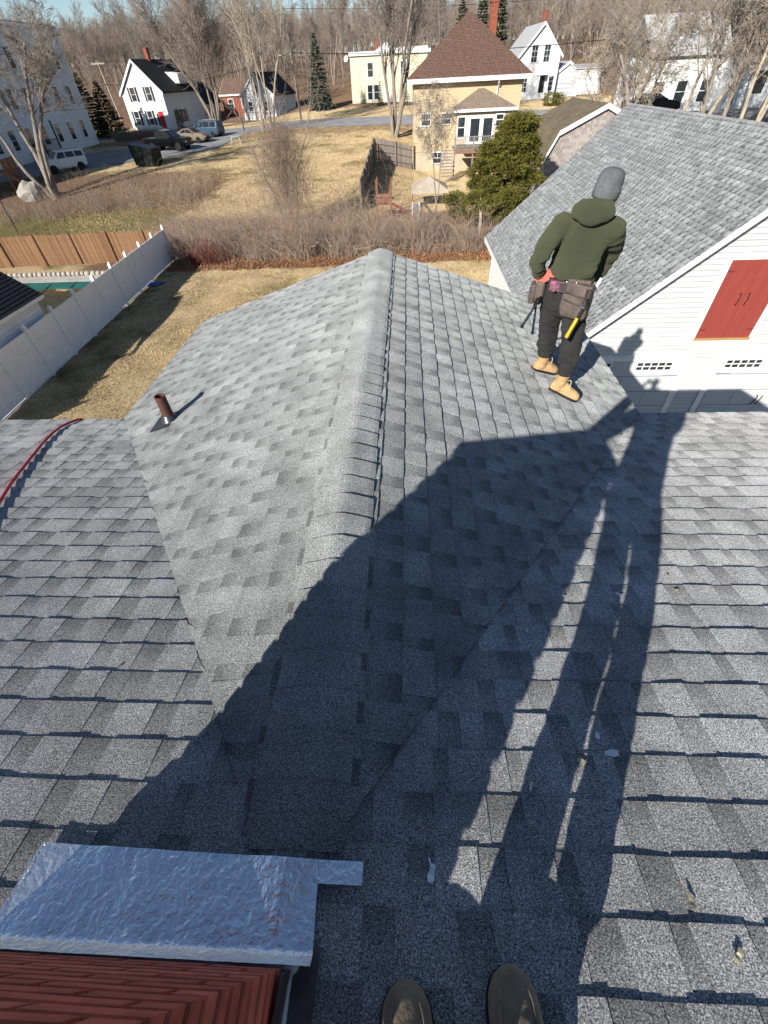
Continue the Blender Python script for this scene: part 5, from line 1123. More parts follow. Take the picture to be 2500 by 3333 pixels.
stuff(np_mesh('dry_grass', v, f, MT['straw'], cols=np.stack([tn, tn*.98, tn*.9], 1)), 'short straw-coloured dry grass on the back lawn', 'grass')
N = 90000; x = rng.uniform(-32, 1, N); y_ = 30+rng.uniform(0, 1, N)**1.3*48; k = ~((x < -24)&(y_ > 56)); x, y_ = x[k], y_[k]; N = len(x)
C_ = np.stack([x, y_, gz(x, y_)], 1); D_ = np.stack([rng.normal(0, .8, N), rng.normal(0, .8, N), rng.uniform(.3, 1, N)], 1); D_ /= np.linalg.norm(D_, axis=1, keepdims=True)
v, f = leaf_tris(C_, D_, rng.uniform(.10, .22, N), rng.uniform(.012, .022, N), rng); tn = np.repeat(rng.uniform(.4, 1.25, N)*(.75+.35*np.sin(x*.5+y_*.3)*np.sin(y_*.45)), 3)
stuff(np_mesh('field_grass', v, f, MT['straw'], cols=np.stack([tn, tn*.96, tn*.88], 1)), 'matted straw-coloured grass on the open field', 'grass')
N = 26000; x = rng.uniform(-15, 7, N); y_ = 25.2+rng.gamma(1.6, 1.5, N); k = y_ < 34; x, y_ = x[k], y_[k]; N = len(x)
C_ = np.stack([x, y_, gz(x, y_)+rng.uniform(.01, .06, N)], 1); D_ = np.stack([rng.normal(0, 1, N), rng.normal(0, 1, N), rng.normal(0, .4, N)], 1); D_ /= np.linalg.norm(D_, axis=1, keepdims=True)
v, f = leaf_tris(C_, D_, rng.uniform(.07, .14, N), rng.uniform(.025, .05, N), rng); tn = np.repeat(rng.uniform(.4, 1.5, N), 3)
MT['leaf'] = pm('fallen_leaf', (.33, .17, .09), (.2, .10, .055), 3, .9, attr=True)
stuff(np_mesh('leaf_litter', v, f, MT['leaf'], cols=np.stack([tn, tn*.95, tn*.9], 1)), 'fallen brown leaves along the edge of the thicket', 'leaves')
# red-stemmed shrub at the fence end
def reg_r(rng, N): a = rng.uniform(0, 6.28, N); r_ = rng.uniform(0, .9, N); return np.stack([-12.6+np.cos(a)*r_*1.6, 26.9+np.sin(a)*r_*.7, np.full(N, -5.85)], 1)
v, f, T = canes(420, reg_r, lambda b, r: r.uniform(.5, 1.3, len(b)), 15, rad=(.006, .011), curve=.5); o = np_mesh('red_stem_shrub', v, f, pm('red_twig', (.20, .06, .045), (.13, .04, .035), 3, .8), cols=T); tag(o, 'red-stemmed leafless shrub beside the end of the vinyl fence', 'shrub')
# ================================================================= vehicles
MT['tyre'] = pm('tyre_rubber', (.016, .016, .017), None, 20, .85); MT['rim'] = pm('alloy_rim', (.5, .5, .52), (.35, .35, .37), 9, .3, metal=.9)
MT['carglass'] = glass_mat('car_glass', (.012, .014, .016), .04); MT['tail'] = pm('tail_light', (.45, .01, .012), None, 6, .25); MT['head'] = pm('head_light', (.75, .76, .78), (.5, .5, .52), 8, .15, spec=.7)
def paint(name, c): 
    m = pm(name, c, tuple(x*.9 for x in c), 1, .3, spec=.25); b = m.node_tree.nodes['Principled BSDF']; b.inputs['Coat Weight'].default_value = .12; b.inputs['Coat Roughness'].default_value = .06; return m
def vehicle(name, label, loc, heading, st, body, wheels, sg, ws, rg, L_, wr=.36, scale=1.0, rack=False, bed=False, cat='car', grille=True):
    t = thing(name, label, cat, loc, heading); t.scale = (scale,)*3
    rings = []
    for (x, zl, zb, zt, wb, wt) in st:
        zm = (zl+zb)/2; half = [(wb*.90, zl), (wb*.99, zl+.14), (wb*1.0, zm+.05), (wb*.975, zb), (wt, zt-.05 if zt-zb > .2 else zt-.01), (wt*.82, zt)]
        rings.append([(x, y_, z) for y_, z in half]+[(x, -y_, z) for y_, z in reversed(half)])
    bd_ = MB().loft(rings, True).build('body', body, t, smooth=False, local=True)
    bv = bd_.modifiers.new('b', 'BEVEL'); bv.width = .035; bv.segments = 2; bv.limit_method = 'ANGLE'; bv.angle_limit = .35
    def itp(x):
        xs_ = [s_[0] for s_ in st]; return [float(np.interp(x, xs_, [s_[k] for s_ in st])) for k in range(1, 6)]
    def sidept(x, f, sgn):     # f 0 belt .. 1 roof edge
        zl, zb, zt, wb, wt = itp(x); return Vector((x, sgn*((wb*.975)*(1-f)+wt*f+.012), zb*(1-f)+(zt-.05)*f))
    for sgn in (1, -1):
        for poly in sg: MB().poly([sidept(x, f, sgn) for x, f in (poly if sgn > 0 else poly[::-1])]).build('side_window', MT['carglass'], t, local=True)
    for nm, q in (('windshield', ws), ('rear_window', rg)):
        if q is None: continue
        (xa, fa), (xb, fb) = q; A = [itp(xa), itp(xb)]
        P_ = []
        for (x, f), a in zip(q, A): zl, zb, zt, wb, wt = a; z = zb*(1-f)+zt*f; w_ = (wb*(1-f)+wt*f)*.9; P_.append((x, z, w_))
        n_ = Vector((P_[1][1]-P_[0][1], 0, -(P_[1][0]-P_[0][0]))).normalized(); n_ = n_ if n_.z > 0 else -n_; o_ = n_*.02
        MB().poly([Vector((P_[0][0], -P_[0][2], P_[0][1]))+o_, Vector((P_[0][0], P_[0][2], P_[0][1]))+o_, Vector((P_[1][0], P_[1][2], P_[1][1]))+o_, Vector((P_[1][0], -P_[1][2], P_[1][1]))+o_]).build(nm, MT['carglass'], t, local=True)
    wb_ = st[len(st)//2][4]
    for x in wheels:
        for sgn in (1, -1):
            ty = MB().lathe((x, sgn*(wb_-.20), wr), [(wr*.62, 0), (wr*.98, .0), (wr, .03), (wr, .2), (wr*.96, .23), (wr*.62, .23)], 22, axis=(0, sgn, 0)).build('wheel', MT['tyre'], t, local=True)
            rm = MB().lathe((x, sgn*(wb_+.005), wr), [(wr*.64, 0), (wr*.62, .02), (wr*.5, .01), (wr*.48, .0)], 22, axis=(0, sgn, 0))
            for k in range(6):
                a = k*math.pi/3; rm.box((x+math.cos(a)*wr*.3, sgn*(wb_+.015), wr+math.sin(a)*wr*.3), (wr*.62, .02, .05), Matrix.Rotation(-a, 3, 'Y'))
            rm.build('rim', MT['rim'], ty, local=True)
    fx, rx_ = st[-1], st[0]
    for sgn in (1, -1):
        MB().box((fx[0]-.06, sgn*fx[4]*.72, (fx[2]+fx[1])/2+.12), (.16, .34, .15)).build('headlight', MT['head'], t, local=True)
        MB().box((rx_[0]+.04, sgn*rx_[4]*.84, (rx_[2]+rx_[1])/2+.2), (.12, .2, .28)).build('tail_light', MT['tail'], t, local=True)
        MB().ell((itp(ws[0][0])[0]*0+ws[0][0]-.25, sgn*(wb_+.1), itp(ws[0][0])[1]+.08), (.07, .11, .08), n=8, m=5).build('mirror', body, t, local=True)
    if grille: MB().box((fx[0]+.0, 0, (fx[2]+fx[1])/2+.03), (.04, fx[4]*1.0, .2)).build('grille', MT['black'], t, local=True)
    MB().box((fx[0]-.02, 0, fx[1]+.06), (.1, fx[4]*1.8, .16)).build('front_bumper', MT['black'], t, local=True); MB().box((rx_[0]+.02, 0, rx_[1]+.06), (.1, rx_[4]*1.8, .16)).build('rear_bumper', MT['black'], t, local=True)
    if rack:
        for sgn in (1, -1): MB().box(((sg[0][0][0]+sg[-1][1][0])/2-.1, sgn*st[len(st)//2][5]*.85, max(s_[3] for s_ in st)+.05), (2.0, .05, .05)).build('roof_rack', MT['rim'], t, local=True)
    if bed: MB().box((-1.75, 0, 1.168), (1.5, 1.5, .02)).build('tonneau_cover', MT['black'], t, local=True)
    return t
p = GV(-30.4, 67.6)
vehicle('pickup_truck', 'black pickup truck parked beside the dark dumpster', p, math.radians(-11), [(-2.65, .55, 1.08, 1.10, .90, .88), (-2.6, .45, 1.12, 1.15, .95, .92), (-1.02, .42, 1.13, 1.16, .95, .92), (-.98, .42, 1.13, 1.70, .95, .76), (-.6, .42, 1.13, 1.80, .95, .73), (.45, .42, 1.13, 1.80, .95, .73), (1.25, .42, 1.13, 1.22, .95, .86), (2.3, .42, 1.07, 1.14, .93, .84), (2.62, .5, .92, 1.02, .88, .80)], pm('black_car_paint', (.004, .0045, .006), None, 1, .22, spec=.18), (-1.62, 1.68), [[(-.88, .12), (-.12, .12), (-.12, .92), (-.72, .92)], [(-.02, .12), (1.0, .12), (.42, .92), (-.02, .92)]], ((1.22, .9), (.5, 1.0)), None, 5.3, .40, 1.12, bed=True, cat='truck')
vehicle('sedan', 'bronze sedan parked between the black pickup and the blue van', GV(-29.9, 74.6), math.radians(-13), [(-2.35, .5, .85, .95, .80, .76), (-2.2, .32, .95, 1.04, .90, .84), (-1.5, .28, .98, 1.12, .91, .74), (-.75, .26, .98, 1.42, .92, .62), (.1, .26, .98, 1.46, .92, .62), (1.05, .26, .98, 1.04, .92, .76), (2.0, .28, .88, .94, .88, .78), (2.35, .4, .68, .74, .78, .7)], paint('bronze_car_paint', (.19, .15, .115)), (-1.4, 1.42), [[(-1.15, .15), (-.3, .15), (-.3, .9), (-.65, .88)], [(-.22, .15), (.85, .15), (.2, .9), (-.22, .9)]], ((1.0, .8), (.22, 1.0)), ((-1.45, .8), (-.82, 1.0)), 4.7, .34, 1.1)
vehicle('minivan', 'blue minivan with roof rails parked behind the bronze sedan', GV(-29.8, 80.6), math.radians(166), [(-2.42, .45, 1.05, 1.55, .86, .66), (-2.25, .32, 1.05, 1.72, .95, .70), (-1.2, .28, 1.05, 1.77, .97, .72), (.2, .28, 1.05, 1.77, .97, .71), (.75, .28, 1.05, 1.66, .97, .71), (1.65, .28, 1.04, 1.10, .96, .80), (2.15, .3, .93, 1.0, .9, .78), (2.42, .42, .75, .8, .8, .7)], paint('steel_blue_car_paint', (.035, .075, .115)), (-1.5, 1.5), [[(-2.15, .15), (-1.3, .15), (-1.3, .9), (-2.1, .9)], [(-1.18, .15), (-.2, .15), (-.2, .9), (-1.18, .9)], [(-.1, .15), (1.2, .15), (.6, .88), (-.1, .9)]], ((1.55, .7), (.8, 1.0)), ((-2.42, .3), (-2.3, .95)), 4.9, .35, 1.08, rack=True)
suv = vehicle('boxy_suv', 'white boxy suv parked under the grey bare tree', GV(-38.4, 56.4), math.radians(-130), [(-2.15, .5, 1.1, 1.6, .86, .74), (-2.05, .38, 1.1, 1.72, .9, .76), (-1.0, .36, 1.1, 1.75, .92, .77), (.35, .36, 1.1, 1.74, .92, .76), (.95, .36, 1.1, 1.16, .92, .86), (1.95, .36, 1.06, 1.1, .9, .84), (2.15, .45, .95, 1.0, .86, .8)], paint('white_car_paint', (.72, .73, .74)), (-1.35, 1.35), [[(-2.0, .15), (-1.2, .15), (-1.2, .88), (-1.95, .88)], [(-1.1, .15), (-.3, .15), (-.3, .88), (-1.1, .88)], [(-.2, .15), (.75, .15), (.35, .88), (-.2, .88)]], ((.92, .75), (.42, 1.0)), ((-2.14, .3), (-2.06, .95)), 4.4, .38, 1.08, rack=True)
q = at_y(2125, 318, 52.0)
vehicle('sedan', 'dark sedan parked behind the barn ridge among bare trees', (q[0], 52.0, q[2]-1.2), math.radians(8), [(-2.35, .5, .85, .95, .80, .76), (-2.2, .32, .95, 1.04, .90, .84), (-1.5, .28, .98, 1.12, .91, .74), (-.75, .26, .98, 1.42, .92, .62), (.1, .26, .98, 1.46, .92, .62), (1.05, .26, .98, 1.04, .92, .76), (2.0, .28, .88, .94, .88, .78), (2.35, .4, .68, .74, .78, .7)], pm('dark_car_paint', (.008, .009, .012), None, 1, .25, spec=.2), (-1.4, 1.42), [[(-1.15, .15), (-.3, .15), (-.3, .9), (-.65, .88)], [(-.22, .15), (.85, .15), (.2, .9), (-.22, .9)]], ((1.0, .8), (.22, 1.0)), ((-1.45, .8), (-.82, 1.0)), 4.7, .34, 1.05)
bpy.context.view_layer.update()
# drive-court slab under the dark sedan
drape('driveway', ([(q[0]-7, 49.5), (q[0]+16, 48)], [(q[0]-7, 55), (q[0]+16, 55)]), MT['asphalt'], max(.06, q[2]-1.2-float(gz(q[0], 52.0))-.02))
# ================================================================= dumpster, poles, wires, sawhorse
MT['dump'] = pm('dark_green_steel', (.012, .017, .015), (.008, .01, .009), 3, .55, metal=.2)
p = GV(-29.0, 57.6); t = thing('dumpster', 'dark green steel dumpster standing at the edge of the asphalt', 'dumpster', p, math.radians(-12))
MB().prism([(-1.25, -.85, .1), (1.1, -.85, .1), (1.3, -.85, 1.5), (-1.5, -.85, 1.9)], (0, 1.7, 0)).build('body', MT['dump'], t, local=True)
MB().prism([(-1.55, -.9, 1.88), (1.38, -.9, 1.48), (1.38, -.9, 1.56), (-1.55, -.9, 1.96)], (0, 1.8, 0)).build('lid', MT['black'], t, local=True)
for x in (-.8, -.1, .6): MB().box((x, -.88, .85), (.09, .06, 1.4)).build('rib', MT['dump'], t, local=True)
for x in (-1.0, .85):
    for y_ in (-.6, .6): MB().lathe((x, y_-.04, .08), [(.08, 0), (.08, .08)], 10, axis=(0, 1, 0)).build('caster', MT['tyre'], t, local=True)
MT['polewood'] = pm('weathered_pole', (.42, .36, .29), (.3, .25, .2), 2, .9, bump=.3, stretch=(4, 4, .3))
pg = G(983, 399); T1 = Vector((pg[0]-.45, pg[1], pg[2]+12.0))
t = thing('utility_pole', 'tall pale wooden utility pole with street lamp arm beside the road', 'utility pole', pg)
MB().tube([(pg[0], pg[1], pg[2]-.5), T1], [.17, .10], 12).build('pole', MT['polewood'], t)
MB().tube([Vector(pg)+Vector((-.25, 0, 7.0)), Vector(pg)+Vector((-.9, -.2, 7.5)), Vector(pg)+Vector((-1.7, -.4, 7.4))], .04, 8).build('lamp_arm', MT['paleroof'], t); MB().ell(Vector(pg)+Vector((-1.9, -.45, 7.35)), (.3, .13, .09)).build('lamp_head', MT['paleroof'], t)
for dz_, nm in ((-.2, 'insulator'), (-.7, 'insulator'), (-4.6, 'insulator')): MB().lathe(T1+Vector((.1, -.12, dz_)), [(.04, 0), (.07, .05), (.04, .1), (.06, .15), (.03, .2)], 8).build(nm, MT['white'], t)
q2 = at_y(317, 205, 112.0); P2 = Vector((q2[0]+.8, 112.0, float(gz(q2[0], 112.0)))); T2 = Vector((q2[0], 112.0, q2[2]))
t = thing('utility_pole', 'utility pole with wooden crossarm standing behind the white house spruces', 'utility pole', P2)
MB().tube([P2-Vector((0, 0, .5)), T2+Vector((0, 0, .3))], [.16, .10], 10).build('pole', MT['polewood'], t); MB().box(T2-Vector((0, 0, .1)), (2.6, .12, .14)).build('crossarm', MT['polewood'], t)
for dx in (-1.1, -.4, .4, 1.1): MB().lathe(T2+Vector((dx, 0, -.02)), [(.03, 0), (.06, .05), (.03, .12)], 8).build('insulator', MT['white'], t)
def wire(a, b, sag, r_, lab): 
    P_ = [a*(1-s_)+b*s_-Vector((0, 0, sag*4*s_*(1-s_))) for s_ in np.linspace(0, 1, 26)]; tag(MB().tube(P_, r_, 5).build('overhead_wire', MT['black']), lab, 'wire')
far_r = Vector((62, 76, 8.5))
wire(T1-Vector((0, 0, .1)), T2+Vector((.4, 0, .1)), 1.2, .022, 'thin power line between the tops of the two utility poles'); wire(T1-Vector((0, 0, 4.4)), T2-Vector((.3, 0, 2.8)), 1.4, .04, 'thick telephone cable between the utility poles below the power line')
wire(T1-Vector((0, 0, .2)), far_r+Vector((0, 0, 2)), 1.6, .022, 'power line running from the tall pole over the yellow house roof'); wire(T1-Vector((0, 0, 4.4)), far_r-Vector((0, 0, 1.5)), 1.8, .04, 'telephone cable running from the tall pole behind the maple to the right')
p = G(770, 470); t = thing('sawhorse', 'small grey folding sawhorse on the grass near the blue van', 'sawhorse', p, .5)
MB().box((0, 0, .8), (1.2, .1, .1)).build('beam', MT['paleroof'], t, local=True)
for x in (-.5, .5):
    for s_ in (-1, 1): MB().tube([(x, s_*.03, .78), (x+.1*np.sign(x), s_*.32, 0)], .03, 6).build('leg', MT['paleroof'], t, local=True)
# ================================================================= back yard of the yellow house
MT['yardwood'] = [pm('grey_picket_%d' % i, c, tuple(x*.7 for x in c), 5, .9, stretch=(4, 4, .6)) for i, c in enumerate(((.36, .31, .27), (.30, .255, .22), (.25, .21, .185)))]
t = thing('picket_fence', 'weathered grey wooden fence running from the thicket to the yellow house', 'fence', (-3.4, 50, -5.5)); mesh_p = []
def picket_run(a, b, fh, face):
    d_ = Vector((b[0]-a[0], b[1]-a[1], 0)); L_ = d_.length; d_.normalize(); ang = math.atan2(d_.y, d_.x); n_ = int(L_/.15)
    for i in range(n_):
        q = Vector((a[0], a[1], 0))+d_*(i*.15+.07); k = rnd.randrange(3)
        if len(mesh_p) < 3: o = MB().prism([(-.065, 0, -.1), (.065, 0, -.1), (.065, 0, fh-.05), (.03, 0, fh+.03), (-.03, 0, fh+.03), (-.065, 0, fh-.05)], (0, .02, 0)).build('picket', MT['yardwood'][len(mesh_p)], t); mesh_p.append(o.data)
        else: o = link('picket', mesh_p[k], t)
        o.location = (q.x, q.y, float(gz(q.x, q.y))+rnd.uniform(-.03, .03)); o.rotation_euler = (0, rnd.uniform(-.015, .015), ang)
    for i in range(int(L_/2.6)+2):
        q = Vector((a[0], a[1], 0))+d_*min(i*2.6, L_); z = float(gz(q.x, q.y)); MB().box((q.x+face[0]*.08, q.y+face[1]*.08, z+fh/2), (.12, .12, fh+.25)).build('post', MT['yardwood'][2], t)
        if i*2.6 < L_-.3:
            q3 = Vector((a[0], a[1], 0))+d_*min((i+1)*2.6, L_); z3 = float(gz(q3.x, q3.y))
            for hh in (.4, 1.05, 1.65): MB().tube([(q.x+face[0]*.05, q.y+face[1]*.05, z+hh), (q3.x+face[0]*.05, q3.y+face[1]*.05, z3+hh)], .045, 4).build('rail', MT['yardwood'][1], t)
picket_run((-3.5, 38.5), (-3.3, 56.0), 2.0, (1, 0)); picket_run((-3.3, 56.0), (1.0, 58.1), 2.0, (.2, -1))
MT['playwood'] = pm('red_cedar_play', (.24, .09, .05), (.16, .06, .035), 4, .85)
p = at_y(1250, 640, 37.0); z0 = float(gz(p[0], 37.0)); t = thing('play_set', 'red cedar play set with a small plank roof behind the thicket', 'play set', (p[0], 37, z0))
for dx, dy in ((-.55, -.5), (.55, -.5), (-.55, .6), (.55, .6)): MB().box((dx, dy, 1.25), (.11, .11, 2.6)).build('post', MT['playwood'], t, local=True)
for i in range(5): MB().box((.05, -.62+i*.10, p[2]-z0+.12-.2*i*.3), (1.5, .10, .03)).build('roof_plank', MT['greywood'], t, local=True)
MB().box((0, 0, 1.0), (1.2, 1.2, .08)).build('platform', MT['playwood'], t, local=True); MB().box((0, -.55, 1.4), (1.1, .04, .6)).build('side_panel', MT['playwood'], t, local=True)
MB().tube([(.6, -.3, 1.0), (1.3, -.5, .75), (2.1, -.7, .25), (2.5, -.8, .12)], [(.28, .05)]*4, 8).build('slide', pm('red_plastic', (.4, .035, .03), None, 2, .4), t, local=True)
p = at_y(1353, 702, 35.0); t = thing('toy_ride', 'blue and white plastic toy climber behind the thicket', 'toy', (p[0], 35.0, float(gz(p[0], 35.0))))
for i in range(4): MB().box((0, 0, .3+i*.28), (.5, .08, .1)).build('rung', pm('blue_plastic', (.02, .13, .5), None, 2, .4), t, local=True)
for s_ in (-1, 1): MB().box((s_*.25, 0, .65), (.08, .1, 1.4)).build('side_rail', MT['white'], t, local=True)
p = at_y(1388, 715, 35.6); t = thing('plastic_slide', 'green plastic slide beside the blue toy climber', 'slide', (p[0], 35.6, float(gz(p[0], 35.6))), .4)
MB().tube([(-.6, 0, 1.2), (-.2, 0, 1.1), (.5, 0, .4), (1.0, 0, .15)], [(.3, .06)]*4, 8).build('chute', pm('green_plastic', (.01, .10, .05), None, 2, .4), t, local=True)
for s_ in (-1, 1): MB().tube([(-.6, s_*.28, 0), (-.55, s_*.28, 1.25)], .04, 6).build('leg', MT['black'], t, local=True)
p = at_y(1398, 572, 41.0); z0 = float(gz(p[0], 41.0)); ht = p[2]-z0; t = thing('canopy_tent', 'beige pyramid canopy on dark posts in the yard of the yellow house', 'canopy', (p[0], 41.0, z0))
MB().add([(-1.5, -1.5, ht-.75), (1.5, -1.5, ht-.75), (1.5, 1.5, ht-.75), (-1.5, 1.5, ht-.75), (0, 0, ht)], [(0, 1, 4), (1, 2, 4), (2, 3, 4), (3, 0, 4)]).loft([[(-1.5, -1.5, ht-.75), (1.5, -1.5, ht-.75), (1.5, 1.5, ht-.75), (-1.5, 1.5, ht-.75)], [(-1.5, -1.5, ht-.95), (1.5, -1.5, ht-.95), (1.5, 1.5, ht-.95), (-1.5, 1.5, ht-.95)]], False).build('canopy', pm('beige_canvas', (.5, .42, .33), (.43, .36, .28), 2, .9), t, local=True)
for a in (-1.4, 1.4):
    for b in (-1.4, 1.4): MB().box((a, b, (ht-.8)/2), (.09, .09, ht-.8)).build('post', MT['playwood'], t, local=True)
# ================================================================= left bank: deck stair, boulder, black post
p = GV(-40.6, 50.2); MT['orangewood'] = pm('orange_stained_wood', (.33, .14, .055), (.24, .10, .04), 4, .8, stretch=(3, 3, .6))
t = thing('wooden_deck', 'orange stained wooden deck with railing at the left edge beside the boulder', 'deck', p, .25)
MB().box((-1.2, 0, 1.5), (3.4, 3.0, .12)).build('floor', MT['orangewood'], t, local=True)
for i in range(11): MB().box((.45, -1.4+i*.28, 2.0), (.06, .1, .95)).build('baluster', MT['orangewood'], t, local=True)
MB().box((.45, 0, 2.5), (.14, 3.0, .06)).build('handrail', MT['orangewood'], t, local=True)
for y_ in (-1.4, 0, 1.4): MB().box((.42, y_, .9), (.14, .14, 3.2)).build('post', MT['orangewood'], t, local=True)
for s_ in (-1.3, -.5): MB().prism([(.5, s_, 1.5), (.5, s_, 1.2), (2.3, s_, -.4), (2.3, s_, -.1)], (0, .07, 0)).build('stringer', MT['orangewood'], t, local=True)
for i in range(7): MB().box((.7+i*.24, -.87, 1.38-i*.21), (.28, .8, .05)).build('tread', MT['orangewood'], t, local=True)
p = GV(-36.3, 46.2); mb = MB().ell((0, 0, .55), (1.25, 1.0, .95), n=12, m=8)
mb.v = [tuple(Vector(v_)*(1+.22*mnoise.noise(Vector(v_)*1.3))) for v_ in mb.v]; o = mb.build('boulder', pm('pale_boulder', (.36, .335, .30), (.24, .22, .2), 2, .95, bump=.6, bscale=6), None); o.location = p; tag(o, 'large pale boulder at the foot of the grey bare tree', 'boulder')
p = GV(-32.4, 36.9); t = thing('black_post', 'slim black metal post standing behind the cedar fence', 'post', p); MB().tube([(0, 0, -.1), (0, 0, 2.3)], .035, 8).build('shaft', MT['iron'], t, local=True); MB().ell((0, 0, 2.35), (.06, .06, .07), n=8, m=5).build('finial', MT['iron'], t, local=True)
# ================================================================= people
def remesh(mb, name, mat, parent, voxel=.01, sm=4, disp=None):
    me = bpy.data.meshes.new('tmp'); me.from_pydata(mb.v, [], mb.f); me.update(); o = bpy.data.objects.new('tmp', me); COL.objects.link(o)
    m = o.modifiers.new('r', 'REMESH'); m.mode = 'VOXEL'; m.voxel_size = voxel; m.use_smooth_shade = True
    if sm: s_ = o.modifiers.new('s', 'SMOOTH'); s_.iterations = sm; s_.factor = .5
    dg = bpy.context.evaluated_depsgraph_get(); dg.update(); me2 = bpy.data.meshes.new_from_object(o.evaluated_get(dg)); me2.name = name
    bpy.data.objects.remove(o); bpy.data.meshes.remove(me)
    if disp:
        n = len(me2.vertices); co = np.empty(n*3, np.float32); nr = np.empty(n*3, np.float32); me2.vertices.foreach_get('co', co); me2.vertex_normals.foreach_get('vector', nr)
        co = co.reshape(-1, 3); nr = nr.reshape(-1, 3); d = np.array([disp(Vector(c)) for c in co]); co = co+nr*d[:, None]; me2.vertices.foreach_set('co', co.astype(np.float32).ravel())
    me2.materials.clear(); me2.materials.append(mat); me2.polygons.foreach_set('use_smooth', [True]*len(me2.polygons)); me2.update()
    return link(name, me2, parent)
def ering(c, R_, F_, rx, ry, n=20): c = Vector(c); return [c+R_*(rx*math.cos(2*math.pi*k/n))+F_*(ry*math.sin(2*math.pi*k/n)) for k in range(n)]
def torso(mb, secs, R_, F_): mb.loft([ering(c, R_, F_, rx, ry) for c, rx, ry in secs], True)
def limb(mb, pts, rs): mb.tube(smooth_path([Vector(p) for p in pts], 5), [float(np.interp(i/5, range(len(rs)), rs)) for i in range((len(pts)-1)*5+1)], 14)
def hand(mb, w, d, n, side=1, curl=.5, s_=1.0):
    """wrist w, finger direction d, palm normal n (palm side), side +1 thumb to d x n"""
    w = Vector(w); d = Vector(d).normalized(); n = Vector(n); n = (n-d*n.dot(d)).normalized(); t = d.cross(n)*side
    mb.loft([[w+d*(l_*s_)+t*(wd*s_*math.cos(a))+n*(th*s_*math.sin(a)) for a in np.linspace(0, 2*math.pi, 12, endpoint=False)] for l_, wd, th in ((-.03, .026, .021), (.0, .03, .02), (.04, .04, .018), (.075, .042, .016), (.09, .036, .013))], True)
    for k, (off, ln) in enumerate(((.030, .072), (.010, .08), (-.011, .074), (-.030, .058))):
        p = w+d*(.082*s_)+t*(off*s_); P = [p-d*.02]; dd = d.copy()
        for j in range(4): P.append(P[-1]+dd*(ln/3.2*s_)); dd = (dd+n*curl*.55).normalized()
        mb.tube(P, [.0095*s_, .0092*s_, .0085*s_, .008*s_, .0062*s_], 8)
    P = [w+d*.015*s_+t*.022*s_, w+d*.04*s_+t*.05*s_+n*.01, w+d*.065*s_+t*.06*s_+n*.022*s_, w+d*.088*s_+t*.058*s_+n*.03*s_]; mb.tube(P, [.012*s_, .0115*s_, .010*s_, .0075*s_], 8)
def headmesh(mb, c, fd, neck):
    c = Vector(c); fd = Vector(fd).normalized(); up = Vector((0, 0, 1)); r_ = fd.cross(up).normalized(); up = r_.cross(fd)
    Rm = Matrix((r_, fd, up)).transposed()
    mb.ell(c, (.073, .093, .108), Rm, 18, 12); mb.ell(c+fd*.03-up*.065, (.052, .06, .05), Rm)
    mb.loft([[c+fd*(.088+a)+r_*b+up*z for a, b in ((0, -.014), (.022, 0), (0, .014), (-.02, 0))] for z in (-.035, -.02, .015)], True)       # nose
    for s_ in (-1, 1): mb.ell(c+r_*(.074*s_)-up*.01-fd*.005, (.012, .022, .032), Rm, 10, 7); mb.ell(c+r_*(.03*s_)+fd*.078+up*.012, (.018, .012, .008), Rm, 8, 5)
    mb.ell(c+fd*.088-up*.062, (.024, .010, .009), Rm, 8, 5); limb(mb, [c-up*.06-fd*.02, (c-up*.12-fd*.03+Vector(neck))/2, neck], [.055, .056, .062])
MT['skin'] = pm('skin', (.52, .30, .21), (.45, .24, .17), 20, .55, bump=.05)
MT['hoodie'] = pm('olive_hoodie', (.056, .062, .034), (.043, .048, .026), 4, .95, bump=.35, bscale=220, dr=.8, bdist=.003)
MT['pants_b'] = pm('black_joggers', (.030, .029, .029), (.018, .018, .019), 9, .9, bump=.3, bscale=160, dr=.5, bdist=.003)
MT['boot_tan'] = pm('tan_suede', (.52, .345, .175), (.38, .24, .115), 16, .9, bump=.3, bscale=60, bdist=.004)
MT['beanie'] = pm('grey_knit', (.125, .13, .137), (.085, .089, .095), 45, .95, bump=.5, bscale=180, bdist=.003, stretch=(1, 1, .35))
MT['leather'] = pm('worn_leather', (.155, .12, .098), (.062, .05, .046), 13, .7, bump=.4, bscale=30, lo=.3, hi=.72)
MT['leather_d'] = pm('dark_leather', (.06, .048, .045), (.03, .026, .025), 12, .65, bump=.3)
MT['pink'] = pm('pink_paint_stain', (.42, .10, .22), (.075, .058, .06), 34, .65, lo=.46, hi=.66)
MT['redorange'] = pm('red_orange_plastic', (.65, .055, .03), None, 4, .5); MT['yellow'] = pm('yellow_plastic', (.66, .42, .02), (.55, .34, .02), 8, .5)
MT['silver'] = pm('steel', (.55, .55, .56), (.4, .4, .42), 12, .35, metal=.8); MT['lace'] = pm('tan_lace', (.62, .5, .34), None, 10, .9)
FA = Vector((.42, .907, 0)).normalized(); RA = Vector((FA.y, -FA.x, 0))
pel = Vector((1.625, .06, 1.10))
def nrel(p, sc): return mnoise.noise(Vector((p.x*sc[0], p.y*sc[1], p.z*sc[2])))
def zr(x): return H_G-abs(x)*math.tan(B_G)+.022
worker = thing('person', 'worker in olive hoodie, grey beanie and tool belt standing on the gable roof', 'person', (1.70, .08, zr(1.70)))
LJ = [(1.50, .13, 1.565), (1.405, .04, 1.505), (1.335, -.04, 1.425), (1.342, .03, 1.335), (1.385, .095, 1.255)]
RJ = [(1.812, -.005, 1.56), (1.885, .09, 1.47), (1.94, .185, 1.38), (1.945, .26, 1.26), (1.92, .33, 1.15)]
LL = [(1.548, .092, 1.09), (1.572, .15, .93), (1.604, .215, .755), (1.628, .252, .61), (1.645, .278, .505)]
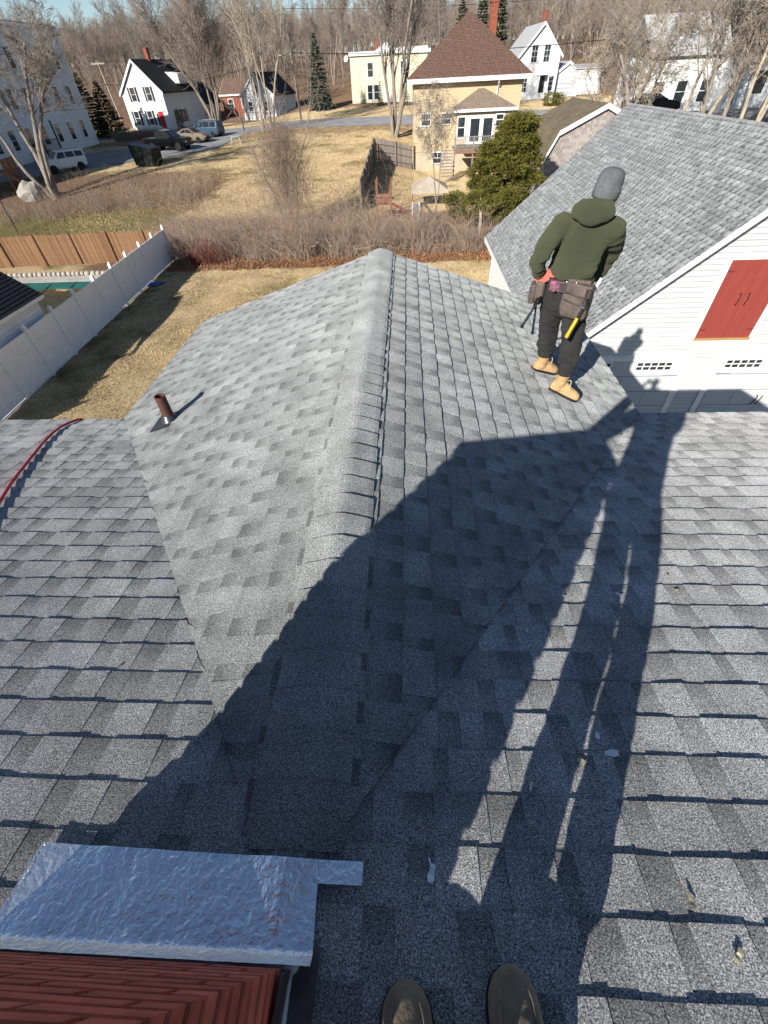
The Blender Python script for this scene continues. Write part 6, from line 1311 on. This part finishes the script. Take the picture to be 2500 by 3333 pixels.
RL = [(1.700, .02, 1.09), (1.722, .0, .925), (1.738, -.035, .755), (1.740, -.075, .62), (1.736, -.098, .515)]
# body (one continuous mesh under the clothes)
b = MB(); torso(b, [(pel+Vector((0, 0, -.12)), .12, .09), (pel, .145, .10), (pel+Vector((.01, 0, .16)), .13, .09), (Vector((1.65, .07, 1.45)), .155, .10), (Vector((1.655, .07, 1.57)), .14, .085), (Vector((1.66, .075, 1.63)), .07, .065)], RA, FA)
for J, d_, n_, sd in ((LJ, (.25, .75, -.65), (.8, -.35, -.2), 1), (RJ, (-.35, .55, -.75), (-.8, -.3, .1), -1)):
    limb(b, [Vector(J[0])*.7+Vector(J[1])*.3]+list(J[1:]), [.05, .046, .042, .038, .029]); hand(b, Vector(J[-1])+Vector(d_).normalized()*.015, d_, n_, sd, .45)
for J in (LL, RL): limb(b, J, [.085, .075, .055, .05, .038]); limb(b, [J[-1], Vector(J[-1])-Vector((0, 0, .10)), Vector(J[-1])+Vector((.03, 0, -.16))], [.036, .032, .015])
headmesh(b, (1.738, .083, 1.748), (.86, .45, -.30), (1.665, .075, 1.60))
remesh(b, 'body', MT['skin'], worker, .0055, 3)
# hoodie
h = MB(); torso(h, [(Vector((1.622, .055, 1.232)), .150, .112), (Vector((1.622, .055, 1.245)), .172, .132), (Vector((1.623, .057, 1.30)), .178, .135), (Vector((1.632, .06, 1.40)), .180, .128), (Vector((1.645, .065, 1.50)), .192, .122), (Vector((1.652, .07, 1.565)), .178, .105), (Vector((1.656, .072, 1.61)), .125, .088), (Vector((1.66, .075, 1.65)), .082, .075)], RA, FA)
limb(h, LJ, [.088, .076, .066, .060, .047]); limb(h, RJ, [.090, .080, .070, .060, .047])
for J in (LJ, RJ): h.ell(Vector(J[0])-Vector((0, 0, .004)), (.088, .088, .085), None, 16, 10)
def folds(p):
    w_ = .012*nrel(p, (7, 7, 20))+.006*nrel(p, (20, 20, 44))
    lo_ = max(0, 1-(p.z-1.23)/.10); return w_*(.5 if p.z > 1.48 else 1.0)+.006*lo_*math.sin((p.x-p.y)*38)
hd = remesh(h, 'hoodie', MT['hoodie'], worker, .0085, 3, folds)
hb = MB(); nk = Vector((1.670, .05, 1.722)); RFm = Matrix((RA, FA, Vector((0, 0, 1)))).transposed()
ringc = []
for k in range(24):
    a_ = 2*math.pi*k/24; ringc.append(nk+RA*(.088*math.cos(a_))+FA*(.085*math.sin(a_))+Vector((0, 0, .018*-math.sin(a_)-.025)))
for k in range(24): hb.tube([ringc[k], ringc[(k+1) % 24]], [.036, .036], 10)
hb.ell(nk-FA*.072-Vector((0, 0, .05)), (.150, .078, .078), RFm @ Matrix.Rotation(-.35, 3, 'X'), 22, 12)
hb.ell(nk-FA*.112-Vector((0, 0, .085)), (.088, .045, .045), RFm, 16, 9)
for s_ in (-1, 1): hb.ell(nk+RA*(.085*s_)-FA*.03-Vector((0, 0, .05)), (.055, .075, .05), RFm, 14, 9)
remesh(hb, 'hood', MT['hoodie'], hd, .0075, 7, lambda p: .005*nrel(p, (14, 14, 30)))
for J in (LJ, RJ):
    a, c = Vector(J[-1]), Vector(J[-2]); d_ = (a-c).normalized(); MB().tube([a-d_*.03, a-d_*.02, a+d_*.02, a+d_*.026], [.047, .050, .049, .042], 16).build('cuff', MT['hoodie'], hd, smooth=True)
# trousers
p_ = MB(); torso(p_, [(Vector((1.622, .055, 1.262)), .150, .108), (Vector((1.622, .055, 1.22)), .162, .118), (pel+Vector((0, 0, 0)), .172, .138), (pel+Vector((0, 0, -.09)), .165, .138), (pel+Vector((.005, 0, -.15)), .10, .09)], RA, FA)
limb(p_, LL, [.098, .097, .084, .083, .066]); limb(p_, RL, [.10, .098, .086, .085, .067])
def pfold(p):
    k = 1.0 if p.z < .62 else .6; return k*(.014*nrel(p, (8, 8, 30))+.007*nrel(p, (18, 18, 70)))
pt = remesh(p_, 'trousers', MT['pants_b'], worker, .0085, 3, pfold)
for J in (LL, RL):
    a = Vector(J[-1]); MB().tube([a+Vector((0, 0, .03)), a+Vector((0, 0, .02)), a-Vector((0, 0, .025)), a-Vector((0, 0, .03))], [.064, .068, .064, .055], 18).build('ankle_cuff', MT['pants_b'], pt, smooth=True)
# boots
NS = Vector((SB, 0, CB))
def boot(heel, toe, ank, mat, parent, nm='boot', sole=MT['black'], laces=True, hi=True):
    hl, to = Vector(heel), Vector(toe); d_ = (to-hl).normalized(); up = (NS-d_*NS.dot(d_)).normalized(); r_ = d_.cross(up); L_ = (to-hl).length; mb = MB()
    secs = [(-.03, .030, .06), (.03, .042, .095), (.12, .045, .115), (.25, .044, .115), (.45, .048, .095), (.65, .054, .074), (.82, .053, .062), (.94, .042, .050), (1.0, .020, .028)]
    mb.loft([[hl+d_*(t_*L_)+r_*(w_*math.cos(a))+up*(.018+max(0, math.sin(a))**.8*h_+min(0, math.sin(a))*.008) for a in np.linspace(0, 2*math.pi, 18, endpoint=False)] for t_, w_, h_ in secs], True)
    if hi: a = Vector(ank); b0 = hl+d_*(.22*L_)+up*.06; mb.tube([b0-up*.02, b0*.55+a*.45, a, a+Vector((0, 0, .02))], [(.054, .05), (.055, .053), (.062, .06), (.062, .06)], 16)
    o = remesh(mb, nm, mat, parent, .005, 3, lambda p: .0022*nrel(p, (40, 40, 40)))
    so_ = MB(); so_.loft([[hl+d_*(t_*L_)+r_*((w_+.005)*sg)+up*z for sg, z in ((1, 0), (1, .02), (-1, .02), (-1, 0))] for t_, w_, h_ in secs], True); so_.build('sole', sole, o)
    if laces:
        for k in range(5):
            t_ = .36+.05*k if k < 3 else .32; z_ = .115-.012*k+(.0 if k < 3 else 0); c = hl+d_*((.30+.075*k)*L_)+up*(.112-.013*k); MB().tube([c-r_*.028, c+up*.006, c+r_*.028], .0035, 6).build('lace', MT['lace'], o)
        c = hl+d_*(.36*L_)+up*.125; MB().tube(smooth_path([c, c+d_*.03+up*.02+r_*.01, c+d_*.045-up*.02+r_*.02, c+d_*.03-up*.06+r_*.03], 4), .0035, 6).build('lace_bow', MT['lace'], o)
    return o
ztop = lambda x: zr(x)-.004
boot((1.565, .275, ztop(1.565)), (1.805, .325, ztop(1.805)), (1.645, .278, .505), MT['boot_tan'], worker)
boot((1.655, -.045, ztop(1.655)), (1.895, -.150, ztop(1.895)), (1.736, -.098, .515), MT['boot_tan'], worker)
# beanie
ax = Vector((.13, .0, 1)).normalized(); c0 = Vector((1.722, .070, 1.733)); R1, F1 = Vector((.85, .5, 0)).normalized(), Vector((-.5, .85, 0)).normalized(); R1 = (R1-ax*R1.dot(ax)).normalized(); F1 = ax.cross(R1)
bm = MB().loft([ering(c0+ax*z, R1, F1, r_*.97, r_*.86, 28) for r_, z in ((.086, .004), (.096, .0), (.101, .012), (.102, .046), (.100, .060), (.094, .060), (.096, .09), (.092, .12), (.080, .150), (.060, .163), (.033, .171), (.006, .174))], True)
bn = bm.build('beanie', MT['beanie'], worker, smooth=True)
for k, (w_, z) in enumerate(((.020, .047), (.034, .034))):
    mb = MB()
    for j in range(7):
        a = -.25+(j-3)*w_/.1/6.5; q = c0+ax*z+R1*(.115*math.cos(a))+F1*(.1045*math.sin(a)); mb.box(q, (.004, .004, .006))
    mb.build('logo_print', MT['white'], bn)
# tool belt
belt = MB(); belt.loft([ering((1.622, .055, z), RA, FA, rx, ry, 32) for z, rx, ry in ((1.195, .172, .130), (1.196, .182, .140), (1.238, .182, .140), (1.239, .172, .130))], True)
tbelt = belt.build('tool_belt', MT['leather_d'], worker, smooth=False)
def pouch(c, ux, uy, w_, hh, dp, m, nm, taper=.82):
    c = Vector(c); ux = Vector(ux).normalized(); uy = Vector(uy).normalized(); rings = []
    for z, sw_, sd_ in ((-hh/2, taper*.86, .7), (-hh/2+.02, taper, .95), (-hh*.1, 1.0, 1.05), (hh/2-.01, .96, 1.0), (hh/2, .92, .9)):
        rings.append([c+ux*(w_/2*sw_*x)+uy*(dp/2*sd_*y)+Vector((0, 0, z)) for x, y in ((-1, -.7), (-.8, -1), (.8, -1), (1, -.7), (1, .7), (.8, 1), (-.8, 1), (-1, .7))])
    return MB().loft(rings, True).build(nm, m, tbelt, smooth=False)
bk = -FA
u1 = (RA*.94-FA*.3); n1 = Vector((-u1.y, u1.x, 0))*-1
P1 = pel+RA*.105-FA*.165+Vector((0, 0, .02))
pch = pouch(P1, u1, n1, .215, .25, .085, MT['leather'], 'nail_pouch', .95)
pouch(P1+n1*.045+Vector((0, 0, -.03)), u1, n1, .195, .16, .04, MT['leather'], 'front_pocket', .9)
for dz_ in (.055, -.0): MB().tube([P1+n1*.066-u1*.085+Vector((0, 0, dz_+.012)), P1+n1*.070+Vector((0, 0, dz_)), P1+n1*.066+u1*.085+Vector((0, 0, dz_-.008))], .0055, 6).build('pocket_rim', MT['leather_d'], tbelt)
MB().box(pel-FA*.155+RA*.09+Vector((0, 0, .135)), (.16, .02, .06), Matrix.Rotation(math.atan2(RA.y, RA.x), 3, 'Z')).build('belt_flap', MT['leather'], tbelt)
for k in range(4): MB().ell(pel-FA*.17+RA*(.0+.035*k)+Vector((0, 0, .145-.012*(k % 2))), (.006, .006, .006), n=8, m=5).build('rivet', MT['silver'], tbelt)
P2 = pel-RA*.205+FA*.0+Vector((0, 0, .025))
pouch(P2, FA, -RA, .16, .22, .075, MT['leather'], 'side_pouch', .85); pouch(P2-RA*.05-FA*.035+Vector((0, 0, -.03)), FA, -RA, .11, .15, .05, MT['leather'], 'small_pocket', .85)
MB().box(pel-FA*.15-RA*.055+Vector((0, 0, .10)), (.13, .012, .07), Matrix.Rotation(math.atan2(RA.y, RA.x), 3, 'Z')).build('stained_panel', MT['pink'], tbelt)
MB().box(pel-FA*.16-RA*.02+Vector((0, 0, .095)), (.045, .022, .06), Matrix.Rotation(math.atan2(RA.y, RA.x), 3, 'Z')).build('phone_holster', MT['leather_d'], tbelt)
MB().lathe(pel-FA*.165-RA*.085+Vector((0, 0, .085)), [(.024, 0), (.026, .008), (.012, .016)], 14, axis=-FA).build('pink_tape', MT['pink'], tbelt)
sq = thing('speed_square', 'red-orange speed square sticking out of the side pouch', 'tool', P2+Vector((0, 0, .1)))
MB().prism([P2-FA*.04+RA*.085+Vector((0, 0, .19)), P2-FA*.08-RA*.06+Vector((0, 0, .085)), P2-FA*.09+RA*.03+Vector((0, 0, .075)), P2-FA*.07+RA*.10+Vector((0, 0, .12))], -FA*.012).build('blade', MT['redorange'], sq)
def hammer(lab, a, c, grip, gm, headdir, full=True, r_=.011):
    a, c = Vector(a), Vector(c); d_ = (c-a).normalized(); t = thing('hammer', lab, 'hammer', c)
    MB().tube([a, a+(c-a)*.5], [(r_*.8, r_*.62)]*2, 10).build('shaft', MT['black'], t)
    MB().tube([a+(c-a)*.46, a+(c-a)*.55, a+(c-a)*.8, a+(c-a)*.94, c], [(r_*.9, r_*.75), (r_*1.15, r_*.9), (r_, r_*.85), (r_*1.3, r_), (r_*1.1, r_*.8)], 12).build('grip', gm, t, smooth=True)
    MB().tube([c-d_*.006, c+d_*.004], r_*1.25, 10).build('butt', MT['black'], t)
    hd_ = Vector(headdir).normalized(); MB().tube([a-hd_*.05, a-hd_*.02, a+hd_*.03, a+hd_*.055], [.012, .013, .012, .016], 10).tube([a-hd_*.04, a-hd_*.075+d_*.02, a-hd_*.095+d_*.045], [(.013, .006), (.011, .004), (.008, .002)], 8).build('head', MT['iron'], t)
    return t
ha, hc = at_y(1914, 975, -.255), at_y(1841, 1101, -.27)
hammer('yellow-handled hammer hanging from the right hip of the tool belt', ha, hc, .5, MT['yellow'], FA-RA*.2, r_=.0145)
la, lc = at_y(1755, 975, .03), at_y(1698, 1064, .03); hammer('black-handled hammer hanging at an angle from the left pouch', la, lc, .5, MT['black'], FA, r_=.012)
la, lc = at_y(1748, 975, .06), at_y(1733, 1085, .06); hammer('blue-handled hammer hanging straight down from the left pouch', la, lc, .5, pm('navy_grip', (.012, .02, .05), None, 6, .5), FA, r_=.011)
hh = MB().tube([Vector(ha)+Vector((.0, .02, .06)), Vector(ha)+Vector((0, .01, .0)), Vector(ha)+Vector((-.02, .01, -.045))], [(.03, .02), (.028, .022), (.02, .018)], 10); hh.build('hammer_loop', MT['leather_d'], tbelt); MB().lathe(Vector(ha)+Vector((-.018, .0, -.06)), [(.024, 0), (.027, .004), (.024, .008)], 14, axis=(Vector(ha)-Vector(hc))).build('loop_ring', MT['silver'], tbelt)
ka, kc = at_y(1932, 935, -.11), at_y(1917, 968, -.12); t = thing('utility_knife', 'yellow utility knife tucked in the right pouch', 'knife', kc); MB().tube([ka, Vector(ka)*.5+Vector(kc)*.5, kc], [(.008, .012), (.010, .016), (.007, .012)], 10).build('handle', MT['yellow'], t, smooth=True)
ma, mc = at_y(1958, 905, -.10), at_y(1935, 945, -.10); t = thing('marker', 'white marker sticking out of the right pouch', 'marker', mc); MB().tube([ma, mc], .0105, 12).build('barrel', MT['white'], t, smooth=True)
# ---- photographer
def zm(y_): return -y_*math.tan(A_M)+.012
MT['shoe'] = pm('brown_suede', (.30, .235, .165), (.20, .155, .11), 14, .92, bump=.35, bscale=90, bdist=.004, dr=.6)
MT['jean'] = pm('pale_trouser', (.34, .33, .33), (.27, .265, .27), 9, .9, bump=.3, bscale=120, bdist=.003)
MT['jacket'] = pm('dark_jacket', (.03, .034, .045), (.02, .023, .03), 6, .85)
ph = thing('person', 'photographer in brown suede shoes standing beside the brick chimney', 'person', (.46, -3.95, zm(-3.95)))
Fy, Rx = Vector((0, 1, 0)), Vector((1, 0, 0))
pc = Vector((.354, -4.02, 1.80))
LA = [(.185, -4.02, 2.27), (.06, -3.95, 2.13), (-.045, -3.87, 2.03), (.10, -3.80, 2.20), (.255, -3.735, 2.36)]; RA_ = [(.523, -4.02, 2.27), (.555, -3.96, 2.14), (.545, -3.87, 2.05), (.50, -3.80, 2.2), (.425, -3.735, 2.35)]
L1 = [(.285, -4.03, 1.78), (.34, -4.0, 1.58), (.415, -3.95, 1.36), (.382, -4.0, 1.18), (.355, -4.04, 1.03)]; L2 = [(.43, -4.02, 1.78), (.54, -3.95, 1.58), (.635, -3.86, 1.37), (.61, -3.91, 1.2), (.588, -3.95, 1.02)]
b = MB(); torso(b, [(pc-Vector((0, 0, .1)), .12, .085), (pc, .14, .095), (pc+Vector((0, 0, .2)), .125, .09), (pc+Vector((0, 0, .38)), .15, .095), (pc+Vector((0, 0, .47)), .13, .08), (pc+Vector((0, .01, .53)), .065, .06)], Rx, Fy)
for J, d_, n_, sd in ((LA, (.55, .25, .55), (.6, .4, -.4), -1), (RA_, (-.55, .25, .55), (-.6, .4, -.4), 1)): limb(b, J, [.05, .045, .04, .036, .028]); hand(b, J[-1], d_, n_, sd, .5, .92)
for J in (L1, L2): limb(b, J, [.085, .07, .055, .05, .04])
limb(b, [L1[-1], Vector(L1[-1])+Vector((0, .02, -.05)), (.345, -3.86, zm(-3.86)+.03)], [.04, .04, .03]); limb(b, [L2[-1], Vector(L2[-1])+Vector((0, .02, -.05)), (.595, -3.82, zm(-3.82)+.03)], [.04, .04, .03])
headmesh(b, (.36, -3.99, 2.50), (-.02, .92, -.35), (.354, -4.03, 2.32)); remesh(b, 'body', MT['skin'], ph, .006, 3)
h = MB(); torso(h, [(pc-Vector((0, 0, .06)), .16, .125), (pc, .17, .13), (pc+Vector((0, 0, .2)), .165, .125), (pc+Vector((0, 0, .38)), .18, .12), (pc+Vector((0, 0, .47)), .165, .1), (pc+Vector((0, .01, .52)), .09, .08)], Rx, Fy); limb(h, LA, [.08, .07, .062, .055, .042]); limb(h, RA_, [.08, .07, .062, .055, .042]); remesh(h, 'jacket', MT['jacket'], ph, .011, 3, folds)
p_ = MB(); torso(p_, [(pc+Vector((0, 0, .04)), .15, .11), (pc-Vector((0, 0, .06)), .165, .125), (pc-Vector((0, 0, .12)), .15, .12), (pc-Vector((0, 0, .17)), .09, .08)], Rx, Fy); limb(p_, L1, [.09, .085, .078, .072, .066]); limb(p_, L2, [.09, .08, .069, .066, .063]); remesh(p_, 'trousers', MT['jean'], ph, .011, 3, pfold)
mb = MB().ell((.36, -4.005, 2.545), (.088, .108, .095), None, 18, 12); remesh(mb, 'hair', pm('dark_hair', (.03, .02, .014), None, 30, .8), ph, .009, 1, lambda p: .006*nrel(p, (40, 40, 40)))
NM = Vector((0, SM, CM)); DM = Vector((0, CM, -SM))
def moc(toe, ang):
    to = Vector(toe); d_ = (Matrix.Rotation(ang, 3, 'Z') @ DM).normalized(); up = (NM-d_*NM.dot(d_)).normalized(); r_ = d_.cross(up); L_ = .30; hl = to-d_*L_; mb = MB()
    secs = [(t_, w_*1.2, h_*1.12) for t_, w_, h_ in [(0, .026, .045), (.05, .036, .062), (.2, .037, .066), (.4, .043, .066), (.58, .049, .060), (.74, .051, .053), (.86, .046, .047), (.94, .035, .040), (.985, .020, .030), (1.0, .007, .022)]]
    mb.loft([[hl+d_*(t_*L_)+r_*(w_*math.cos(a))+up*(.012+max(0, math.sin(a))**.62*h_+min(0, math.sin(a))*.010) for a in np.linspace(0, 2*math.pi, 26, endpoint=False)] for t_, w_, h_ in secs], True)
    o = remesh(mb, 'shoe', MT['shoe'], ph, .0042, 3, lambda p: .0012*nrel(p, (60, 60, 60)))
    path = [hl+d_*(t_*L_)+r_*(w_*1.2*s_)+up*(z*1.12+.001) for t_, w_, z, s_ in ((.45, .033, .068, -1), (.6, .034, .062, -1), (.75, .032, .056, -1), (.86, .024, .051, -1), (.915, .010, .047, -1), (.915, .010, .047, 1), (.86, .024, .051, 1), (.75, .032, .056, 1), (.6, .034, .062, 1), (.45, .033, .068, 1))]
    MB().tube(smooth_path([Vector(q) for q in path], 4), .0032, 6).build('toe_seam', MT['shoe'], o, smooth=True)
    sl_ = MB(); sl_.loft([[hl+d_*(t_*L_)+r_*((w_+.004)*sg)+up*z for sg, z in ((1, .0), (1, .012), (-1, .012), (-1, .0))] for t_, w_, h_ in secs], True); sl_.build('sole', MT['black'], o)
q1, q2 = roofpt(1322, 3195, .02), roofpt(1655, 3148, .02)
moc((q1.x, q1.y, zm(q1.y)), .03); moc((q2.x, q2.y, zm(q2.y)), -.02)
fw = Vector(RC[2]); upv = Vector(RC[1]); rt = Vector(RC[0]); pcn = Vector(CAM)-fw*.022-upv*.045
Rp = Matrix((rt, upv, fw)).transposed(); t = thing('phone', 'dark phone held up in both hands by the photographer', 'phone', pcn)
MB().box(pcn, (.074, .15, .008), Rp).build('case', MT['black'], t); MB().box(pcn-fw*.0048, (.068, .143, .001), Rp).build('screen', MT['glass'], t)
